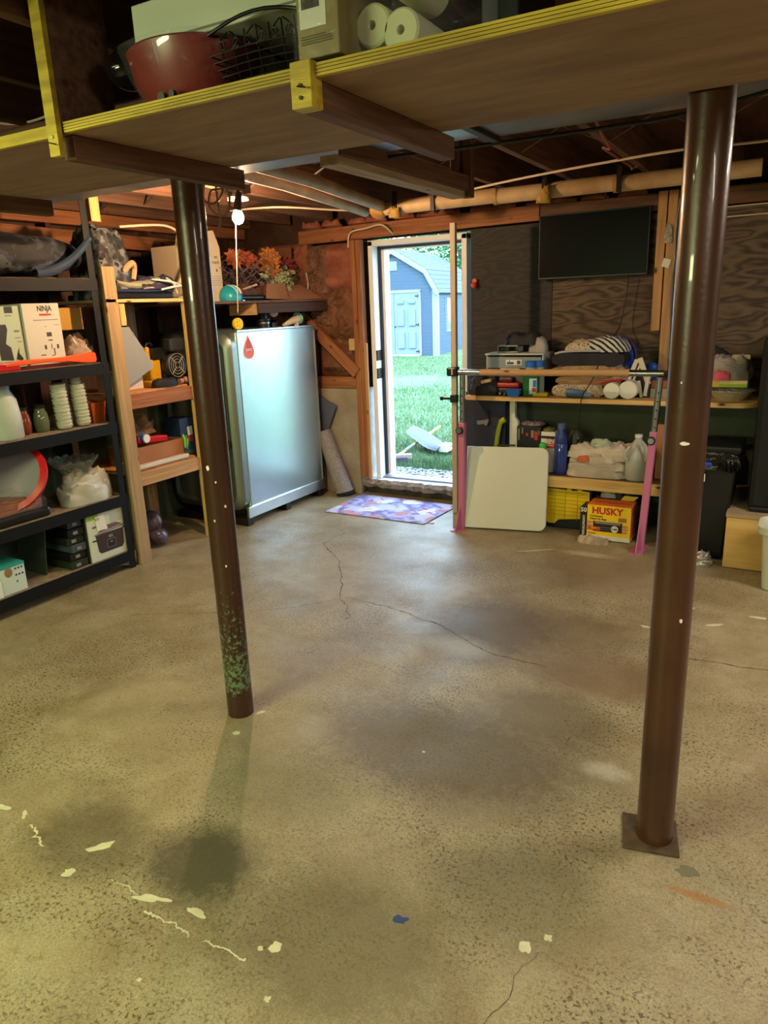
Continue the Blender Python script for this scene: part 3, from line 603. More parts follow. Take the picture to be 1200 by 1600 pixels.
board('upright', (-1.32, 3.12, 1.93), (-1.32, 3.12, 2.2), .045, .04, pine_old, hf, up=(0, 1, 0)); board('upright', (-1.36, 3.10, 1.97), (-1.36, 3.10, 2.3), .03, .08, pine_old, hf, up=(0, 1, 0))
vp = thing('vent_pipe', 'long cream wrapped pipe slung across below the joists', 'pipe', (-1.3, 4.26, 2.05))
for i, (x0, x1) in enumerate(((-2.36, -1.62), (-1.625, -.95), (-.955, -.26))):
    y = lambda q: 4.22 + (q + 2.36) * .038
    MB().cyl((x0, y(x0), 2.075), (x1, y(x1), 2.082), .042, n=28).part('pipe_length', cream, vp)
for x in (-1.62, -.952): MB().cyl((x - .012, y(x), 2.076), (x + .012, y(x), 2.076), .045, n=28).part('pipe_joint', M('tape_tan', 'a5824f', .6), vp)
MB().ball((-2.38, 4.215, 2.07), .055, 1.1, 1, 1).part('elbow', M('yellow_tape', 'b5883f', .5, c2='8c6428', sc=20), vp)
for (x, l) in ((-1.33, .06), (-2.25, .07), (-2.0, .05), (-.93, .05)):
    MB().box(x - .012, y(x) - .05, 2.03, x + .012, y(x) - .03, 2.16).part('pipe_strap', dark_metal, vp)
    if l > .05: MB().heap((x, y(x) - .05, 2.01), .07, .04, .06, seed=x * 3, rough=.8, fs=12).part('tape_flap', M('tape_flap', '9b7a33', .6), vp)
for k, (xo, r) in enumerate(((-2.10, .032), (-2.27, .03))):
    MB().tube([(xo, 2.42, 2.105), (xo - .08, 3.2, 2.10), (xo - .22, 4.0, 2.09), (xo - .27, 4.32, 2.08)], r, 20).solo('branch_pipe', ['white painted pipe running toward the door, nearer the middle', 'second white painted pipe running toward the door, nearer the bulb'][k], 'pipe', M('white_pipe_paint' + str(k), 'b9a898', .5, c2='a08d7b', sc=6), 'white pipes running under the joists')
MB().tube(smoothpts([(-3.3, 3.9, 2.12), (-2.9, 3.9, 2.105), (-2.57, 4.40, 2.10), (-2.0, 4.28, 2.115), (-1.47, 4.05, 2.12), (-1.0, 3.85, 2.115), (-.54, 3.68, 2.105), (-.2, 3.75, 2.11), (.4, 3.7, 2.12)]), .006).solo('white_cable', 'white electric cable strung below the joists in front of the cream pipe', 'cable', white_cable)
MB().tube(smoothpts([(-.75, 2.95, 2.15), (-.765, 3.1, 2.12), (-.79, 3.4, 2.10), (-.84, 3.5, 2.12), (-.83, 4.0, 2.115), (-.86, 4.2, 2.13), (-.82, 4.2, 2.15)]), .006).solo('copper_cable', 'reddish twisted cable hanging from the joists above the television', 'cable', M('copper_red', '8a4a34', .5))
MB().tube(smoothpts([(-2.7, 4.98, 2.0), (-2.75, 4.9, 2.06), (-2.9, 4.93, 2.05), (-3.05, 4.95, 2.03), (-3.08, 4.96, 1.93)]), .006).solo('looped_cable', 'tan cable looping down over the header left of the door', 'cable', white_cable)

# bare bulb with pull string
bf = thing('ceiling_bulb', 'glowing bare bulb in a porcelain holder with a long pull string', 'lamp', (-2.7, 3.25, 1.94))
MB().lathe([(.0, 0), (.055, .0), (.057, .012), (.03, .022), (.03, .05)], (-2.70, 3.26, 2.065), 24, cap=False).part('porcelain_base', M('porcelain', 'd8c8ae', .3), bf)
MB().box(-2.75, 3.21, 2.1, -2.65, 3.31, 2.14).part('junction_box', dark_metal, bf)
MB().cyl((-2.675, 3.22, 2.02), (-2.69, 3.25, 2.07), .017).part('socket', M('socket_cream', 'cdbfa4', .4), bf)
MB().lathe([(.0, -.035), (.018, -.03), (.029, -.012), (.03, .004), (.022, .024), (.013, .038), (.013, .05)], BULB, 45, cap=False).part('glass_bulb', M('glowing_bulb', 'ffffff', .3, emis='ffcf9c', es=2000), bf)
MB().cyl((-2.70, 3.235, 2.06), (-2.735, 3.22, 1.50), .0028, n=8).cyl((-2.735, 3.22, 1.50), (-2.736, 3.22, 1.485), .005, .003, n=8).part('pull_string', M('string', 'd8c0a6', .8), bf)
MB().tube(smoothpts([(-2.36, 2.75, 2.2), (-2.35, 2.75, 2.07), (-2.325, 2.75, 1.99), (-2.35, 2.75, 1.93), (-2.40, 2.75, 1.925), (-2.45, 2.75, 1.97), (-2.43, 2.75, 2.03), (-2.36, 2.76, 2.04), (-2.32, 2.76, 2.10), (-2.33, 2.77, 2.2)]), .0055).tube(smoothpts([(-2.315, 2.74, 2.2), (-2.33, 2.74, 2.08), (-2.37, 2.74, 2.0), (-2.42, 2.74, 1.975), (-2.47, 2.74, 2.0), (-2.46, 2.74, 2.06)]), .0055).tube(smoothpts([(-2.41, 2.76, 2.08), (-2.405, 2.76, 1.98), (-2.40, 2.76, 1.9), (-2.43, 2.76, 1.85)]), .0055).solo('brown_cord_loops', 'looped brown cord hanging from the joists left of the bulb', 'cord', tan_cord)
MB().tube(smoothpts([(-2.34, 2.78, 2.2), (-2.315, 2.79, 2.07), (-2.31, 2.80, 2.01)]), .006, 8).cyl((-2.31, 2.80, 2.02), (-2.33, 2.80, 1.945), .014, .019).solo('cord_socket', 'black cord with plug end dangling beside the glowing bulb', 'cord', M('black_rubber', '2a1a14', .5))

# ------------------------------------------------------------------ black metal rack, left
rk = thing('storage_rack', 'tall black metal storage rack against the left wall', 'rack', (-3.68, 2.28, 0))
RX0, RX1, RY0, RY1 = -3.92, -3.45, 1.66, 2.895
for (x, sx) in ((RX1, -1), (RX0, 1)):
    for (y, sy) in ((RY0, 1), (RY1, -1)):
        MB().box(x, y, 0, x + sx * .045, y + sy * .003, 2.1 if y == RY1 and x == RX1 else 1.85).box(x, y, 0, x + sx * .003, y + sy * .045, 2.1 if y == RY1 and x == RX1 else 1.85).part('upright', black_steel, rk)
for z in (.115, .465, .90, 1.245, 1.70):
    MB().box(RX0 + .01, RY0 + .004, z - .012, RX1 - .004, RY1 - .004, z).part('shelf_board', particle, rk)
    MB().box(RX1 - .004, RY0, z - .065, RX1 + .004, RY1, z - .002).box(RX0, RY0, z - .06, RX0 + .004, RY1, z - .002).box(RX0, RY1 - .004, z - .06, RX1, RY1 + .001, z - .002).box(RX0, RY0, z - .06, RX1, RY0 + .004, z - .002).part('shelf_beam', black_steel, rk)
# ------------------------------------------------------------------ 2x4 shelf unit
ws = thing('wooden_shelf_unit', 'home-made lumber shelf unit between the black rack and the oil tank', 'shelf', (-3.7, 3.27, 0))
board('post', (-3.46, 2.975, 0), (-3.46, 2.975, 1.765), .089, .04, pine_grey, ws, up=(1, 0, 0)); board('post', (-3.46, 3.575, 0), (-3.46, 3.575, 1.57), .055, .04, pine_yel, ws, up=(1, 0, 0))
board('post', (-3.98, 2.96, 0), (-3.98, 2.96, 1.57), .089, .038, pine_grey, ws, up=(1, 0, 0)); board('post', (-3.98, 3.56, 0), (-3.98, 3.56, 1.57), .089, .038, pine_grey, ws, up=(1, 0, 0))
for z, m_, w_ in ((1.05, pine_orange, .085), (.575, pine, .085)):
    MB().box(-4.0, 2.95, z - .012, -3.49, 3.54, z).part('shelf_board', wood('shelf_ply' + str(z), 'b07a48', 'c08b58', sc=.3), ws); board('front_rail', (-3.475, 3.02, z - .055), (-3.475, 3.545, z - .055), .035, w_, m_, ws)
MB().box(-4.0, 2.93, 1.572, -3.44, 3.62, 1.588).part('top_board', M('top_ply', '8e7a63', .7, c2='7a6650', sc=6), ws); board('top_rail', (-3.445, 3.0, 1.578), (-3.445, 3.62, 1.578), .02, .018, pine_yel, ws)
board('block', (-3.465, 3.05, 1.44), (-3.465, 3.05, 1.565), .04, .03, pine_yel, ws, up=(1, 0, 0))
board('hanging_stud', (-3.47, 2.955, 2.0), (-3.47, 2.955, 2.14), .065, .03, pine_yel, ce, up=(1, 0, 0))
# shelf above the tank
ts = thing('wall_shelf', 'rough plank shelf above the grey oil tank holding flowers and cartons', 'shelf', (-3.8, 4.3, 1.5))
MB().box(-4.1, 3.66, 1.548, -3.45, 5.0, 1.565).part('shelf_board', pine_old, ts); MB().prism([(-3.46, 4.3), (-3.31, 4.985), (-3.46, 4.985)], Matrix.Translation((0, 0, 1.549)), .015).part('shelf_board', pine_old, ts); board('front_rail', (-3.47, 4.3, 1.51), (-3.325, 4.98, 1.51), .03, .07, wood('dark_rail', '3a2a24', '4a362c'), ts)
board('ledger', (-3.7, 4.28, 1.505), (-3.47, 4.28, 1.505), .04, .08, pine, ts); board('leg', (-3.5, 3.70, .0), (-3.5, 3.70, 1.548), .06, .038, pine_old, ts, up=(1, 0, 0))

# ------------------------------------------------------------------ oil tank
tk = thing('oil_tank', 'galvanised steel oil tank with red flame sticker standing left of the door', 'tank', (-3.7, 4.37, 0))
TX0, TX1, TY0, TY1, TZ0, TZ1 = -4.03, -3.35, 3.90, 4.84, .10, 1.365
tankm = M('tank_galvanised', 'aebcbc', .3, .92, c2='b6c4c4', sc=2); tank_end = M('tank_end_panel', '7f8a83', .38, .8)
MB().box(TX0, TY0, TZ0, TX1, TY1, TZ1).part('tank_body', tankm, tk, bev=.012)
P = rrect(.68, 1.25, .1, 8); mm = face((-3.69, TY0 - .002, .73), (1, 0, 0), (0, 0, 1))
b = MB(); rings = []
for (off, yy, k) in ((0, 0, 1), (0, .05, 1), (.02, .075, 1), (.05, .085, 1), (.07, .07, 1), (.08, .068, 1)):
    Q = rrect(.68 - 2 * off, 1.25 - 2 * off, .1 - off * .5, 8); rings.append([b.b.verts.new(Vector((-3.69 + x, TY0 - yy, .735 + y))) for x, y in Q])
for A, B in zip(rings, rings[1:]):
    for k in range(len(A)): b.b.faces.new((A[k], A[(k + 1) % len(A)], B[(k + 1) % len(A)], B[k]))
b.b.faces.new(rings[-1]); b.part('end_panel', tank_end, tk)
for (z0, z1) in ((.72, 1.3), (.2, .5)): MB().tube([(-3.45, TY0 - .075, z0), (-3.45, TY0 - .085, z0 + .02), (-3.45, TY0 - .085, z1 - .02), (-3.45, TY0 - .075, z1)], .012).part('pressed_rib', tank_end, tk)
MB().beam((-3.5, TY0 - .09, .60), (-3.40, TY0 - .09, .60), .04, .05).part('lifting_handle', dark_metal, tk, bev=.006)
MB().box(TX1, TY1 - .02, .13, TX1 + .006, TY1 - .012, 1.33).part('edge_seam', galv, tk)
MB().box(TX1 - .01, TY0 - .04, .055, TX1 + .012, TY1, .135).part('base_rail', galv, tk, bev=.003)
for y in (TY0 - .03, 4.33, 4.78): MB().box(TX0, y - .03, 0, TX1 + .01, y + .03, .055).part('foot', dark_metal, tk, bev=.003)
MB().box(TX0 - .002, TY0 + .01, TZ1 - .004, TX1 + .006, TY1 + .004, TZ1 + .006).part('top_flange', galv, tk)
b = MB()
for k in range(12): b.ball((TX1 + .0065, TY0 + .05 + k * .078, TZ1 + .001), .003, u=8, v=5)
b.part('rivets', dark_metal, tk, kind='stuff')
# flame sticker
def teardrop(s, n=40):
    out = []
    for k in range(n):
        t = 2 * math.pi * k / n; x = math.sin(t) * math.sin(t / 2) ** 1.6; y = -math.cos(t) * 1.0
        out.append((-x * s * 1.0, -y * s if False else (math.cos(t)) * s))
    return out
for s_, m_, o_ in ((.085, paper_white, .002), (.078, M('flame_orange', 'd5573a', .5), .003)): MB().prism(teardrop(s_), face((TX1 + o_ - .001, 4.02, 1.255), (0, 1, 0), (0, 0, 1)), .0008).part('flame_sticker', m_, tk)
MB().prism([(x * .55 + .002, y * .72 + .012) for x, y in teardrop(.07)], face((TX1 + .0032, 4.02, 1.255), (0, 1, 0), (0, 0, 1)), .0006).part('flame_print', M('flame_red', 'b52424', .5), tk)
for z in (1.238, 1.228): MB().box(TX1 + .0035, 3.99, z, TX1 + .0045, 4.05, z + .005).part('sticker_line', paper_white, tk)
# fittings on the tank
MB().cyl((-3.5, 4.13, 1.371), (-3.5, 4.13, 1.40), .022).part('fill_neck', dark_metal, tk)
fc = thing('vented_plug', 'bright yellow vented plug on top of the tank near its left corner', 'plug', (-3.42, 4.02, 1.371))
MB().cyl((-3.44, 4.025, 1.412), (-3.415, 4.02, 1.412), .04, n=24).part('cap_disc', yellow_pl, fc, bev=.004)
MB().cyl((-3.47, 4.03, 1.371), (-3.47, 4.03, 1.43), .015).cyl((-3.47, 4.03, 1.412), (-3.44, 4.025, 1.412), .018).part('stem', dark_metal, fc)
for a in range(5): MB().cyl((-3.416, 4.02 + .022 * math.cos(a * 1.257), 1.412 + .022 * math.sin(a * 1.257)), (-3.413, 4.02 + .022 * math.cos(a * 1.257), 1.412 + .022 * math.sin(a * 1.257)), .004, n=8).part('vent_hole', M('cap_hole', '7c6a10', .6), fc)
vv = thing('filter_valve', 'black oil filter valve standing on the tank below the plank shelf', 'valve', (-3.55, 4.46, 1.371))
MB().lathe([(.05, 0), (.05, .045), (.056, .05), (.056, .06), (.035, .065), (.03, .1), (.02, .105), (.02, .12)], (-3.55, 4.46, 1.371), 20).part('valve_body', M('valve_black', '16191d', .3), vv)
MB().cyl((-3.55, 4.46, 1.40), (-3.55, 4.46, 1.408), .053).part('chrome_ring', chrome, vv); MB().lathe([(.045, 0), (.045, .035), (.02, .05)], (-3.58, 4.62, 1.371), 18).part('side_fitting', M('fitting_dark', '241f22', .35), vv)
gg = thing('pressure_gauge', 'round white-faced gauge standing above the tank top', 'gauge', (-3.56, 4.62, 1.42))
MB().cyl((-3.585, 4.62, 1.42), (-3.585, 4.62, 1.45), .008).part('gauge_stem', dark_metal, gg); MB().cyl((-3.59, 4.635, 1.475), (-3.555, 4.60, 1.475), .036, n=28).part('gauge_case', chrome, gg, bev=.003)
MB().cyl((-3.556, 4.601, 1.475), (-3.552, 4.597, 1.475), .03, n=28).part('dial_face', M('dial_white', 'd8d8e0', .4), gg); MB().beam((-3.5505, 4.596, 1.475), (-3.552, 4.588, 1.492), .002, .002).part('needle', paper_black, gg)
hn = thing('hose_nozzle', 'beige spray head with teal rim lying on the tank top', 'nozzle', (-3.5, 4.7, 1.371))
MB().cyl((-3.47, 4.60, 1.38), (-3.45, 4.76, 1.425), .012, .034, n=18).part('cone', M('beige_plastic', 'cdb89c', .5), hn); MB().cyl((-3.45, 4.76, 1.425), (-3.447, 4.775, 1.43), .046, n=24).part('rim_disc', M('teal_rim', '6bb6b8', .4), hn); MB().cyl((-3.452, 4.74, 1.371), (-3.452, 4.74, 1.42), .02).part('stand', M('beige_plastic2', 'c4ae92', .5), hn)
# rolled carpet standing behind the tank
cr = thing('rolled_rug', 'rolled rug leaning against the concrete wall behind the tank', 'rug', (-3.25, 4.92, 0))
MB().cyl((-3.17, 4.88, .02), (-3.36, 4.89, .52), .075, .06, n=28).part('roll', M('rug_backing', '8e8580', .9, c2='7c746f', sc=60, bump=.3), cr); MB().cyl((-3.165, 4.88, .006), (-3.171, 4.88, .03), .078, n=28).part('dark_end', M('rug_end_black', '18181c', .9), cr)
MB().prism([(-.16, .0), (-.06, 0), (.09, .33), (.0, .37), (-.13, .46)], face((-3.33, 4.93, .40), (1, 0, 0), (0, 0, 1)), .012).solo('folded_cover', 'dark blue-grey folded sheet sticking out above the rolled rug', 'cover', M('slate_sheet', '4d5268', .7))

# ------------------------------------------------------------------ work bench along the back wall
bz = .885
bn = thing('workbench', 'long pale wooden bench top with rounded right end along the back wall', 'bench', (-1.07, 4.8, 0))
P = [(-1.97, 4.6), (-.30, 4.6)] + [(-.30 + .13 * math.sin(math.radians(a)), 4.73 - .13 * math.cos(math.radians(a))) for a in range(10, 91, 10)] + [(-.17, 5.0), (-1.97, 5.0)]
benchwood = wood('bench_top_wood', 'c49a5e', 'd8b37a', sc=.6)
MB().prism(P, Matrix.Translation((0, 0, bz - .03)), .03).part('bench_top', benchwood, bn, bev=.003)
MB().box(-1.93, 4.97, .78, -.2, 4.998, bz - .03).part('dark_under_bench_strip', dark_gr, bn)  # dark strip stands in for plywood bottom and shadow below the bench
for x in (-1.668, -.62):
    b = MB(); b.box(x - .028, 4.72, .72, x + .012, 4.76, bz - .03).box(x - .028, 4.72, .3705, x + .032, 4.76, .70); b.prism([(-.028, .70), (.032, .70), (.012, .73), (-.028, .73)], face((x, 4.76, 0), (1, 0, 0), (0, 0, 1)), .04); b.part('leg', white_pl, bn, bev=.004)
ls = thing('lower_shelf', 'yellowish lumber shelf under the bench behind the folding table', 'shelf', (-1.18, 4.78, 0))
MB().box(-1.76, 4.62, .352, -.6, 4.97, .37).part('shelf_board', wood('shelf_dark', '4f3a26', '66492e'), ls); board('front_rail', (-1.76, 4.605, .333), (-.6, 4.605, .333), .03, .072, pine_yel, ls)
for x in (-1.72, -.64): board('leg', (x, 4.9, 0), (x, 4.9, .352), .04, .06, pine_old, ls, up=(0, 1, 0))
# ballet barre
bb = thing('ballet_barre', 'freestanding ballet barre with pink sleeves, grey tubes and wooden rail', 'barre', (-1.3, 4.4, 0))
def barre_leg(x0, x1, lean):
    m0 = Vector((x0, 4.40, 0)); m1 = Vector((x1, 4.40, 1.07)); at = lambda z: m0 + (m1 - m0) * (z / 1.07)
    MB().cyl(at(.72), at(1.045), .019, n=20).part('upper_tube', chrome, bb)
    b = MB()
    for k in range(5): p = at(.76 + k * .05); b.cyl(p + Vector((.004, -.0185, 0)), p + Vector((.004, -.0205, 0)), .005, n=10)
    b.part('height_holes', paper_black, bb)
    MB().beam(at(.0), at(.735), .042, .042, (0, 1, 0)).part('pink_sleeve', pink, bb, bev=.006)
    MB().box(x0 - .045, 4.30, 0, x0 + .03, 4.50, .006).part('foot_plate', pink, bb)
    MB().prism([(0, 0), (.085, 0), (0, .16)], face((x0 - .004, 4.378, .006), (0, -1, 0), (0, 0, 1)), .006).part('gusset', pink, bb)
    p = at(.685); MB().cyl(p + Vector((0, -.02, 0)), p + Vector((0, -.03, 0)), .012).lathe([(.016, 0), (.025, .004), (.025, .014), (.018, .018)], p + Vector((-.004, -.03, 0)), 20, Matrix.Rotation(math.radians(90), 4, 'X')).part('knob', black_pl, bb)
    MB().lathe([(.014, 0), (.017, .0), (.017, .003), (.014, .003)], p + Vector((-.004, -.048, 0)), 20, Matrix.Rotation(math.radians(90), 4, 'X')).beam(p + Vector((-.010, -.05, -.012)), p + Vector((.002, -.05, .012)), .004, .003, (0, 1, 0)).part('knob_ring', chrome, bb)
barre_leg(-1.915, -1.905, 0); barre_leg(-.735, -.683, 0)
MB().cyl((-1.93, 4.40, 1.062), (-1.77, 4.40, 1.062), .019).part('rail_end_tube', chrome, bb); MB().cyl((-.86, 4.40, 1.068), (-.665, 4.40, 1.069), .019).part('rail_end_tube', chrome, bb)
MB().cyl((-1.78, 4.40, 1.062), (-.855, 4.40, 1.068), .0205, n=24).part('wooden_rail', wood('barre_wood', 'b08a62', 'bd976e', sc=.5), bb)
cp = thing('tall_pole', 'tall beige wooden pole standing in front of the door with black clamps', 'pole', (-1.962, 4.405, 0))
MB().box(-1.985, 4.40, 0, -1.95, 4.435, 1.975).part('pole', beige_paint, cp, bev=.002)
MB().box(-2.01, 4.375, 1.035, -1.935, 4.44, 1.095).part('clamp', black_pl, cp, bev=.012); MB().box(-1.972, 4.372, 1.045, -1.962, 4.376, 1.085).part('clamp_trim', beige_paint, cp)
MB().box(-1.985, 4.375, .865, -1.94, 4.42, .915).cyl((-1.98, 4.39, .89), (-2.03, 4.37, .892), .008).cyl((-2.03, 4.37, .892), (-2.05, 4.362, .893), .013).part('clamp_knob', black_pl, cp, bev=.004)
for x in (-1.972, -1.96): MB().cyl((x, 4.401, .10), (x, 4.396, .10), .004, n=8).part('screw', dark_metal, cp)
# folding table
ft = thing('folding_table', 'white plastic folding table folded and leaning below the bench', 'table', (-1.63, 4.46, 0), math.radians(11))
fm = Matrix.Translation((-1.625, 4.445, .004)) @ Matrix.Rotation(math.radians(11), 4, 'Z') @ Matrix.Rotation(math.radians(-9), 4, 'X')
def ftpart(w, h, y0, y1, r, zc, nm, mat, bev=0):
    b = MB(); b.prism(rrect(w, h, r, 8, (1, 0, 0, 1)), fm @ face((0, y1, zc), (1, 0, 0), (0, 0, 1)), y1 - y0); b.part(nm, mat, ft, bev=bev)
ftpart(.545, .555, .0, .022, .05, .285, 'table_top', M('table_white', 'c6cabd', .38), .005); ftpart(.545, .555, .026, .045, .05, .285, 'folded_half', M('table_grey', '9da097', .5), .004)
ftpart(.535, .545, .020, .030, .05, .285, 'dark_gap', dark_gr)
MB().box(-.07, .0, .568, .05, .03, .58, fm).part('carry_handle', black_pl, ft, bev=.004)
# dark panel and tools behind it
MB().rot((0, 0, 0), 'X', 0).box(-2.08, 4.78, 0, -1.745, 4.80, .84).solo('leaning_panel', 'dark navy panel standing under the left end of the bench', 'panel', M('navy_panel', '20243a', .6, c2='1a1d2e', sc=6), bev=.003)
MB().beam((-1.955, 4.77, .672), (-1.885, 4.77, .682), .002, .028, (0, 0, 1)).beam((-1.89, 4.765, .683), (-1.872, 4.765, .675), .002, .045).solo('paper_tag', 'small white paper tag on the navy panel', 'tag', paper_grey)
yt = thing('pruning_saw', 'lime-green curved tool handle standing left of the white bench leg', 'tool', (-1.77, 4.83, .37))
MB().tube(smoothpts([(-1.81, 4.74, .372), (-1.80, 4.74, .50), (-1.785, 4.74, .62), (-1.765, 4.74, .69), (-1.735, 4.74, .71)]), [.016] * 24 + [.02] * 9, 10).part('handle', M('lime_plastic', 'a5a81e', .5), yt)
MB().tube(smoothpts([(-1.87, 4.77, .76), (-1.855, 4.77, .665), (-1.80, 4.77, .655), (-1.775, 4.77, .69), (-1.78, 4.78, .72)]), .003).solo('wire_hook', 'thin black wire loop behind the lime-green tool', 'wire', black_cord)

def on(b, name, label, cat, mat, **k): return b.solo(name, label, cat, mat, **k)
# --- items on the bench
dw = thing('drawer_box', 'clear plastic drawer box on the bench under a black bag', 'box', (-1.67, 4.83, bz + .115))
MB().box(-1.87, 4.70, 1.148, -1.46, 4.95, 1.158).box(-1.86, 4.72, 1.045, -1.47, 4.95, 1.053).box(-1.862, 4.71, 1.045, -1.854, 4.95, 1.15).box(-1.474, 4.71, 1.045, -1.466, 4.95, 1.15).part('shell', M('drawer_white', 'b8c0c2', .35), dw, bev=.003)
MB().box(-1.85, 4.705, 1.062, -1.478, 4.712, 1.135).part('drawer_front', M('drawer_front', '8c979c', .25, c2='78848a', sc=4), dw, bev=.002); MB().box(-1.76, 4.697, 1.045, -1.62, 4.712, 1.060).part('drawer_lip', M('lip', 'c4cccc', .3), dw, bev=.003)
MB().box(-1.72, 4.7035, 1.083, -1.61, 4.7045, 1.118).part('label', paper_white, dw); MB().box(-1.712, 4.7025, 1.088, -1.665, 4.7034, 1.102).box(-1.70, 4.7025, 1.105, -1.69, 4.7034, 1.112).box(-1.642, 4.7025, 1.088, -1.618, 4.7034, 1.112).part('label_print', M('navy_print', '2b3a78', .5), dw)
MB().box(-1.85, 4.72, bz, -1.55, 4.95, 1.04).solo('grey_bin', 'grey bin carrying the clear drawer box on the bench', 'bin', M('bin_grey', '54585c', .6), bev=.005)
MB().box(-1.80, 4.76, 1.16, -1.66, 4.88, 1.168).box(-1.80, 4.76, 1.20, -1.66, 4.88, 1.208).box(-1.80, 4.875, 1.16, -1.66, 4.88, 1.208).box(-1.80, 4.76, 1.16, -1.795, 4.88, 1.208).solo('small_tray', 'small white-edged tray on top of the drawer box, at its left', 'tray', M('tray_grey', '8b8f90', .4))
MB().box(-1.79, 4.765, 1.169, -1.72, 4.86, 1.199).solo('black_gadget', 'small black gadget inside the white-edged tray', 'gadget', black_pl, bev=.006)
MB().heap((-1.645, 4.85, 1.209), .26, .15, .075, seed=2, rough=.3, fs=7).solo('black_bag', 'black soft bag on top of the drawer box', 'bag', M('black_fabric', '19191d', .7, c2='26262b', sc=20))
MB().box(-1.705, 4.775, 1.255, -1.60, 4.86, 1.26).rot((-1.65, 4.82, 1.257), 'X', .5).solo('magazine', 'grey printed booklet lying on the black soft bag', 'booklet', M('booklet_print', '6b6b6e', .4, c2='2a2a2e', sc=60))
MB().heap((-1.535, 4.83, 1.159), .15, .08, .095, seed=5, rough=.15, fs=5, rz=-.5).solo('grey_shoe', 'grey-white shoe beside the black bag on the drawer box', 'shoe', M('shoe_grey', '9b9a98', .6))
for i, (x, y, l) in enumerate(((-1.535, 4.665, 'clear jar with a blue lid, left of the pair before the drawer box'), (-1.488, 4.70, 'clear jar with a blue lid, right of the pair before the drawer box'))):
    j = thing('plastic_jar', l, 'jar', (x, y, bz), group='blue lidded jars on the bench'); MB().lathe([(.034, 0), (.036, .01), (.036, .17), (.03, .19)], (x, y, bz), 20).part('jar', M('jar_clear' + str(i), 'a8b2b4', .12, alpha=.6), j); MB().lathe([(.033, .19), (.036, .192), (.036, .225), (.03, .228)], (x, y, bz), 24).part('lid', blue_pl, j)
gb = thing('green_bottle', 'green flat bottle with blue and white label on the bench', 'bottle', (-1.50, 4.64, bz))
MB().box(-1.57, 4.615, bz, -1.465, 4.65, bz + .15).part('bottle', M('bottle_green', '0f5a2a', .25), gb, bev=.008); MB().box(-1.525, 4.6125, bz + .02, -1.475, 4.6145, bz + .12).part('label', M('label_ice', 'b9cfe0', .4), gb); MB().box(-1.505, 4.611, bz + .035, -1.478, 4.612, bz + .06).part('label_spot', red_pl, gb); MB().box(-1.50, 4.611, bz + .065, -1.478, 4.612, bz + .11).part('label_band', blue_pl, gb)
tb = thing('tool_bag', 'open black tool bag at the left end of the bench', 'bag', (-1.86, 4.72, bz)); MB().heap((-1.86, 4.72, bz), .22, .18, .13, seed=8, rough=.25, fs=8, flat=5).part('bag_body', M('tool_bag_black', '121318', .7), tb); MB().beam((-1.86, 4.62, bz + .09), (-1.79, 4.62, bz + .105), .03, .022).part('tan_pouch', M('tan_label', 'b08a4e', .5), tb, bev=.004)
MB().box(-1.80, 4.66, bz + .0, -1.585, 4.76, bz + .05).solo('charger_case', 'dark low tool case on the bench under the red tool', 'case', M('case_dark', '17171b', .4), bev=.01)
rt = thing('red_tool', 'red and black power tool lying on the bench beside the black tool bag', 'tool', (-1.69, 4.70, bz + .05)); MB().box(-1.78, 4.66, bz + .051, -1.61, 4.74, bz + .085).part('body', M('tool_red', '9c2522', .4), rt, bev=.012); MB().box(-1.76, 4.67, bz + .086, -1.66, 4.73, bz + .12).part('top', M('tool_dark_red', '4a161c', .4), rt, bev=.01)
MB().ball((-1.735, 4.64, bz + .015), .014).ball((-1.70, 4.635, bz + .012), .012).solo('metal_balls', 'pair of small shiny balls on the bench in front of the red tool', 'balls', chrome, kind='stuff')
bs = thing('dustpan_brush', 'small bright blue scraper near the green bottle on the bench', 'scraper', (-1.63, 4.62, bz)); MB().prism([(-.045, .028), (.045, .028), (.04, .055), (-.05, .055)], face((-1.625, 4.615, bz - .001), (1, 0, 0), (0, 0, 1)), .03).prism([(-.03, .002), (.03, .002), (.045, .028), (-.045, .028)], face((-1.625, 4.615, bz - .001), (1, 0, 0), (0, 0, 1)), .03).part('scraper', blue_pl, bs)
MB().cyl((-1.50, 4.625, bz + .016), (-1.405, 4.63, bz + .016), .016, n=14).solo('yellow_marker', 'short yellow tube lying on the bench edge below the green bottle', 'tube', M('yellow_tube', 'd2a818', .4), bev=.004)
# folded textiles stack
def fold_layer(x0, x1, y0, y1, z0, z1, seed, amp=.006, fs=10):
    b = MB()
    def f(u, v):
        a = u * 2 * math.pi; x = (x0 + x1) / 2; hx = (x1 - x0) / 2; z = (z0 + z1) / 2; hz = (z1 - z0) / 2
        cx = math.copysign(abs(math.cos(a)) ** .35, math.cos(a)); sz = math.copysign(abs(math.sin(a)) ** .7, math.sin(a))
        y = y0 + (y1 - y0) * v; k = noise.noise(Vector((cx * 2, y * fs, seed))) * amp * 2 + noise.noise(Vector((cx * fs, z * 40 * sz, seed))) * amp
        return Vector((x + hx * cx + k, y + k, max(z0, z + hz * sz + (k if sz > 0 else 0))))
    b.grid(f, 36, 14); vs = b.b.verts[:]; bmesh.ops.remove_doubles(b.b, verts=vs, dist=1e-5)
    e = [e for e in b.b.edges if e.is_boundary]; bmesh.ops.holes_fill(b.b, edges=e); return b
fringe = M('fringed_cream_rug', 'c9b8a0', .95, c2='8e7a68', sc=90, lo=.42, hi=.6, bump=1, bsc=120)
tanb = M('tan_striped_blanket', 'a98a68', .95, c2='7a6048', sc=10, stretch=(1, 1, 16), bump=.5, bsc=60)
fold_layer(-1.39, -1.06, 4.68, 4.95, bz, bz + .08, 1).solo('white_chenille_rug', 'folded white fringed rug, lowest in the textile stack on the bench', 'rug', fringe)
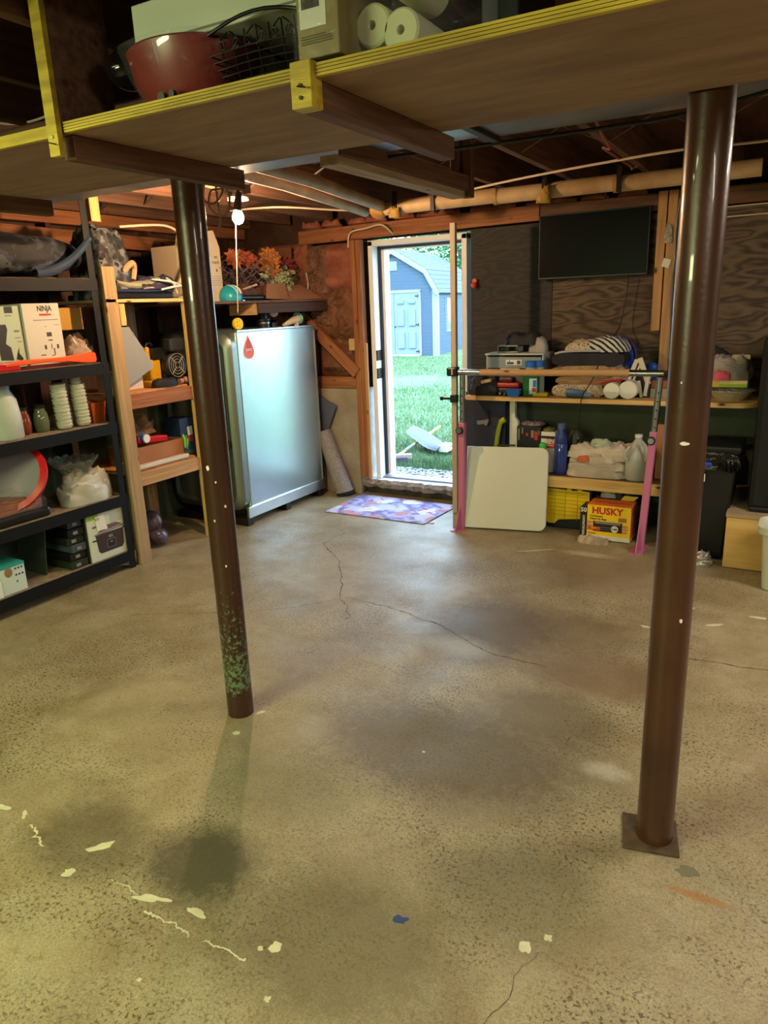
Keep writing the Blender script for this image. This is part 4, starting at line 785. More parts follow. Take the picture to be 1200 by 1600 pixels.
fold_layer(-1.37, -.96, 4.685, 4.96, bz + .075, bz + .13, 3, .008).solo('striped_blanket', 'tan striped blanket folded above the white fringed rug', 'blanket', tanb)
fold_layer(-1.40, -.97, 4.685, 4.96, bz + .13, bz + .195, 4, .008).solo('tan_blanket', 'plain tan blanket just under the black sheet in the textile stack', 'blanket', M('tan_blanket_cloth', 'a68a6a', .95, c2='8c7256', sc=30, bump=.5))
fold_layer(-1.40, -.95, 4.69, 4.96, bz + .195, bz + .275, 6, .008).solo('black_sheet', 'black folded fabric in the textile stack on the bench', 'fabric', M('black_cloth', '1b1b22', .85, c2='2a2a33', sc=9, bump=.3))
MB().tube(smoothpts([(-1.39, 4.72, bz + .27), (-1.33, 4.71, bz + .283), (-1.22, 4.71, bz + .288), (-1.1, 4.71, bz + .288)]), .008).solo('grey_edge_band', 'pale grey piping along the front of the black folded fabric', 'piping', M('band_grey', 'a6a8b2', .7))
MB().heap((-1.23, 4.83, bz + .28), .24, .2, .065, seed=7, rough=.25, fs=7).solo('cream_towel', 'speckled cream towel on top of the black folded fabric', 'towel', M('speckled_cream', 'c6b79c', .95, c2='5e5248', sc=70, lo=.55, hi=.62, bump=.8, bsc=80))
def stripes():
    m = M('striped_cloth', 'c9c9c2', .9); n = m.node_tree.nodes; L = m.node_tree.links; tc = n.new('ShaderNodeTexCoord'); w = n.new('ShaderNodeTexWave'); w.inputs['Scale'].default_value = 14; w.inputs['Distortion'].default_value = 1.2; w.wave_type = 'BANDS'; w.bands_direction = 'DIAGONAL'
    L.new(tc.outputs['Object'], w.inputs[0]); r = n.new('ShaderNodeValToRGB'); r.color_ramp.interpolation = 'CONSTANT'; r.color_ramp.elements[0].color = lin('1e2530'); r.color_ramp.elements[1].position = .42; r.color_ramp.elements[1].color = lin('c9c9c2')
    L.new(w.outputs[0], r.inputs[0]); L.new(r.outputs[0], n['Principled BSDF'].inputs['Base Color']); return m
MB().heap((-1.08, 4.81, bz + .28), .28, .2, .085, seed=9, rough=.2, fs=6, rz=-.25).solo('striped_towel', 'black and white striped towel draped on the textile stack', 'towel', stripes())
bg_ = thing('blue_tote', 'shiny blue tote bag with looped handles behind the striped towel', 'bag', (-.96, 4.9, bz))
MB().box(-1.06, 4.90, bz, -.93, 4.985, 1.19).part('bag_body', M('blue_shiny', '2c47b4', .3, bump=.3, bsc=20), bg_, bev=.01); MB().tube(arc((-1.03, 4.90, 1.13), .11, -10, 130, 18, (1, 0, 0), (0, 0, 1)), .007).tube(arc((-1.05, 4.97, 1.13), .12, 0, 130, 18, (1, 0, 0), (0, 0, 1)), .007).part('handle', M('handle_navy', '3a3c74', .4), bg_)
bt = thing('blue_tube', 'grey-blue tube with narrow cap lying on the bench edge', 'tube', (-1.21, 4.64, bz)); MB().cyl((-1.285, 4.665, bz + .03), (-1.17, 4.635, bz + .025), .03, .024, n=18).part('tube', M('tube_blue', '54708f', .45), bt, bev=.004); MB().cyl((-1.17, 4.635, bz + .025), (-1.125, 4.625, bz + .02), .016, .01, n=14).part('cap', M('cap_blue', '86a9d6', .4), bt)
rolls = []
for i, (x, y, z, r, l) in enumerate(((-1.0, 4.615, bz + .051, .05, 'white paper roll wrapped in film, left one at the bench edge'), (-.905, 4.63, bz + .057, .056, 'white paper roll, right one at the bench edge near the barre'))):
    t = thing('paper_roll', l, 'roll', (x, y + .07, bz), group='paper rolls on the bench'); MB().lathe([(.006, 0), (r - .004, 0), (r, .004), (r, .14), (r - .004, .144), (.006, .144)], (x, y, z), 28, Matrix.Rotation(math.radians(-90), 4, 'X')).part('roll', M('roll_white%d' % i, 'dadad2', .7), t)
    MB().lathe([(r + .002, 0), (r + .003, .15)], (x, y - .004, z), 28, Matrix.Rotation(math.radians(-90), 4, 'X'), cap=False).part('film', film, t)
MB().tube(smoothpts([(-1.1, 4.67, bz + .096), (-1.02, 4.66, bz + .108), (-.94, 4.66, bz + .118)]), .006).solo('red_piping', 'thin red trim between the blanket and the paper rolls', 'trim', red_pl)
MB().heap((-.975, 4.74, bz + .112), .14, .1, .07, seed=12, rough=.6, fs=12).solo('plastic_wrap', 'crumpled pinkish plastic wrap above the two paper rolls', 'wrap', M('wrap_grey', 'a08a86', .3, c2='7a6a70', sc=20, bump=.8))
zz = thing('white_block_kit', 'upright white and black zigzag packaging behind the right barre end', 'packaging', (-.85, 4.72, bz))
for (a, b2, w) in (((-.93, .08), (-.875, .23), .025), ((-.86, .24), (-.80, .08), .03), ((-.90, .08), (-.855, .2), .012), ((-.815, .01), (-.80, .13), .05), ((-.86, .1), (-.835, .0), .02)):
    MB().beam((a[0], 4.72, bz + a[1] + .005), (b2[0], 4.72, bz + b2[1] + .005), .02, w, (0, 0, 1)).part('panel', M('packaging_white', 'c9c4b6', .5), zz, bev=.002)
MB().box(-.915, 4.735, bz, -.79, 4.75, bz + .12).part('dark_insert', paper_black, zz); MB().box(-.825, 4.705, bz + .02, -.795, 4.708, bz + .095).part('navy_label', M('navy_label', '2a2f5e', .4), zz)
MB().ball((-.81, 4.86, 1.06), .04, 1, .8, .8).box(-.85, 4.82, bz, -.77, 4.9, 1.04).solo('blue_cleaner_bottle', 'blue topped container behind the zigzag packaging', 'container', M('container_blue', '1d52a8', .35), bev=.004)
MB().box(-.79, 4.75, bz + .06, -.64, 4.9, bz + .105).solo('orange_box', 'dull orange box at the right end of the bench behind the barre', 'box', M('dull_orange', '96543c', .6), bev=.003)
MB().box(-.80, 4.74, bz, -.62, 4.92, bz + .058).solo('white_case', 'pale flat case under the dull orange box', 'case', M('pale_case', '8d8578', .5), bev=.004)
# right end, behind the big post
fp = thing('foil_pan', 'foil baking pan with clear lid at the right end of the bench', 'pan', (-.33, 4.78, bz))
MB().lathe([(.085, 0), (.09, .002), (.125, .052), (.14, .054), (.141, .058), (.12, .056), (.088, .008), (.0, .006)], (-.34, 4.765, bz), 40, cap=False, sx=.95, sy=.8).part('pan', M('foil', 'd6d2c8', .3, .6, bump=1, bsc=50), fp)
MB().lathe([(.14, .058), (.13, .07), (.0, .078)], (-.34, 4.765, bz), 36, cap=False, sx=.95, sy=.8).part('lid', film, fp)
yb = card_box('yellow_snack_box', 'flat yellow and green carton lying on the foil pan', -.45, 4.69, bz + .079, -.25, 4.84, bz + .12, M('snack_yellow', 'c9b84a', .5)); MB().box(-.40, 4.6885, bz + .082, -.25, 4.6895, bz + .098).part('green_band', green_pr, yb); MB().box(-.4, 4.6885, bz + .1, -.25, 4.6895, bz + .116).part('cream_band', M('cream_print', 'd6cfa2', .5), yb)
MB().heap((-.37, 4.78, bz + .121), .26, .18, .12, seed=15, rough=.35, fs=7).solo('grey_clothes', 'heap of grey clothing on top of the yellow carton', 'clothing', M('grey_cloth', 'a39a97', .9, c2='837a78', sc=8))
MB().heap((-.385, 4.685, bz + .12), .09, .04, .05, seed=16, rough=.3, fs=10).solo('pink_cloth', 'bright pink folded cloth in front of the grey clothing', 'cloth', M('pink_cloth', 'd65a78', .8))
MB().box(-.35, 4.75, bz + .235, -.25, 4.82, bz + .262).solo('sandwich_box', 'clear box with tan content on top of the grey clothing', 'box', M('tan_content', '9a8352', .5, c2='b9b0a0', sc=12), bev=.004)
MB().heap((-.43, 4.86, bz + .121), .16, .1, .15, seed=18, rough=.3).solo('black_cloth', 'dark cloth behind the grey clothing at the bench end', 'cloth', M('dark_cloth', '1e1c1f', .9))
# --- items on the lower shelf
lz = .371
bt2 = thing('bulb_box', 'black carton with red and white print on the lower shelf', 'box', (-1.55, 4.8, lz)); MB().box(-1.635, 4.70, lz, -1.468, 4.88, .675).part('carton', M('black_carton', '121116', .5), bt2, bev=.003)
for (x0, z0, x1, z1, m_) in ((-1.60, .625, -1.59, .665, paper_grey), (-1.625, .58, -1.615, .66, paper_grey), (-1.535, .60, -1.515, .65, paper_grey), (-1.51, .585, -1.487, .645, paper_red), (-1.57, .61, -1.555, .63, paper_red), (-1.482, .62, -1.475, .65, paper_grey)): MB().box(x0, 4.6985, z0, x1, 4.6995, z1).part('print', m_, bt2)
MB().heap((-1.55, 4.79, .677), .16, .14, .018, seed=4, rough=.6, fs=20).solo('fabric_scraps', 'dark red and grey scraps on top of the black carton', 'scraps', M('scrap', '4a2c30', .9, c2='8a8488', sc=60))
bi = thing('primer_box', 'white carton with red letters reading BIN on the lower shelf', 'carton', (-1.415, 4.75, lz)); MB().box(-1.465, 4.70, lz, -1.368, 4.79, .645).part('carton', paper_white, bi, bev=.003); MB().box(-1.463, 4.6985, .60, -1.37, 4.6995, .618).part('band', paper_black, bi)
MB().box(-1.435, 4.6975, .535, -1.372, 4.6987, .60).part('red_panel', paper_red, bi); text('BIN', .04, paper_white, bi, Vector((-1.404, 4.6968, .583)), (1, 0, 0), (0, 0, 1), bold=.0012); MB().box(-1.43, 4.6965, .565, -1.377, 4.6972, .568).box(-1.43, 4.6965, .553, -1.377, 4.6972, .557).part('white_line', paper_white, bi); MB().heap((-1.42, 4.74, .646), .08, .07, .02, seed=5, rough=.5, fs=20).part('lid', M('lid_olive', '5a5a2a', .5), bi)
gc = thing('spray_can', 'spray can with bright green cap in front of the white BIN carton', 'can', (-1.44, 4.65, lz)); MB().cyl((-1.44, 4.66, lz), (-1.44, 4.66, .535), .024).part('can', paper_white, gc); MB().lathe([(.024, .536), (.024, .565), (.018, .575), (.01, .58)], (-1.44, 4.66, 0), 20).part('cap', M('bright_green', '22b53a', .4), gc)
bw = thing('blue_bottle', 'tall translucent blue water bottle on the lower shelf', 'bottle', (-1.325, 4.7, lz)); MB().lathe([(.036, 0), (.043, .02), (.043, .2), (.04, .205), (.043, .21), (.038, .26), (.022, .29), (.022, .31)], (-1.325, 4.69, lz), 26).part('bottle', M('bottle_blue', '223a86', .15, coat=.5), bw); MB().lathe([(.024, .3), (.024, .335), (.018, .34)], (-1.325, 4.69, lz), 20).part('cap', M('cap_bluegrey', '4b5d8e', .3), bw)
MB().lathe([(.05, 0), (.05, .25), (.03, .28)], (-1.265, 4.82, lz), 20).solo('olive_bottle', 'dark olive bottle behind the blue bottle', 'bottle', M('olive', '2e3420', .4)); MB().lathe([(.035, 0), (.035, .16), (.02, .19), (.02, .22)], (-1.22, 4.78, lz), 20).solo('black_bottle', 'black bottle behind the heap of white cloth', 'bottle', M('bottle_black', '15161a', .3))
ct = thing('cloth_bundle', 'clear bag stuffed with folded white cloths on the lower shelf', 'cloths', (-1.08, 4.76, lz))
rag = M('white_rag', 'c8bfae', .9, c2='b3a898', sc=6, bump=.3)
for (x, y, z, lx, ly, h, sd) in ((-1.09, 4.765, lz, .40, .26, .08, 1), (-1.09, 4.765, lz + .05, .38, .24, .06, 5), (-1.10, 4.765, lz + .09, .35, .22, .05, 7), (-1.15, 4.77, lz + .12, .27, .2, .075, 2), (-.97, 4.77, lz + .11, .22, .2, .09, 3)): MB().heap((x, y, z), lx, ly, h, seed=sd, rough=.4, fs=8, nu=64, nv=40, flat=4).part('cloth', rag, ct)
MB().heap((-1.09, 4.76, lz + .0), .415, .285, .125, seed=1.2, rough=.6, fs=9).part('bag', film, ct)
MB().heap((-1.165, 4.66, lz + .1), .085, .04, .04, seed=8, rough=.3).part('orange_cloth', M('orange_cloth', 'c0623a', .9), ct)
MB().heap((-1.08, 4.76, lz + .19), .12, .1, .045, seed=11, rough=.5, fs=10).solo('mint_cloth', 'small pale mint cloth topping the white cloths under the black cord', 'cloth', M('mint_cloth', 'a6b5a2', .9))
jg = thing('milk_jug', 'cloudy plastic gallon jug on the lower shelf beside the pink upright', 'jug', (-.835, 4.7, lz))
jm = M('jug_plastic', 'b9bcb8', .3, trans=.2); MB().lathe([(.066, 0), (.073, .01), (.073, .13), (.068, .17), (.05, .22), (.026, .25), (.02, .262), (.02, .275)], (-.835, 4.70, lz), 28).part('jug', jm, jg); MB().lathe([(.023, .27), (.023, .288)], (-.835, 4.70, lz), 20).part('cap', M('jug_cap', 'dcdcd4', .4), jg)
MB().tube(smoothpts([(-.80, 4.63, lz + .255), (-.772, 4.62, lz + .22), (-.768, 4.62, lz + .16), (-.775, 4.635, lz + .135)]), .009).part('handle', jm, jg)
MB().tube(smoothpts([(-.872, 4.625, lz + .225), (-.893, 4.62, lz + .19), (-.9, 4.62, lz + .155), (-.885, 4.63, lz + .14)]), .008).part('handle', jm, jg)
MB().box(-.735, 4.75, lz, -.63, 4.9, .72).solo('brown_carton', 'plain brown carton on the lower shelf behind the pink upright', 'carton', cardboard, bev=.003)
# --- floor items under the bench
yc = thing('storage_tote', 'black storage tote with interlocking yellow lid under the lower shelf', 'tote', (-1.25, 4.78, 0)); MB().box(-1.43, 4.66, 0, -1.10, 4.92, .285).part('tote_body', black_pl, yc, bev=.008)
P = [(-1.42, .06), (-1.38, .035), (-1.34, .035), (-1.31, .065), (-1.14, .085), (-1.115, .10), (-1.11, .27), (-1.16, .275), (-1.162, .282), (-1.19, .283), (-1.192, .272), (-1.23, .272), (-1.232, .284), (-1.26, .284), (-1.262, .274), (-1.42, .28)]
MB().prism(P, face((0, 4.65, 0), (1, 0, 0), (0, 0, 1)), .012).part('lid_flap', yellow_pl, yc, bev=.002)
b = MB()
for k in range(7): b.box(-1.415, 4.6355, .10 + k * .026, -1.12, 4.6375, .103 + k * .026)
for x in (-1.395, -1.34, -1.27, -1.19): b.box(x, 4.6355, .07, x + .003, 4.6375, .268)
b.part('lid_ribs', M('rib_shadow_yellow', 'a88f0a', .5), yc)
hx = thing('trash_bag_box', 'yellow and black HUSKY contractor bag carton on the floor', 'carton', (-.95, 4.58, 0))
X0, X1, Y0, Y1 = -1.085, -.815, 4.49, 4.66
MB().box(X0, Y0, .006, X1, Y1, .232).part('carton', yellow_pr, hx, bev=.002); yy = Y0 - .0008
MB().box(X0, yy, .006, X1 - .001, yy + .0006, .034).part('white_base', paper_white, hx); MB().box(X0 - .046, Y0 + .004, .012, X0, Y1, .21).part('black_side_panel', paper_black, hx, bev=.002)
MB().box(X0 - .044, Y0 + .0025, .172, X0 - .001, Y0 + .0035, .208).part('count_patch', paper_black, hx); text('50', .04, paper_white, hx, Vector((X0 - .023, Y0 + .001, .193)), (1, 0, 0), (0, 0, 1), bold=.001)
text('CONTRACTOR PACK', .020, paper_white, hx, Vector((X0 - .022, Y0 + .001, .092)), (0, 0, -1), (1, 0, 0), bold=.0006, sx=.68)
text('HUSKY', .062, paper_red, hx, Vector((-.96, yy - .0004, .196)), (1, 0, 0), (0, 0, 1), bold=.0022, sx=.98)
text('Contractor', .018, paper_black, hx, Vector((-1.068, yy - .0004, .161)), (1, 0, 0), (0, 0, 1), align='LEFT', bold=.0003); text('Clean-Up Bags', .018, paper_black, hx, Vector((-1.068, yy - .0004, .143)), (1, 0, 0), (0, 0, 1), align='LEFT', bold=.0003)
MB().box(-.89, yy - .0004, .135, -.84, yy + .0004, .162).part('print_patch', M('brownish_print', '9a6a3a', .5), hx)
MB().box(-1.045, yy - .001, .062, -.865, yy, .128).part('roll_picture', paper_black, hx); MB().box(-1.035, yy - .0016, .112, -.875, yy - .0008, .127).part('roll_top', paper_grey, hx); MB().box(-1.04, yy - .0016, .088, -.93, yy - .0008, .091).box(-1.04, yy - .0016, .075, -.93, yy - .0008, .077).part('roll_line', paper_grey, hx)
for (x, z, sx) in ((-1.066, .118, 1), (-1.068, .098, 1), (-.85, .108, 1.2), (-.845, .09, 1.2), (-.85, .07, 1.2)): MB().ball((x, yy, z), .012, 1.5 * sx, .12, .7, 12, 8).part('finger_picture', M('print_skin', 'c48260', .5), hx)
MB().box(-1.078, yy - .002, .068, -1.0, yy - .0016, .092).part('red_flash', M('flash_red', 'c2452f', .5), hx); text('HEAVY', .012, yellow_pr, hx, Vector((-1.04, yy - .0026, .081)), (1, 0, 0), (0, 0, 1), bold=.0004)
MB().cyl((-.91, yy - .002, .085), (-.91, yy - .0012, .085), .023, n=10).part('badge', paper_white, hx, smooth=False); text('3 MIL', .016, paper_black, hx, Vector((-.91, yy - .0026, .084)), (1, 0, 0), (0, 0, 1), bold=.0006)
text('50 BAGS', .013, paper_black, hx, Vector((-1.075, yy - .0012, .046)), (1, 0, 0), (0, 0, 1), align='LEFT')
MB().box(X1, Y0 + .004, .03, X1 + .001, Y1 - .004, .225).part('side_print', orange_pr, hx); text('HUSKY', .05, paper_red, hx, Vector((X1 + .0016, 4.575, .18)), (0, 1, 0), (0, 0, 1), bold=.001, sx=.8)
for k in range(5): MB().box(X1 + .001, Y0 + .02, .13 - k * .022, X1 + .0018, Y1 - .02 - .02 * (k % 2), .136 - k * .022).part('print_line', paper_red, hx)
MB().box(X0, Y0 + .001, .2322, X1, Y1, .2328).part('top_print', orange_pr, hx); text('CONTRACTOR', .035, paper_red, hx, Vector((-.95, 4.57, .2335)), (1, 0, 0), (0, 1, 0), bold=.001, sx=.9)
MB().prism([(-.02, 0), (.06, 0), (.09, .03), (.0, .03)], face((X1 - .08, Y1, .233), (1, 0, 0), (0, .3, 1)), .002).part('open_flap', yellow_pr, hx)
MB().heap((-.97, 4.78, 0), .3, .16, .29, seed=6, rough=.4, fs=6).solo('plastic_bags', 'dark bundle of bags behind the yellow HUSKY carton', 'bags', M('dark_bag', '1c2024', .35, c2='3c4046', sc=14))
MB().heap((-1.0, 4.70, .236), .1, .06, .045, seed=16, rough=.6, fs=10).solo('white_plastic_bag', 'scrap of white plastic bag poking up behind the HUSKY carton', 'bag', M('bag_white', 'a8a8ac', .4))
# trash can
tc_ = thing('trash_can', 'tall black trash can lined with a black bag behind the right post', 'bin', (-.4, 4.52, 0))
def taper(x0, x1, y0, y1, z0, z1, k, nm, mat, par, bev=.012):
    b = MB(); b.box(x0, y0, z0, x1, y1, z1); cx, cy = (x0 + x1) / 2, (y0 + y1) / 2
    for v in b.b.verts:
        if v.co.z < (z0 + z1) / 2: v.co.x = cx + (v.co.x - cx) * k; v.co.y = cy + (v.co.y - cy) * k
    return b.part(nm, mat, par, bev=bev)
taper(-.60, -.245, 4.37, 4.69, .004, .60, .8, 'can_body', M('can_black', '08090b', .5), tc_); taper(-.615, -.225, 4.355, 4.705, .63, .675, .97, 'swing_rim', M('rim_black', '101113', .35), tc_, .015)
b = MB(); 
def drape(u, v):
    a = u * 2 * math.pi; cx, cy = -.42, 4.53; r = .5; c = math.copysign(abs(math.cos(a)) ** .3, math.cos(a)); s_ = math.copysign(abs(math.sin(a)) ** .3, math.sin(a)); k = noise.noise(Vector((c * 3, s_ * 3, v * 3))) * .014 + .008 * math.sin(a * 40) * v
    return Vector((cx + (.182 + k + .006) * c, cy + (.165 + k + .006) * s_, .64 - v * (.1 + .04 * noise.noise(Vector((c * 2, s_ * 2, 4))))))
b.grid(drape, 120, 12); b.part('liner_bag', M('liner_black', '0b0b0e', .12, bump=.9, bsc=30), tc_)
MB().heap((-.395, 4.352, .565), .05, .012, .02, seed=2, rough=.3).part('blue_tie', M('tie_blue', '1c3cb0', .4), tc_)
MB().box(-.455, 4.352, .47, -.40, 4.3545, .515).part('sticker', paper_white, tc_, bev=.002); MB().box(-.445, 4.351, .48, -.412, 4.3525, .505).part('sticker_print', paper_grey, tc_)
MB().heap((-.42, 4.28, 0), .2, .11, .065, seed=31, rough=.5, fs=16).solo('foil_parcel', 'crumpled silver foil parcel on the floor beside the trash can', 'parcel', M('crumpled_foil', 'a7a59c', .3, .7, bump=1, bsc=50))
# platform, washer, tub
pf = thing('wood_platform', 'knotty plywood platform box under the dark washer at right', 'platform', (.15, 4.6, 0))
MB().box(-.265, 4.28, 0.005, .60, 4.30, .30).part('front_board', wood('platform_ply', 'b08a4a', 'c9a765', sc=.35), pf); MB().box(-.265, 4.30, 0.005, -.245, 4.99, .30).part('side_board', pine_old, pf); MB().box(-.27, 4.275, .30, .60, 4.99, .318).part('top_board', M('platform_top', '8d7a5e', .7, c2='a08c6e', sc=7), pf)
wa = thing('washer', 'dark front-loading washer with chrome ringed door, cut by the right edge', 'washer', (.15, 4.66, .318))
MB().box(-.175, 4.36, .325, .51, 4.97, 1.27).part('cabinet', M('washer_dark', '1d1e21', .32, .3), wa, bev=.03); MB().box(-.165, 4.35, .32, .50, 4.96, .35).part('plinth_base', black_pl, wa, bev=.01)
MB().lathe([(.235, 0), (.24, .02), (.225, .035), (.19, .03), (.185, .01)], (.165, 4.362, .84), 48, Matrix.Rotation(math.radians(90), 4, 'X'), cap=False).part('door_ring', chrome, wa); MB().lathe([(.19, .008), (.15, .04), (.0, .055)], (.165, 4.362, .84), 40, Matrix.Rotation(math.radians(90), 4, 'X'), cap=False).part('door_glass', M('dark_glass', '060709', .08), wa)
MB().box(-.14, 4.352, 1.13, .47, 4.362, 1.23).part('control_panel', M('panel_black', '0c0d10', .2), wa, bev=.004); MB().cyl((.17, 4.352, 1.18), (.17, 4.33, 1.18), .035).part('dial', chrome, wa, bev=.003)
tu = thing('laundry_tub', 'translucent white plastic tub on the floor at the right edge', 'tub', (.12, 4.07, 0))
tubm = M('tub_white', 'c2c9b4', .35, trans=.15)
def tub(u, v):
    a = u * 2 * math.pi; c = math.copysign(abs(math.cos(a)) ** .45, math.cos(a)); s_ = math.copysign(abs(math.sin(a)) ** .45, math.sin(a))
    if v < .8: q = v / .8; hx, hy, z = .15 + .025 * q, .095 + .02 * q, .005 + .33 * q
    elif v < .9: hx, hy, z = .195, .135, .345
    else: hx, hy, z = .195, .135, .31
    return Vector((.095 + hx * c, 4.08 + hy * s_, z))
b = MB(); b.grid(tub, 64, 20); b.part('tub_body', tubm, tu); MB().prism(rrect(.28, .17, .05), Matrix.Translation((.095, 4.08, .002)), .006).part('tub_bottom', tubm, tu)
# television on the wall
tv = thing('television', 'black flat television mounted high on the plywood wall', 'television', (-1.235, 4.97, 1.83))
MB().box(-1.585, 4.935, 1.622, -.885, 4.97, 2.025).part('tv_body', black_pl, tv, bev=.004); MB().box(-1.577, 4.932, 1.634, -.893, 4.936, 2.017).part('screen', M('tv_screen', '040405', .3, spec=.06), tv); MB().box(-1.35, 4.97, 1.72, -1.12, 5.012, 1.93).part('wall_mount', dark_metal, tv)
MB().tube(smoothpts([(-1.0, 4.95, 1.63), (-1.01, 4.96, 1.5), (-1.04, 4.93, 1.3), (-1.08, 4.75, 1.2), (-1.12, 4.66, 1.02), (-1.17, 4.585, .9), (-1.18, 4.575, .78), (-1.19, 4.6, .66), (-1.19, 4.66, .63), (-1.13, 4.68, .615)]), .0035).solo('power_cord', 'black power cord hanging from the television over the bench', 'cord', black_cord)
MB().tube(smoothpts([(-.725, 4.95, 2.05), (-.735, 4.93, 1.85), (-.73, 4.93, 1.7), (-.745, 4.94, 1.55), (-.735, 4.95, 1.3), (-.73, 4.96, 1.1)]), .004).tube(smoothpts([(-.70, 4.95, 2.05), (-.715, 4.94, 1.8), (-.722, 4.94, 1.66), (-.75, 4.94, 1.62)]), .0035).solo('wall_cables', 'thin grey cables running down beside the pine studs', 'cables', M('cable_grey', '8a8580', .5))
MB().box(-.80, 4.943, 1.66, -.755, 4.946, 1.71).rot((-.78, 4.945, 1.69), 'Y', .3).solo('stud_tag', 'small white printed tag stapled on the pine stud', 'tag', paper_white); MB().heap((-.775, 4.944, 1.8), .045, .006, .11, seed=3, rough=.2).solo('clear_packet', 'small clear packet hanging on the pine stud above the tag', 'packet', M('packet', 'a89a8c', .3, c2='6a5a50', sc=60))
for z in (1.98, 1.925): MB().tube([(-.6, 5.005, z + .0), (-.3, 5.003, z + .003), (0, 5.005, z), (.6, 5.005, z)], .004).solo('wall_wire', ['upper white wire stapled across the plywood at right', 'lower white wire stapled across the plywood at right'][z < 1.95], 'wire', white_cable, group='wires on the plywood wall')
MB().box(-.06, 4.97, 1.76, .02, 5.014, 1.85).solo('outlet_box', 'white wall box on the plywood at the right edge', 'outlet', paper_white, bev=.003)
# floral mat by the door
def mat_floral():
    m = M('floral_mat_print', '8a83b5', .9); n = m.node_tree.nodes; L = m.node_tree.links; tc = n.new('ShaderNodeTexCoord'); cur = None
    def vor(sc, th, col, prev, off):
        mp = n.new('ShaderNodeMapping'); mp.inputs['Location'].default_value = off; L.new(tc.outputs['Object'], mp.inputs[0])
        nz = n.new('ShaderNodeTexNoise'); nz.inputs['Scale'].default_value = sc * 2.2; L.new(mp.outputs[0], nz.inputs[0]); mxx = n.new('ShaderNodeMixRGB'); mxx.inputs[0].default_value = .12; L.new(mp.outputs[0], mxx.inputs[1]); L.new(nz.outputs['Color'], mxx.inputs[2])
        v = n.new('ShaderNodeTexVoronoi'); v.inputs['Scale'].default_value = sc; L.new(mxx.outputs[0], v.inputs[0]); r = n.new('ShaderNodeValToRGB'); r.color_ramp.elements[0].position = th; r.color_ramp.elements[1].position = th + .04; r.color_ramp.elements[0].color = (1,) * 4; r.color_ramp.elements[1].color = (0, 0, 0, 1)
        L.new(v.outputs['Distance'], r.inputs[0]); x = n.new('ShaderNodeMixRGB'); L.new(r.outputs[0], x.inputs[0]); L.new(prev, x.inputs[1]); x.inputs[2].default_value = lin(col); return x.outputs[0]
    nz = n.new('ShaderNodeTexNoise'); nz.inputs['Scale'].default_value = 14; L.new(tc.outputs['Object'], nz.inputs[0]); r = n.new('ShaderNodeValToRGB'); r.color_ramp.elements[0].position = .4; r.color_ramp.elements[1].position = .6; r.color_ramp.elements[0].color = lin('6f6ba0'); r.color_ramp.elements[1].color = lin('a9a6c8'); L.new(nz.outputs[0], r.inputs[0])
    c = vor(5, .38, 'b8b4c8', r.outputs[0], (1, 2, 0)); c = vor(5.5, .24, 'b5808c', c, (0, 0, 0)); c = vor(4.2, .27, 'cfc6c0', c, (3, 1, 0)); c = vor(9, .13, 'a04a5c', c, (5, 5, 0)); L.new(c, n['Principled BSDF'].inputs['Base Color']); return m
mp_ = [(-3.03, 4.375), (-2.19, 4.37), (-2.165, 4.9), (-3.035, 4.93)]
MB().prism(mp_, Matrix.Translation((0, 0, .001)), .007).solo('door_mat', 'purple floral mat lying on the floor inside the doorway', 'mat', mat_floral(), bev=.002)
MB().prism([(-.03, -.02), (.03, -.01), (.02, .02)], Matrix.Translation((-2.165, 4.42, .001)), .003).solo('leaf_scrap', 'small grey scrap at the right front corner of the mat', 'scrap', paper_grey)

# ------------------------------------------------------------------ things on the black rack
def camo(name, a, b_, c, sc):
    m = M(name, a, .7); n = m.node_tree.nodes; L = m.node_tree.links; tc = n.new('ShaderNodeTexCoord')
    z = n.new('ShaderNodeTexNoise'); z.inputs['Scale'].default_value = sc; z.inputs['Detail'].default_value = 3; L.new(tc.outputs['Object'], z.inputs[0])
    r = n.new('ShaderNodeValToRGB'); r.color_ramp.interpolation = 'CONSTANT'; e = r.color_ramp.elements; e[0].color = lin(a); e[1].position = .44; e[1].color = lin(b_); q = e.new(.52); q.color = lin(c)
    L.new(z.outputs[0], r.inputs[0])
    ck = n.new('ShaderNodeTexVoronoi'); ck.inputs['Scale'].default_value = 24; L.new(tc.outputs['Object'], ck.inputs[0]); rr = n.new('ShaderNodeValToRGB'); rr.color_ramp.elements[0].position = .36; rr.color_ramp.elements[1].position = .4; L.new(ck.outputs['Distance'], rr.inputs[0])
    z2 = n.new('ShaderNodeTexNoise'); z2.inputs['Scale'].default_value = 5; L.new(tc.outputs['Object'], z2.inputs[0]); r2 = n.new('ShaderNodeValToRGB'); r2.color_ramp.elements[0].position = .57; r2.color_ramp.elements[1].position = .6; L.new(z2.outputs[0], r2.inputs[0])
    mx_ = n.new('ShaderNodeMath'); mx_.operation = 'MAXIMUM'; L.new(rr.outputs[0], mx_.inputs[0]); L.new(r2.outputs[0], mx_.inputs[1])
    x = n.new('ShaderNodeMixRGB'); L.new(mx_.outputs[0], x.inputs[0]); x.inputs[1].default_value = lin('060709'); L.new(r.outputs[0], x.inputs[2]); L.new(x.outputs[0], n['Principled BSDF'].inputs['Base Color']); return m
camo1 = camo('patterned_black_grey', '0b0c10', '232c40', '4a4f54', 9)
hb = thing('patterned_bag', 'long black and grey patterned padded bag on the top rack shelf', 'bag', (-3.62, 2.45, 1.702))
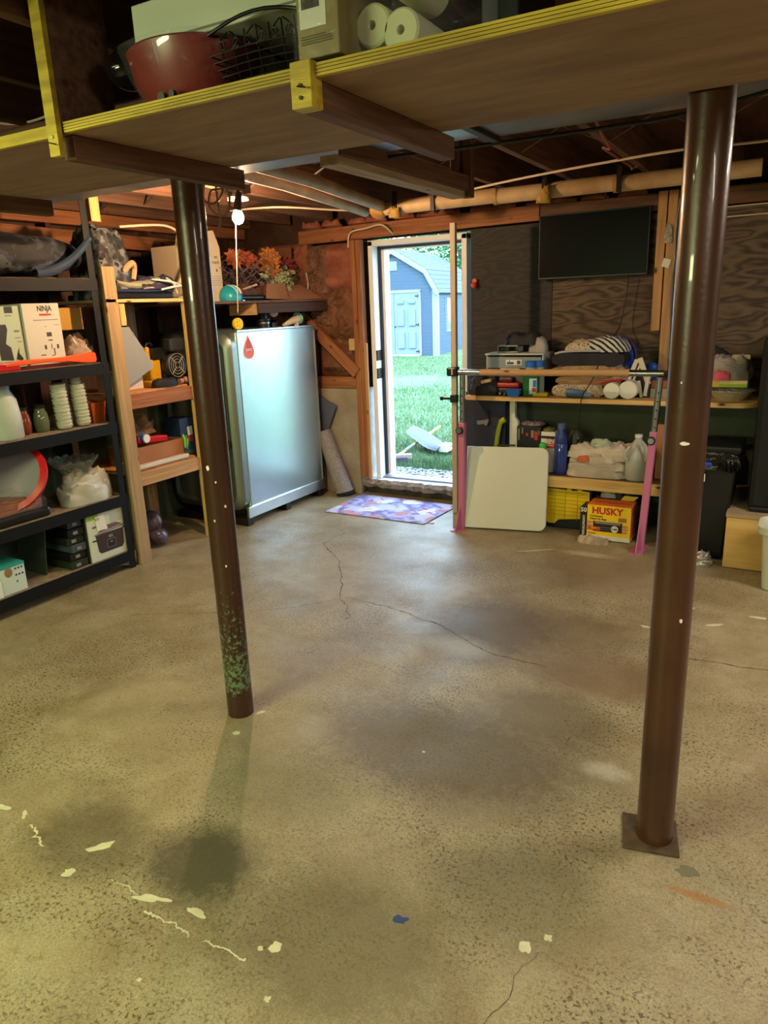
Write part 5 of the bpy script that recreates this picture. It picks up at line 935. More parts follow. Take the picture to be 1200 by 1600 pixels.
def bagf(u, v):
    a = u * 2 * math.pi; y = 1.95 + v * 1.0; k = (math.sin(math.pi * min(1, max(0, v)) ) ** .35); hz = .115 * k * (.92 + .12 * noise.noise(Vector((v * 4, 0, 1)))); hx = .19 * k
    c = math.copysign(abs(math.cos(a)) ** .6, math.cos(a)); s_ = math.copysign(abs(math.sin(a)) ** .7, math.sin(a)); n_ = noise.noise(Vector((c * 2, y * 6, s_ * 2))) * .012
    return Vector((-3.66 + hx * c + n_, y, max(1.703, 1.822 + hz * s_ + n_)))
MB().grid(bagf, 40, 30).part('bag_body', camo1, hb)
def strapf(u, v):
    t = u; P = Vector((-3.452, 2.53 + t * .36, 1.725 + .185 * (t ** 2.0))); d = Vector((0, .27, .32 * max(t, .05) ** .9)).normalized(); nrm = Vector((0, -d.z, d.y))
    return P + nrm * (v - .5) * (.055 - .02 * t) + Vector((.012 * math.sin(math.pi * v), 0, 0))
b = MB(); b.grid(strapf, 24, 6); bmesh.ops.solidify(b.b, geom=b.b.faces[:], thickness=.006); b.part('blue_band', M('slate_blue_band', '3d5270', .6), hb)
MB().heap((-3.63, 3.08, 1.589), .30, .24, .41, seed=22, rough=.12, fs=4, flat=6).solo('camo_pack', 'grey camouflage pack standing on the lumber shelf behind the post', 'pack', camo('camo_grey', '1a1b1e', '3d3f43', '66686b', 14))
MB().box(-3.80, 1.9, 1.589 + .115, -3.47, 2.85, 1.7035).solo('flat_carton_sheet', 'flat cardboard sheet under the patterned bag on the rack', 'cardboard', cardboard_dark)
nb = thing('blender_box', 'white appliance carton printed NINJA, right of two on the rack', 'carton', (-3.65, 2.55, 1.246))
MB().box(-3.78, 2.455, 1.2465, -3.515, 2.675, 1.575).part('carton', M('carton_white', 'c4c2b8', .55), nb, bev=.002); xf = -3.5145
text('NINJA', .04, paper_black, nb, Vector((xf, 2.585, 1.547)), (0, 1, 0), (0, 0, 1), bold=.0008, sx=.8); MB().box(xf - .0005, 2.55, 1.512, xf + .0004, 2.62, 1.522).part('red_band', paper_red, nb)
for (y0, z0, y1, z1) in ((2.51, 1.488, 2.66, 1.492), (2.63, 1.462, 2.66, 1.465), (2.57, 1.455, 2.585, 1.458)): MB().box(xf - .0005, y0, z0, xf + .0004, y1, z1).part('print_line', paper_grey, nb)
for (y, z, w, h) in ((2.592, 1.415, .03, .022), (2.595, 1.385, .025, .006), (2.597, 1.352, .004, .026), (2.61, 1.325, .006, .035), (2.60, 1.305, .02, .004), (2.56, 1.35, .012, .022), (2.635, 1.35, .012, .022), (2.54, 1.31, .03, .005)): MB().box(xf - .0005, y - w / 2, z - h / 2, xf + .0006, y + w / 2, z + h / 2).part('icon_print', M('icon_dark', '3a3634', .6), nb, bev=.0002)
n2 = thing('food_processor_box', 'pale green appliance carton with dark appliance picture, left of two on the rack', 'carton', (-3.66, 2.34, 1.246))
MB().box(-3.80, 2.20, 1.2465, -3.53, 2.45, 1.565).part('carton', M('carton_green_white', 'aebfab', .55), n2, bev=.002); xf = -3.5295
MB().prism([(2.305, 1.30), (2.375, 1.295), (2.37, 1.36), (2.345, 1.38), (2.365, 1.45), (2.36, 1.475), (2.31, 1.475), (2.30, 1.44)], face((xf, 0, 0), (0, 1, 0), (0, 0, 1)), .0006).part('appliance_picture', M('pic_dark', '26282a', .5), n2)
MB().prism([(2.39, 1.30), (2.42, 1.29), (2.43, 1.30), (2.41, 1.33), (2.415, 1.36), (2.40, 1.33)], face((xf, 0, 0), (0, 1, 0), (0, 0, 1)), .0006).part('blade_picture', paper_black, n2)
MB().box(xf, 2.365, 1.53, xf + .0006, 2.41, 1.563).part('logo_patch', paper_black, n2)
for (y0, z0, y1, z1) in ((2.365, 1.515, 2.40, 1.52), (2.40, 1.435, 2.43, 1.445), (2.40, 1.405, 2.43, 1.409), (2.41, 1.385, 2.435, 1.389)): MB().box(xf, y0, z0, xf + .0006, y1, z1).part('print_line', paper_grey, n2)
ot = thing('orange_tray', 'bright orange plastic tray along the rack shelf under the NINJA carton', 'tray', (-3.5, 2.55, 1.246))
MB().prism([(2.28, .035), (2.36, .05), (2.62, .048), (2.80, .062), (2.83, .055), (2.835, .015), (2.82, .003), (2.78, .003), (2.66, .02), (2.5, .028), (2.28, .022)], face((-3.48, 0, 1.2462), (0, 1, 0), (0, 0, 1)), .018).part('tray', orange_pl, ot, bev=.004)
MB().box(-3.52, 2.1, 1.2462, -3.465, 2.36, 1.29).solo('red_container', 'red plastic container at the left end of the rack shelf', 'container', red_pl, bev=.008)
MB().box(-3.513, 2.365, 1.2462, -3.485, 2.66, 1.262).solo('maroon_tray', 'dark red tray lying below the orange tray', 'tray', M('maroon', '6b1218', .4), bev=.004)
MB().heap((-3.58, 2.80, 1.2462), .18, .17, .125, seed=33, rough=.4, fs=9).solo('snack_bag', 'shiny pinkish plastic bag at the right end of the rack shelf', 'bag', M('pink_film', 'b09a90', .25, c2='8a6a60', sc=18, bump=.8, bsc=30))
MB().box(-3.80, 2.70, 1.43, -3.58, 2.87, 1.55).box(-3.80, 2.70, 1.2462, -3.78, 2.87, 1.43).solo('yellow_carton', 'dull yellow carton behind the upright of the black rack', 'carton', M('yellow_old', 'a8812e', .7), bev=.003)
cpn = thing('cutting_sheet', 'pale translucent plastic sheet leaning behind the rough wooden post', 'sheet', (-3.58, 3.12, 1.051))
MB().prism([(3.02, 1.052), (3.30, 1.17), (3.32, 1.19), (3.16, 1.43), (3.02, 1.43)], face((-3.54, 0, 0), (0, 1, 0), (0, 0, 1)), .003).part('sheet', M('frost_sheet', '9a9fa0', .2, alpha=.75), cpn)
MB().box(-3.72, 3.02, 1.0515, -3.58, 3.255, 1.17).solo('small_white_box', 'small white box standing under the translucent sheet', 'box', M('box_cream', 'c9c0b4', .6), bev=.003)
# row 3: jug, jars, cups
jw = thing('white_jug', 'large frosted white jug at the left end of the middle rack shelf', 'jug', (-3.55, 2.30, .902)); MB().lathe([(.075, 0), (.082, .01), (.08, .12), (.07, .2), (.045, .25), (.045, .265)], (-3.56, 2.285, .901), 28).part('jug', M('frosted_white', 'a3ada8', .4, c2='b9c4bd', sc=4), jw)
MB().lathe([(.047, .255), (.047, .28)], (-3.56, 2.285, .901), 24).part('lid', M('lid_grey', '8f8f96', .4), jw)
for i, (y, x, m_, l) in enumerate(((2.41, -3.6, M('jar_amber', '7a3a22', .15, coat=.4), 'small amber glass jar behind the white jug on the rack'), (2.46, -3.68, M('jar_brown', '5c2c1e', .15, coat=.4), 'brown glass jar in the back row on the rack'), (2.505, -3.58, M('jar_olive', '5c6a52', .12, coat=.5), 'green-grey glass jar left of the cup stacks'), (2.545, -3.66, M('jar_dark', '3a4236', .12, coat=.5), 'dark glass jar half hidden behind the cup stacks'))):
    j = thing('glass_jar', l, 'jar', (x, y, .902), group='glass jars on the rack'); MB().lathe([(.03, 0), (.038, .01), (.042, .06), (.036, .1), (.028, .115), (.028, .13)], (x, y, .901), 24).part('jar', m_, j); MB().lathe([(.03, .128), (.03, .145)], (x, y, .901), 20).part('lid', dark_metal, j)
cupm = M('foam_cups', 'c4c9b8', .5, bump=.4, bsc=30)
def cups(x, y, tilt, h, label):
    t = thing('cup_stack', label, 'cups', (x, y, .902), group='wrapped cup stacks on the rack'); m = Matrix.Rotation(tilt, 4, 'X')
    b = MB(); prof = []
    for k in range(12): z = k * h / 12; prof += [(.034 + .004 * (k % 2), z), (.043, z + h / 14)]
    b.lathe(prof, (x, y, .901 + .006), 24, m); b.part('cups', cupm, t)
    def fw(u, v): a = u * 2 * math.pi; r = .047 + .004 * noise.noise(Vector((math.cos(a) * 3, math.sin(a) * 3, v * 8))); return Vector((x, y, .905)) + m @ Vector((r * math.cos(a), r * math.sin(a), v * (h + .015)))
    MB().grid(fw, 30, 30).part('film', film, t)
    return t
t1 = cups(-3.535, 2.615, .04, .245, 'film-wrapped stack of white foam cups, left one of two'); t2 = cups(-3.53, 2.735, .05, .235, 'film-wrapped stack of white foam cups with twisted top, right one of two')
MB().tube(smoothpts([(-3.53, 2.73, 1.14), (-3.53, 2.71, 1.16), (-3.52, 2.74, 1.18), (-3.51, 2.78, 1.2)]), [.03 - .0011 * k for k in range(25)], 10).part('twisted_top', M('bag_twist', 'b9beae', .3, bump=.8, bsc=40), t2)
MB().lathe([(.04, 0), (.055, .12), (.057, .12), (.042, .0)], (-3.57, 2.845, .901), 4, Matrix.Rotation(.78, 4, 'Z'), sx=1.3, sy=1.3).solo('amber_bin', 'amber plastic box at the right end of the middle rack shelf', 'box', M('amber_plastic', '9c4c1c', .25))
# row 2: red-lid bowl, tray, glass bowl, bag
rb = thing('lidded_bowl', 'grey food container with bright red rim leaning on the lower rack shelf', 'container', (-3.64, 2.3, .466))
mt = Matrix.Rotation(math.radians(55), 4, 'X') @ Matrix.Rotation(math.radians(25), 4, 'Y')
MB().lathe([(.0, .0), (.10, .0), (.16, .03), (.185, .07)], (-3.62, 2.33, .655), 40, mt).part('bowl', M('bowl_lilac_grey', '9a96a2', .25, alpha=.95), rb)
MB().lathe([(.18, .07), (.20, .072), (.20, .09), (.17, .1), (.17, .085)], (-3.62, 2.33, .655), 40, mt, cap=False).part('red_rim', red_pl, rb)
ctp = thing('copper_tray_pack', 'stack of copper foil trays in shiny wrap on the lower rack shelf', 'trays', (-3.56, 2.2, .51)); MB().box(-3.70, 2.0, .52, -3.475, 2.36, .60).part('trays', M('copper_foil', '9c6a48', .3, .7, c2='7c4c34', sc=18, stretch=(1, 1, 8), bump=.8, bsc=30), ctp, bev=.012); MB().heap((-3.58, 2.19, .518), .26, .4, .10, seed=3, rough=.3, flat=5).part('wrap', film, ctp)
MB().box(-3.72, 1.95, .466, -3.47, 2.40, .517).solo('black_griddle', 'black flat pan under the copper trays on the lower rack shelf', 'pan', M('pan_black', '0f0f11', .35), bev=.015)
gbm = M('cut_glass', 'a8aaa2', .08, alpha=.55, bump=1, bsc=60, c2='6a6c66', sc=50)
MB().heap((-3.56, 2.70, .4662), .19, .34, .15, seed=41, rough=.35, fs=6, rz=0).solo('white_plastic_bag', 'white plastic bag lump on the lower rack shelf under the glass bowl', 'bag', M('white_bag', 'b9bab2', .35, c2='a6a79e', sc=8, bump=.5, bsc=15))
gl = thing('glass_bowl', 'scalloped cut-glass bowl resting on the white plastic bag', 'bowl', (-3.57, 2.66, .60))
b = MB(); prof = [(.05, 0), (.075, .03), (.105, .07), (.14, .11)]
def bowl(u, v):
    a = u * 2 * math.pi; i = min(2.999, v * 3); k = int(i); f_ = i - k; r = prof[k][0] * (1 - f_) + prof[k + 1][0] * f_; z = prof[k][1] * (1 - f_) + prof[k + 1][1] * f_
    r *= 1 + .03 * v * math.cos(a * 16); z += .006 * v * math.cos(a * 16); return Vector((-3.57 + r * math.cos(a), 2.655 + r * math.sin(a), .612 + z))
b.grid(bowl, 128, 12); bmesh.ops.solidify(b.b, geom=b.b.faces[:], thickness=.003); b.part('bowl', gbm, gl)
# row 1: slow cooker carton, book stack, tall pale sheet, teal box
sk = thing('slow_cooker_box', 'white carton with slow cooker picture on the bottom rack shelf', 'carton', (-3.62, 2.73, .116))
MB().box(-3.75, 2.60, .1165, -3.462, 2.865, .412).part('carton', M('cooker_carton', 'c3c7b6', .5), sk, bev=.002); xf = -3.4615; F = face((xf, 2.60, .1165), (0, 1, 0), (0, 0, 1))
MB().prism([(.0, .25), (.085, .25), (.085, .292), (.0, .292)], F, .0006).part('green_patch', green_pr, sk); text('7 QT', .03, M('pr_dkgreen', '5a7a18', .5), sk, Vector((xf + .001, 2.648, .387)), (0, 1, 0), (0, 0, 1), bold=.0005, sx=.9)
MB().prism([(.045, .155), (.245, .155), (.24, .06), (.225, .04), (.07, .04), (.055, .055)], F, .0008).part('cooker_body_picture', M('cooker_brown', '3a2d30', .4), sk); MB().prism([(.035, .16), (.255, .175), (.25, .165), (.04, .152)], F, .0012).part('cooker_rim_picture', paper_grey, sk)
MB().prism([(.06, .165), (.12, .2), (.2, .2), (.245, .178)], F, .0009).part('lid_picture', M('lid_brown', '6a5552', .4), sk); MB().prism([(.02, .122), (.05, .12), (.05, .128), (.02, .13)], F, .001).prism([(.245, .15), (.265, .152), (.265, .16), (.245, .158)], F, .001).part('handle_picture', paper_black, sk)
MB().prism(rrect(.062, .05, .008), F @ Matrix.Translation((.15, .085, 0)), .0012).part('control_frame', paper_grey, sk); MB().prism(rrect(.056, .044, .007), F @ Matrix.Translation((.15, .085, 0)), .0016).part('control_face', paper_black, sk); MB().prism(rrect(.03, .016, .002), F @ Matrix.Translation((.15, .128, 0)), .0014).prism(rrect(.02, .008, .002), F @ Matrix.Translation((.15, .093, 0)), .002).part('display', paper_grey, sk)
MB().prism([(.062, .18), (.135, .175), (.12, .27), (.055, .265)], F, .003).part('white_sticker', paper_white, sk); text('KO', .02, paper_black, sk, Vector((xf + .0036, 2.672, .365)), (0, 1, 0), (0, 0, 1)); MB().prism([(.032, .20), (.06, .2), (.06, .212), (.032, .212)], F, .001).part('small_print', M('print_olive', '5a6a3a', .5), sk)
text('SLOW COOKER', .014, green_pr, sk, Vector((xf + .001, 2.80, .395)), (0, 1, 0), (0, 0, 1)); MB().prism([(.16, .20), (.245, .205), (.245, .262), (.16, .255)], F, .0006).part('grey_print', M('faint_print', 'a9ada0', .5), sk)
MB().box(-3.75, 2.59, .1165, -3.47, 2.5985, .412).part('dark_side', M('carton_dark_side', '1f2421', .5), sk)
sp = [('26301f', 'green-black'), ('14171a', 'black'), ('3c4a52', 'slate'), ('1a241c', 'dark green'), ('10141a', 'blue-black'), ('2b3644', 'navy')]
for i, (c, nmc) in enumerate(sp):
    z = .1165 + i * .047; y0 = 2.47 + .01 * ((i * 7) % 3)
    bk_ = thing('game_case', f'{nmc} flat case, {["lowest","second from the bottom","third from the bottom","third from the top","second from the top","topmost"][i]} in the stack beside the cooker carton', 'case', (-3.58, 2.53, z), group='flat cases on the bottom rack shelf')
    MB().box(-3.72, y0, z, -3.475 - .01 * (i % 2), 2.585, z + .044).part('case', M('case%d' % i, c, .3), bk_, bev=.004); MB().box(-3.472 - .01 * (i % 2), y0 + .03, z + .012, -3.4735 - .01 * (i % 2), y0 + .06, z + .03).part('label', paper_grey, bk_)
MB().box(-3.80, 2.36, .1165, -3.55, 2.366, .39).rot((-3.67, 2.36, .12), 'X', -.12).solo('baking_sheet', 'dull metal sheet standing between the case stack and the teal carton', 'sheet', M('sheet_green_grey', '4c5a50', .35, .6), bev=.002)
te = thing('teal_box', 'white carton with teal lid edge and small blue prints on the bottom rack shelf', 'carton', (-3.56, 2.12, .116)); MB().box(-3.66, 2.05, .1165, -3.47, 2.188, .27).part('carton', M('teal_white', 'bccac2', .5), te, bev=.002); MB().box(-3.661, 2.049, .258, -3.4685, 2.189, .272).part('teal_edge', M('teal_edge', '2a8f8a', .5), te)
for i in range(7): MB().ball((-3.469, 2.135 + (i % 3) * .018, .245 - (i // 3) * .035), .006, .1, 1, 1, 8, 6).part('dot_print', M('dotblue%d' % i, ('2a4f9a', '3a3f4a')[i % 2], .5), te)
MB().ball((-3.469, 2.095, .235), .022, .06, 1, 1.2).part('picture', M('pic_brown', '8a6a4a', .5), te); MB().box(-3.64, 1.98, .1165, -3.462, 2.045, .205).solo('small_white_carton', 'small white carton in front of the teal edged carton', 'carton', paper_white, bev=.002)
# ------------------------------------------------------------------ wooden unit contents
dtl = thing('yellow_drill', 'yellow and black power tool on the wooden shelf', 'tool', (-3.62, 3.38, 1.051))
MB().box(-3.68, 3.33, 1.09, -3.58, 3.42, 1.22).box(-3.66, 3.33, 1.2, -3.6, 3.36, 1.30).part('body', M('drill_yellow', 'c99a12', .4), dtl, bev=.012); MB().box(-3.67, 3.36, 1.215, -3.58, 3.44, 1.29).tube(arc((-3.62, 3.37, 1.29), .03, 20, 170, 10, (0, 1, 0), (0, 0, 1)), .008).part('motor', M('drill_black', '15130f', .4), dtl, bev=.008); MB().box(-3.68, 3.30, 1.052, -3.56, 3.44, 1.092).part('base', M('drill_base', 'b8860f', .4), dtl, bev=.01)
fn = thing('work_lamp', 'black round caged work lamp facing the room on the wooden shelf', 'lamp', (-3.55, 3.50, 1.051))
MB().cyl((-3.58, 3.50, 1.175), (-3.52, 3.50, 1.175), .085, n=32).part('housing', M('lamp_black', '17181a', .4), fn, bev=.012); MB().box(-3.57, 3.44, 1.265, -3.50, 3.57, 1.345).part('handle_block', dark_gr, fn, bev=.012); MB().box(-3.60, 3.45, 1.0515, -3.54, 3.55, 1.10).part('stand', black_pl, fn, bev=.006)
b = MB()
for r in (.02, .038, .056, .074): b.tube(arc((-3.516, 3.50, 1.175), r, 0, 352, 28, (0, 1, 0), (0, 0, 1)), .0022, 6, closed=True)
for a in (45, 135, 225, 315): ca, sa = math.cos(math.radians(a)), math.sin(math.radians(a)); b.beam((-3.515, 3.5 + .015 * ca, 1.175 + .015 * sa), (-3.515, 3.5 + .078 * ca, 1.175 + .078 * sa), .004, .006)
b.part('grille', M('grille_grey', '8c8c88', .35), fn, kind='stuff')
MB().heap((-3.525, 3.38, 1.0505), .09, .2, .05, seed=44, rough=.3).solo('black_pouch', 'flat black pouch at the front of the wooden shelf under the yellow tool', 'pouch', M('pouch_black', '0e0d0e', .7))
MB().ball((-3.52, 3.565, 1.074), .022).cyl((-3.52, 3.53, 1.07), (-3.52, 3.50, 1.07), .017).solo('small_bottle', 'small pale bottle with a reddish cap beside the caged lamp', 'bottle', M('pale_red', 'a57a70', .4))
cbx = thing('open_carton', 'open brown carton full of toys on the lower wooden shelf', 'carton', (-3.64, 3.33, .576)); b = MB()
for q in ((-3.78, 3.08, .5765, -3.53, 3.49, .582), (-3.535, 3.08, .5765, -3.53, 3.49, .70), (-3.78, 3.08, .5765, -3.775, 3.49, .70), (-3.78, 3.08, .5765, -3.53, 3.085, .70), (-3.78, 3.485, .5765, -3.53, 3.49, .70)): b.box(*q)
b.part('carton', cardboard, cbx)
MB().beam((-3.60, 3.15, .735), (-3.58, 3.38, .715), .06, .045).solo('red_toy', 'red plastic toy lying in the open carton', 'toy', red_pl, bev=.01); tc2 = thing('blue_toy', 'blue toy with a round white cap in the open carton', 'toy', (-3.57, 3.19, .70)); MB().cyl((-3.62, 3.19, .745), (-3.55, 3.19, .745), .03).part('body', blue_pl, tc2); MB().cyl((-3.55, 3.19, .745), (-3.54, 3.19, .745), .027).part('white_cap', paper_white, tc2)
MB().heap((-3.66, 3.22, .765), .16, .24, .09, seed=45, rough=.6, fs=10).solo('burlap_heap', 'tan crumpled sack on top of the toys in the carton', 'sack', M('burlap', '8a6236', .9, c2='4e3722', sc=14, bump=.6))
vb = thing('vegetable_box', 'blue carton printed with green vegetables on the lower wooden shelf', 'carton', (-3.6, 3.55, .576)); MB().box(-3.70, 3.50, .5765, -3.56, 3.62, .82).part('carton', M('navy_carton', '1d3154', .5), vb, bev=.003)
for i in range(7): MB().ball((-3.559, 3.515 + (i % 4) * .013, .64 + (i // 4) * .035 + (i % 2) * .012), .03, .06, .32, 1.1, 8, 6, Matrix.Rotation(.25 * ((i % 3) - 1), 4, 'X')).part('bean_print', M('bean%d' % i, ('58a51e', '7cc63a')[i % 2], .5), vb)
MB().box(-3.5595, 3.565, .70, -3.5585, 3.61, .76).part('white_print', paper_white, vb); MB().box(-3.5595, 3.565, .66, -3.5585, 3.61, .695).part('red_print', paper_red, vb); MB().box(-3.5595, 3.50, .5775, -3.5585, 3.61, .60).part('bottom_print', M('leaf_print', '3a5a24', .5), vb)
MB().box(-3.52, 3.03, .5765, -3.475, 3.47, .60).solo('white_trim_strips', 'white plastic strip along the front of the lower wooden shelf', 'strip', M('strip_white', 'c6bfb0', .4), bev=.004)
MB().box(-3.60, 2.98, .5765, -3.53, 3.02, .62).solo('teal_book', 'pale green boxy thing behind the rough post on the lower wooden shelf', 'box', M('pale_green', '5a7a68', .5))
MB().ball((-3.66, 3.25, .165), .075, 1, .8, 1.05).ball((-3.62, 3.25, .07), .07, .9, 1, .8).solo('foil_balloon', 'wrinkled grey and purple wrapped bundle on the floor under the wooden shelf', 'bundle', M('wrapped_plum', '6a6270', .25, c2='3a2438', sc=9, bump=1, bsc=18))
# top board of the wooden unit
gw = thing('racket_cover', 'grey-green curved padded case with dark lettering on the wooden unit top', 'case', (-3.5, 3.25, 1.64))
def rc(u, v):
    y = 3.05 + v * .33; a = u * 2 * math.pi; h = .026 * math.sin(math.pi * (.12 + .8 * v)) ** .5; return Vector((-3.52 + .06 * math.cos(a), y, 1.685 - .10 * v + .12 * v * v + h * math.sin(a)))
MB().grid(rc, 20, 24).part('case', M('case_sage', '8a8a76', .5), gw); text('BRUDIN', .022, paper_black, gw, Vector((-3.458, 3.27, 1.665)), (0, 1, 0), (0, 0, 1), bold=.001)
MB().box(-3.85, 3.0, 1.589, -3.46, 3.48, 1.625).solo('black_board', 'black flat board lying on the top of the wooden unit', 'board', M('board_black', '101118', .3), bev=.01)
MB().box(-3.83, 3.02, 1.626, -3.47, 3.50, 1.645).rot((-3.6, 3.3, 1.63), 'Z', .05).solo('navy_board', 'dark navy board with white trim on the black board', 'board', M('board_navy', '23263e', .3), bev=.008)
MB().heap((-3.56, 3.40, 1.646), .2, .34, .075, seed=51, rough=.3, fs=6).solo('navy_jacket', 'navy folded fabric with white stripes on top of the navy board', 'clothing', M('navy_cloth', '25243f', .8, c2='c4c0bc', sc=5, stretch=(1, 1, 7), lo=.58, hi=.62))
for i, (a, b2) in enumerate((((-3.45, 3.30, 1.70), (-3.45, 3.58, 1.655)), ((-3.45, 3.42, 1.71), (-3.45, 3.50, 1.62)), ((-3.44, 3.36, 1.64), (-3.44, 3.62, 1.668)))): MB().tube(smoothpts([a, ((a[0] + b2[0]) / 2 + .02, (a[1] + b2[1]) / 2, (a[2] + b2[2]) / 2 + .008), b2]), .006).solo('white_strap', ['long white strap crossing the navy fabric', 'short steep white strap over the navy fabric', 'lowest white strap below the navy fabric'][i], 'strap', M('strap%d' % i, 'cfcabf', .6), group='white straps on the wooden unit')
MB().tube(smoothpts([(-3.53, 3.10, 1.70), (-3.50, 3.14, 1.75), (-3.48, 3.19, 1.79), (-3.5, 3.22, 1.76), (-3.5, 3.2, 1.70)]), .018).solo('neck_strap', 'peach coloured padded strap standing behind the grey-green case', 'strap', M('peach_pad', 'b98a68', .7))
MB().tube(smoothpts([(-3.47, 3.55, 1.68), (-3.46, 3.60, 1.76), (-3.45, 3.63, 1.86), (-3.46, 3.60, 1.96), (-3.5, 3.5, 2.02), (-3.5, 3.15, 1.99)]), .007).solo('tan_hanging_cable', 'tan cable curling down between the joists and the wooden unit top', 'cable', white_cable)
MB().box(-3.60, 3.52, 1.589, -3.46, 3.63, 1.60).solo('grey_folder', 'thin grey folder at the right end of the wooden unit top', 'folder', M('folder_grey', '8c8274', .7))
# ------------------------------------------------------------------ things on the plank shelf over the tank
tz = 1.566
bx = thing('tall_white_carton', 'tall peaked white carton behind the left post on the plank shelf', 'carton', (-3.62, 3.88, tz))
MB().prism([(3.68, tz), (4.07, tz), (4.07, 1.92), (4.02, 2.03), (3.70, 1.99), (3.68, 1.93)], face((-3.60, 0, 0), (0, 1, 0), (0, 0, 1)), .03).part('front_panel', M('carton_warmwhite', 'c9b9a0', .6), bx, bev=.002); MB().box(-3.82, 3.68, tz, -3.60, 4.07, 1.92).part('carton', M('carton_warmwhite2', 'bfae94', .6), bx)
text('on', .035, paper_black, bx, Vector((-3.569, 4.02, 1.86)), (0, 1, 0), (0, 0, 1)); text('reach', .035, paper_black, bx, Vector((-3.569, 4.015, 1.825)), (0, 1, 0), (0, 0, 1), sx=.9); text('a', .035, paper_black, bx, Vector((-3.569, 4.02, 1.775)), (0, 1, 0), (0, 0, 1), bold=.001)
for k in range(5): MB().box(-3.5695, 3.97, 1.73 - k * .014, -3.568, 4.06, 1.733 - k * .014).part('print_line', paper_grey, bx)
MB().cyl((-3.57, 3.745, 1.83), (-3.568, 3.745, 1.83), .03).prism([(3.74, 1.80), (3.80, 1.81), (3.84, 1.79), (3.80, 1.785), (3.76, 1.78)], face((-3.569, 0, 0), (0, 1, 0), (0, 0, 1)), .001).part('black_print', paper_black, bx)
for k in range(3): MB().box(-3.5695, 3.72, 1.745 - k * .016, -3.568, 3.76, 1.748 - k * .016).part('print_line', paper_grey, bx)
hm = thing('teal_helmet', 'teal slotted helmet at the left end of the plank shelf', 'helmet', (-3.52, 4.10, tz))
b = MB(); b.ball((-3.53, 4.09, tz + .02), .085, 1, 1, 1.05)
for v in b.b.verts: v.co.z = max(v.co.z, tz + .001)
b.part('shell', teal_pl, hm)
for k in range(3): MB().tube(arc((-3.525, 4.09, tz + .02), .087, 20 + 0, 150, 12, (math.cos(.4 * k - .2), math.sin(.4 * k - .2) * .6, 0), (0, .25 * (k - 1), .97)), .004).part('slot', M('slot_white%d' % k, 'b9d6d8', .4), hm)
rc2 = thing('red_duster', 'red tool head with pale handle on the plank shelf', 'tool', (-3.55, 4.22, tz)); MB().ball((-3.56, 4.22, tz + .06), .045, .6, 1, .7).part('head', red_pl, rc2); MB().tube([(-3.55, 4.24, tz + .075), (-3.53, 4.33, tz + .10), (-3.52, 4.38, tz + .112)], .007).part('handle', M('pale_handle', 'c9a58c', .5), rc2); MB().box(-3.60, 4.19, tz, -3.54, 4.26, tz + .03).part('base', black_pl, rc2)
pb = thing('bicycle_pump', 'black pump tube lying along the plank shelf front', 'pump', (-3.5, 4.4, tz)); MB().cyl((-3.52, 4.17, tz + .022), (-3.50, 4.52, tz + .02), .018).part('tube', M('pump_black', '14100f', .4), pb); MB().cyl((-3.50, 4.50, tz + .02), (-3.495, 4.64, tz + .019), .018, n=18).part('grip', black_pl, pb, bev=.003); MB().box(-3.53, 4.2, tz, -3.51, 4.22, tz + .03).part('clip', chrome, pb)
MB().heap((-3.62, 4.38, tz), .2, .28, .10, seed=61, rough=.5).solo('brown_rag_heap', 'dusty brown heap behind the black pump', 'rags', M('dusty_brown', '5e4338', .9, c2='402c26', sc=16, bump=.6))
ob = thing('open_flap_carton', 'open brown carton with spread flaps on the plank shelf', 'carton', (-3.62, 4.75, tz))
MB().box(-3.85, 4.50, tz, -3.845, 4.95, tz + .12).box(-3.85, 4.945, tz, -3.48, 4.95, tz + .12).box(-3.85, 4.50, tz, -3.48, 4.505, tz + .12).part('carton_wall', cardboard_dark, ob)
MB().prism([(4.44, .115), (4.66, .12), (4.70, .0), (4.42, .01)], face((-3.478, 0, tz + .002), (0, 1, 0), (0, 0, 1)), .004).part('flap', cardboard, ob)
MB().grid(lambda u, v: Vector((-3.55 + .04 * u + (.09 + .10 * u) * v, 4.70 + .20 * u + .03 * v, tz + .115 - .11 * v)), 2, 2).grid(lambda u, v: Vector((-3.55 + .04 * u + (.09 + .10 * u) * v, 4.70 + .20 * u + .03 * v, tz + .111 - .11 * v)), 2, 2).part('flap', M('flap_board', '8e6450', .8), ob)
MB().box(-3.72, 4.94, tz, -3.60, 4.945, tz + .40).part('tall_flap', cardboard_dark, ob)
MB().box(-3.48, 4.70, tz, -3.476, 4.94, tz + .03).part('front_edge', cardboard, ob)
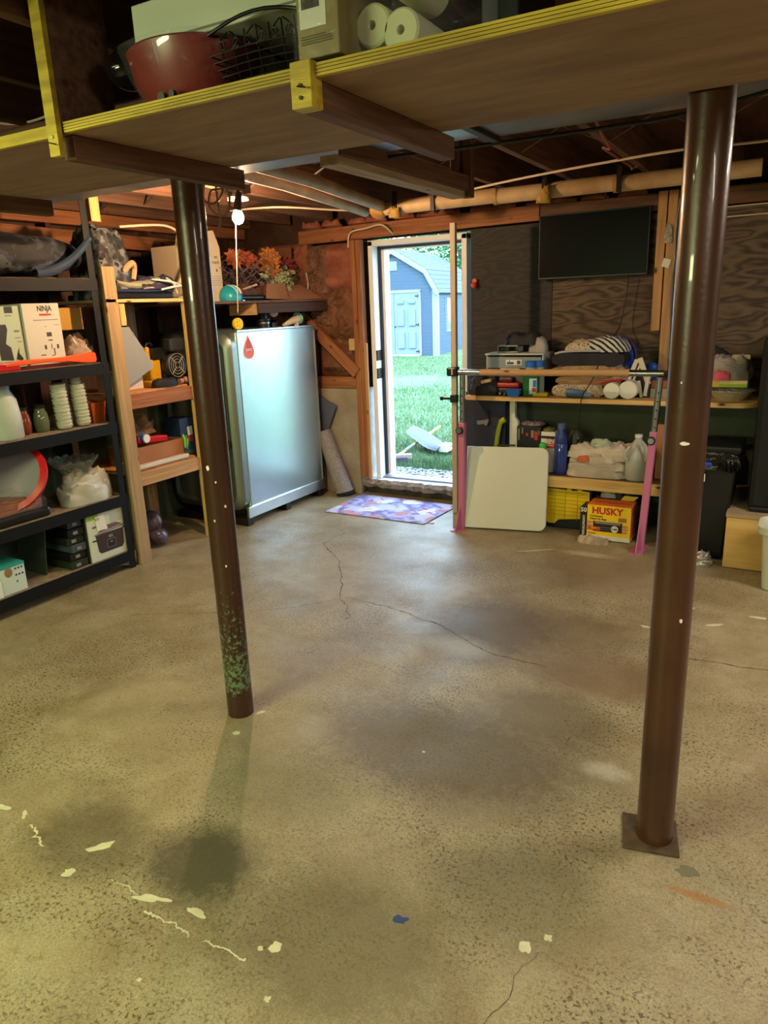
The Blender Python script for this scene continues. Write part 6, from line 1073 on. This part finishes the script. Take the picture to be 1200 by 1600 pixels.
# dried and artificial flowers
leafbed = thing('dried_branches', 'tangle of dark dried branches filling the plank shelf behind the carton', 'branches', (-3.75, 4.5, tz))
b = MB(); r3 = random.Random(3)
for k in range(260):
    y = r3.uniform(4.2, 4.95); x = r3.uniform(-3.9, -3.5); z = tz + r3.uniform(.05, .24); a = r3.uniform(-.9, .9); l = r3.uniform(.12, .35)
    p = Vector((x, y, z)); q = p + Vector((r3.uniform(-.1, .15), l * math.cos(a) * r3.choice((-1, 1)), l * abs(math.sin(a)) * .7)); q.y = min(4.945, q.y); m_ = (p + q) / 2 + Vector((0, 0, .03)); b.tube([p, m_, q], .0022, 4)
b.part('twigs', M('dark_twig', '5a4450', .9, c2='806358', sc=8), leafbed, kind='stuff')
b = MB()
for k in range(700):
    c = Vector((r3.uniform(-3.98, -3.58), r3.uniform(4.2, 4.96), tz + r3.uniform(.05, .27))); d = Vector((r3.uniform(-1, 1), r3.uniform(-1, 1), r3.uniform(-.4, 1))).normalized(); s_ = d.orthogonal().normalized(); l = r3.uniform(.015, .035)
    V = [b.b.verts.new(c), b.b.verts.new(c + d * l * .5 + s_ * l * .3), b.b.verts.new(c + d * l), b.b.verts.new(c + d * l * .5 - s_ * l * .3)]; b.b.faces.new(V)
for v_ in b.b.verts: v_.co.y = min(v_.co.y, 4.95)
b.part('dried_leaves', M('plum_leaves', '5c4250', .9, c2='4a3a34', sc=9), leafbed, kind='stuff')
def blossom(b, c, r, npet, w=.35, up=.4, rr=None):
    if r > .03: r *= 1.3
    rr = rr or r3; d0 = Vector((.75, -.35, .35)).normalized(); u = d0.orthogonal().normalized(); v = d0.cross(u)
    for lay in range(2):
        for k in range(npet):
            a = 2 * math.pi * (k + lay * .5) / npet + rr.uniform(-.1, .1); dd = (u * math.cos(a) + v * math.sin(a)).normalized(); tip = c + dd * r * (1 - .25 * lay) + d0 * r * (up * (lay + .4)); mid = c + dd * r * .55 + d0 * r * .25; sd = dd.cross(d0) * r * w * .5
            A, B1, B2, T = b.b.verts.new(c), b.b.verts.new(mid + sd), b.b.verts.new(mid - sd), b.b.verts.new(tip); b.b.faces.new((A, B1, T)); b.b.faces.new((A, T, B2))
    return b
def flower(label, pts, r, npet, col, nm='artificial_flower', grp='artificial flowers over the tank', w=.5, cc=None):
    c0 = Vector(pts[0]); t = thing(nm, label, 'flower', (c0.x, c0.y, tz), group=grp); b = MB()
    for p in pts: blossom(b, Vector(p), r * r3.uniform(.8, 1.1), npet, w)
    b.part('petals', M('petal_' + label.split()[0] + str(len(bpy.data.materials)), col, .7, c2=cc, sc=25), t, smooth=False)
    b = MB(); b.tube([c0, c0 + Vector((-.03, .01, -.1)), Vector((c0.x - .05, c0.y + .02, tz + .01))], .003, 6); b.part('stem', M('stem' + str(len(bpy.data.materials)), '5a4a34', .8), t)
    return t
flower('yellow-orange star shaped flower, tallest of the row above the tank', [(-3.56, 4.60, 1.86), (-3.56, 4.585, 1.80)], .075, 10, 'c98432', cc='a85f28')
flower('rust orange leafy flower next to the pull string', [(-3.6, 4.24, 1.835), (-3.58, 4.20, 1.86), (-3.6, 4.29, 1.87)], .05, 7, 'b5602a', cc='8e4a2a')
flower('reddish orange leafy flower between the string and the yellow flower', [(-3.6, 4.40, 1.86), (-3.58, 4.36, 1.85), (-3.6, 4.43, 1.84)], .055, 7, 'b24a28', cc='93452c')
flower('deep red leafy flower cluster right of the yellow flower', [(-3.6, 4.70, 1.85), (-3.6, 4.76, 1.84), (-3.58, 4.73, 1.825)], .045, 8, 'a52a2c', cc='7c1c28')
flower('crimson leafy flower cluster at the right end of the row', [(-3.6, 4.83, 1.84), (-3.6, 4.90, 1.85), (-3.6, 4.93, 1.82), (-3.58, 4.86, 1.82)], .045, 8, '9c1f2c', cc='6c1424')
gpl = thing('green_white_plant', 'bushy pale green variegated plant behind the open flap carton', 'plant', (-3.6, 4.7, tz)); b = MB()
for k in range(170): blossom(b, Vector((r3.gauss(-3.56, .03), r3.gauss(4.68, .07), 1.71 + r3.gauss(.02, .035))), .024, 4, .6)
b.part('leaves', M('variegated', '7c8a5a', .6, c2='b9bc94', sc=60), gpl, smooth=False, kind='stuff'); b = MB(); b.cyl((-3.6, 4.66, tz), (-3.6, 4.66, 1.68), .03, .04).part('pot', M('pot_terracotta', '7c3a2c', .7), gpl)
gp2 = thing('thin_leaf_plant', 'spiky grey-green plant right of the variegated plant', 'plant', (-3.6, 4.86, tz)); b = MB()
for k in range(260):
    c = Vector((r3.gauss(-3.58, .03), r3.gauss(4.83, .05), tz + .08)); d = Vector((r3.uniform(-.3, .5), r3.uniform(-1, 1), r3.uniform(.3, 1))).normalized(); l = r3.uniform(.08, .19); sd = Vector((.3, .3, 0)).cross(d).normalized() * .004
    V = [b.b.verts.new(c + sd), b.b.verts.new(c - sd), b.b.verts.new(c + d * l)]; b.b.faces.new(V)
for v_ in b.b.verts: v_.co.y = min(v_.co.y, 4.95)
b.part('leaves', M('greygreen', '6f7656', .7, c2='9a9a74', sc=40), gp2, smooth=False, kind='stuff'); MB().cyl((-3.62, 4.84, tz), (-3.62, 4.84, tz + .07), .03).part('pot', M('pot_dark', '3a2c24', .7), gp2)
MB().tube([(-3.5, 4.98, 1.62), (-3.49, 4.985, 1.66), (-3.49, 4.99, 1.70), (-3.47, 4.94, 1.77)], .006).solo('beaded_pick', 'white beaded pick standing at the right end of the plank shelf', 'decoration', M('bead_white', 'cfcac6', .5))
b = MB()

# ------------------------------------------------------------------ outdoors
grass_m = M('lawn_green', '425c3b', .9, c2='526b46', sc=2.2, bump=.4, bsc=90, lo=.3, hi=.7)
lw = sbox('ground', [(-60, 5.9, -.3, 40, 70, -.01)], grass_m)
MB().grid(lambda u, v: Vector((-40 + 60 * u, 5.7 + 60 * v, -.01 + .05 * noise.noise(Vector((u * 20, v * 20, 0))) + .02 * v)), 80, 80).part('turf', grass_m, lw)
gm = M('gravel_stone', '8c8a8b', .85, c2='666469', sc=3); MB().box(-6, 5.2, -.3, 2, 5.75, .02).part('gravel_bed', gm, lw)
proto = bmesh.new(); bmesh.ops.create_icosphere(proto, subdivisions=1, radius=1); pv = [v.co.copy() for v in proto.verts]; pf = [[v.index for v in f.verts] for f in proto.faces]; proto.free()
V = []; F = []
for k in range(5200):
    x = rnd.uniform(-4.2, -1.6); y = rnd.uniform(5.22, 5.86); s_ = rnd.uniform(.008, .017); o = Vector((x, y, .022 + rnd.uniform(0, .008))); n0 = len(V); a = rnd.uniform(0, 6)
    for p in pv: V.append(o + Vector(((p.x * math.cos(a) - p.y * math.sin(a)) * s_ * 1.3, (p.x * math.sin(a) + p.y * math.cos(a)) * s_, p.z * s_ * .7)))
    F += [[n0 + i for i in f] for f in pf]
me = bpy.data.meshes.new('gravel'); me.from_pydata(V, [], F); me.materials.append(M('gravel_bits', 'a1a0a3', .85, c2='626066', sc=38, lo=.4, hi=.6)); o = bpy.data.objects.new('gravel', me); COL.objects.link(o); setp(o, 'loose grey gravel strip outside the doorway', 'gravel', kind='stuff')
V = []; F = []
for k in range(60000):
    y = 5.8 + 16 * rnd.random() ** 2.0; x0 = -.42 * y - .2 - 1.2 - .12 * (y - 5) ; x = rnd.uniform(-.78 * y, -.36 * y)
    if y > 19.3 and x < -8.7: continue
    h = rnd.uniform(.025, .06); a = rnd.uniform(0, 6.28); w = .004 + .0006 * (y - 5); n0 = len(V); dx, dy = math.cos(a) * w, math.sin(a) * w; lx, ly = rnd.uniform(-.02, .02), rnd.uniform(-.02, .02)
    z = -.008; V += [(x - dx, y - dy, z), (x + dx, y + dy, z), (x + lx, y + ly, z + h)]; F.append((n0, n0 + 1, n0 + 2))
me = bpy.data.meshes.new('grass'); me.from_pydata(V, [], F); me.materials.append(M('grass_blades', '46623a', .8, c2='5f7652', sc=1.6)); o = bpy.data.objects.new('grass', me); COL.objects.link(o); setp(o, 'short bright green grass blades on the lawn outside', 'grass', kind='stuff')
# push broom and snow scoop lying on the grass
pbm = thing('push_broom', 'push broom with yellow handle lying on the lawn', 'broom', (-3.32, 6.12, .0)); MB().beam((-3.50, 6.05, .06), (-3.24, 6.22, .06), .05, .045).part('head', M('broom_block', 'aa9990', .7), pbm, bev=.005)
MB().beam((-3.50, 6.02, .03), (-3.27, 6.175, .03), .05, .05).part('bristles', M('bristle', '4a4050', .9, c2='6a6070', sc=80), pbm); MB().cyl((-3.37, 6.16, .06), (-3.65, 7.75, .09), .014).part('handle', M('handle_yellow', 'b39330', .5), pbm); MB().cyl((-3.415, 6.42, .066), (-3.455, 6.65, .070), .018).part('grip', M('grip_grey', '4b5560', .6), pbm)
sc_ = thing('snow_scoop', 'pale grey snow scoop lying tilted on the lawn', 'scoop', (-3.35, 6.9, 0))
def scoop(u, v):
    # u along the blade, v across with a curved profile
    a = Vector((-3.66, 7.1, .15)); b_ = Vector((-3.09, 6.62, .04)); p = a + (b_ - a) * u; e = 1 - .5 * (abs(u - .5) * 2) ** 6
    return p + Vector((.09, .12, -.02)) * (v - .5) * 2 * e + Vector((0, 0, .055 * (1 - (2 * v - 1) ** 2)))
b = MB(); b.grid(scoop, 24, 14); bmesh.ops.solidify(b.b, geom=b.b.faces[:], thickness=.012); b.part('scoop_blade', M('scoop_grey', '696b74', .4), sc_)
MB().cyl((-3.1, 6.68, .1), (-2.3, 6.75, .05), .014).part('handle', paper_white, sc_); MB().box(-3.13, 6.6, .03, -3.04, 6.75, .11).part('socket', white_pl, sc_, bev=.01)
# garden shed
k_ = 20 / 19; ang = math.radians(8); SO = Vector((-9.474, 20.0, -.016))
SM = Matrix.Translation(SO) @ Matrix.Rotation(ang, 4, 'Z')   # local: x right along front (corner at 0, wall to -2.6), y depth
sh = thing('garden_shed', 'blue-grey gambrel shed with white trim and double doors across the lawn', 'shed', SO, ang)
siding = M('blue_siding', '485a70', .6); trimm = M('shed_trim', '767f86', .5); roofm = M('shed_shingle', '4e586e', .85, c2='434d63', sc=9, stretch=(1, 1, 3)); doorm = M('shed_door_white', '667488', .5)
Wd, ev, bz1, pk, bxx, dep = 2.62, 1.84, 2.38, 2.98, .30, 4.2
out = [(0, 0), (0, ev), (-bxx, bz1), (-Wd / 2, pk), (-Wd + bxx, bz1), (-Wd, ev), (-Wd, 0)]
MB().prism([(x, z) for x, z in out], SM @ face((0, dep, 0), (1, 0, 0), (0, 0, 1)), dep).part('shed_core', siding, sh)
def halfw(z):
    if z <= ev: return Wd / 2
    if z <= bz1: return Wd / 2 - bxx * (z - ev) / (bz1 - ev)
    return max(.02, (Wd / 2 - bxx) * (1 - (z - bz1) / (pk - bz1)))
b = MB(); z = .04
while z < pk - .1:
    hw = halfw(z + .1); c = -Wd / 2
    for (x0, x1) in ([(c - hw, c + hw)] if z > 1.83 else [(c - hw, -2.10), (-.52, c + hw)]): b.prism([(x0, 0), (x1, 0), (x1, .1), (x0, .1)], SM @ Matrix.Translation((0, -.001, z)) @ Matrix.Rotation(math.radians(90 + 17), 4, 'X'), .014)
    if z < ev - .1: b.prism([(0, 0), (dep, 0), (dep, .1), (0, .1)], SM @ Matrix.Translation((.001, 0, z)) @ Matrix.Rotation(math.radians(90), 4, 'Z') @ Matrix.Rotation(math.radians(90 + 17), 4, 'X'), .014)
    z += .1
b.part('siding_boards', siding, sh, kind='stuff', smooth=False)
def sb(x0, y0, z0, x1, y1, z1, nm, mat, par=None, bev=0): return MB().box(x0, y0, z0, x1, y1, z1, SM).part(nm, mat, par or sh, bev=bev)
sb(-.11, -.05, 0, .03, .0, ev + .04, 'corner_trim', trimm); sb(.0, -.05, 0, .05, .12, ev, 'corner_trim', trimm); sb(-.53, -.06, .02, -.46, .0, 1.88, 'door_trim', trimm); sb(-2.17, -.06, .02, -2.10, .0, 1.88, 'door_trim', trimm); sb(-2.17, -.06, 1.84, -.46, 0, 1.92, 'door_trim', trimm)
for i, (x0, x1) in enumerate(((-1.305, -.535), (-2.095, -1.315))):
    dl = sb(x0, -.04, .05, x1, -.005, 1.84, 'door_leaf', doorm)
    for cx in (x0 + .21, x1 - .21):
        for (z0, z1) in ((.22, .72), (.88, 1.38), (1.52, 1.64)): sb(cx - .11, -.085, z0, cx + .11, -.035, z1, 'door_panel', doorm, dl, bev=.03)
for z in (.14, .92, 1.74): MB().beam(SM @ Vector((-.53, -.055, z)), SM @ Vector((-.64, -.055, z)), .012, .03).beam(SM @ Vector((-.54, -.06, z - .045)), SM @ Vector((-.54, -.06, z + .045)), .012, .035).part('strap_hinge', paper_black, sh)
sb(-1.30, -.07, .85, -1.26, -.04, .89, 'door_handle', paper_black); sb(-Wd, -.03, -.1, -.5, .02, .06, 'concrete_base', conc_white)
sb(-1.44, -.05, 2.48, -1.18, -.01, 2.74, 'gable_vent', trimm)
for k in range(5): sb(-1.41, -.06, 2.51 + k * .043, -1.21, -.048, 2.535 + k * .043, 'vent_slat', trimm)
P3 = [(.12, ev - .06), (-bxx + .04, bz1 + .05), (-Wd / 2, pk + .08), (-Wd + bxx - .04, bz1 + .05), (-Wd - .12, ev - .06)]
for a, c in zip(P3, P3[1:]):
    A0, A1 = Vector((a[0], -.14, a[1])), Vector((c[0], -.14, c[1])); d = (A1 - A0).normalized(); nn = Vector((-d.z, 0, d.x)) * (1 if (Vector((-d.z, 0, d.x)).z > 0) else -1)
    Q = []
    bb_ = MB(); corners = [A0, A1, A1 + Vector((0, dep + .28, 0)), A0 + Vector((0, dep + .28, 0))]
    lo_ = [bb_.b.verts.new(SM @ q) for q in corners]; hi_ = [bb_.b.verts.new(SM @ (q + nn * .05)) for q in corners]
    bb_.b.faces.new(lo_); bb_.b.faces.new(hi_[::-1])
    for i in range(4): bb_.b.faces.new((lo_[i], lo_[(i + 1) % 4], hi_[(i + 1) % 4], hi_[i]))
    bb_.part('roof_plane', roofm, sh, smooth=False)
    MB().beam(SM @ (A0 + nn * -.03 + Vector((0, -.015, 0))), SM @ (A1 + nn * -.03 + Vector((0, -.015, 0))), .03, .13).part('rake_trim', trimm, sh)
    L_ = (A1 - A0).length; nr = int(L_ / .14)
    for i in range(1, nr): p = A0 + d * (L_ * i / nr) + nn * .052; MB().beam(SM @ p, SM @ (p + Vector((0, dep + .26, 0))), .012, .008).part('shingle_course', M('shingle_line', '4e566e', .9) if i == 1 and a is P3[0] else bpy.data.materials['shingle_line'], sh)
wn_ = sb(.0, .95, .66, .05, 1.62, 1.66, 'window', trimm); sb(.045, 1.0, .71, .056, 1.57, 1.61, 'pane', M('shed_pane', '566c7c', .1), wn_); sb(.05, 1.0, 1.14, .066, 1.57, 1.18, 'sash_bar', trimm, wn_)
for z in (.93, 1.39): sb(.05, 1.0, z, .062, 1.57, z + .02, 'muntin', trimm, wn_)
for y in (1.19, 1.38): sb(.05, y, .71, .062, y + .02, 1.61, 'muntin', trimm, wn_)
for y in (.78, 1.64): sb(.0, y, .64, .035, y + .16, 1.68, 'shutter', M('shutter_blue%d' % int(y * 100), '3f536e', .6), sh)
# trees behind the shed
leaf_mats = [M('leaf_a', '336438', .8, c2='578b4f', sc=1.2), M('leaf_b', '245134', .8, c2='407648', sc=1.2), M('leaf_c', '497f49', .8, c2='6e9f64', sc=1.2)]
def tree(name, label, x, y, h, r, mi, n=3600, z0=.2, seed=1, ls=.16):
    t = thing(name, label, 'tree', (x, y, -.02), group='trees behind the shed'); MB().lathe([(.22, 0), (.16, h * .4), (.06, h * .9), (.02, h)], (x, y, -.02), 10).part('trunk', M('bark%d' % seed, '4a3f38', .95), t)
    q = random.Random(seed); b = MB()
    for k in range(9): a = k * .7; zz = h * (.3 + .07 * k); b.tube([(x, y, zz), (x + r * .5 * math.cos(a), y + r * .5 * math.sin(a), zz + .4), (x + r * .85 * math.cos(a), y + r * .85 * math.sin(a), zz + .3)], [.06, .04, .015], 6)
    b.part('branches', bpy.data.materials['bark%d' % seed], t, kind='stuff')
    V = []; F = []; clumps = [(q.uniform(-1, 1), q.uniform(-1, 1), q.uniform(z0, 1)) for _ in range(60)]
    for k in range(n):
        c = q.choice(clumps); rr = (1 - c[2] * .45)
        p = Vector((x + c[0] * r * rr + q.gauss(0, .45), y + c[1] * r * rr + q.gauss(0, .45), c[2] * h + q.gauss(0, .3))); d = Vector((q.uniform(-1, 1), q.uniform(-1, 1), q.uniform(-.6, .3))).normalized() * ls * q.uniform(.6, 1.5); s2 = d.orthogonal().normalized() * ls * .35
        n0 = len(V); V += [p, p + d * .5 + s2, p + d, p + d * .5 - s2]; F.append((n0, n0 + 1, n0 + 2, n0 + 3))
    me = bpy.data.meshes.new('foliage'); me.from_pydata(V, [], F); me.transform(Matrix.Translation((-x, -y, .02))); me.materials.append(leaf_mats[mi]); o = bpy.data.objects.new('foliage', me); COL.objects.link(o); o.parent = t; o['kind'] = 'stuff'
tree('background_tree', 'leafy tree close behind the left part of the shed roof', -15.9, 27, 8, 1.7, 0, 7000, seed=11); tree('background_tree', 'dark dense tree close behind the right part of the shed roof', -11.6, 27, 8.5, 1.7, 1, 7000, seed=12)
tree('background_tree', 'bright bushy tree standing between and beyond the two nearest trees', -14.3, 33, 9.5, 2.1, 2, 8000, seed=13); tree('background_tree', 'tall dark tree far behind the left end of the shed roof', -19.8, 33, 10, 2.2, 1, 8000, seed=14); tree('background_tree', 'broad green tree at the far right beyond the lawn', -8.8, 32, 9, 2.0, 0, 7000, seed=15); tree('background_tree', 'deepest green tree, farthest back of the row', -17.0, 39.5, 12, 2.8, 0, 9000, seed=16)
# near tree whose branches hang in from the left
nt_ = thing('near_tree', 'light green maple branches hanging into the doorway view at left', 'tree', (-13.0, 17.5, -.02)); MB().lathe([(.2, 0), (.14, 3), (.05, 6)], (-13.0, 17.5, -.02), 10).part('trunk', bpy.data.materials['bark11'], nt_)
q = random.Random(5); V = []; F = []
for (cx, cy, cz, sx, sz, n) in ((-9.6, 16.0, 2.75, .45, .16, 500), (-9.9, 16.3, 2.95, .5, .15, 500), (-9.75, 16.0, 1.75, .2, .12, 160), (-10.6, 16.6, 2.4, .6, .6, 900), (-12.2, 17, 3.6, 1.3, 1.2, 1800)):
    for k in range(n):
        p = Vector((q.gauss(cx, sx * .6), q.gauss(cy, .3), q.gauss(cz, sz * .6))); d = Vector((q.uniform(-.2, 1), q.uniform(-1, 1), q.uniform(-.8, .2))).normalized() * .10; s2 = d.orthogonal().normalized() * .035; n0 = len(V); V += [p, p + d * .5 + s2, p + d, p + d * .5 - s2]; F.append((n0, n0 + 1, n0 + 2, n0 + 3))
me = bpy.data.meshes.new('foliage'); me.from_pydata(V, [], F); me.transform(Matrix.Translation((13.0, -17.5, .02))); me.materials.append(M('leaf_near', '4e9050', .8, c2='7fb272', sc=3)); o = bpy.data.objects.new('foliage', me); COL.objects.link(o); o.parent = nt_; o['kind'] = 'stuff'
b = MB(); b.tube([(-13.0, 17.5, 3.2), (-11.4, 16.9, 3.3), (-10.2, 16.3, 3.0), (-9.5, 16.0, 2.75)], [.07, .04, .02, .008], 6).tube([(-13.0, 17.5, 2.2), (-11.4, 16.8, 2.1), (-10.3, 16.2, 1.95), (-9.7, 16.0, 1.8)], [.05, .03, .015, .006], 6).part('branches', bpy.data.materials['bark11'], nt_, kind='stuff')
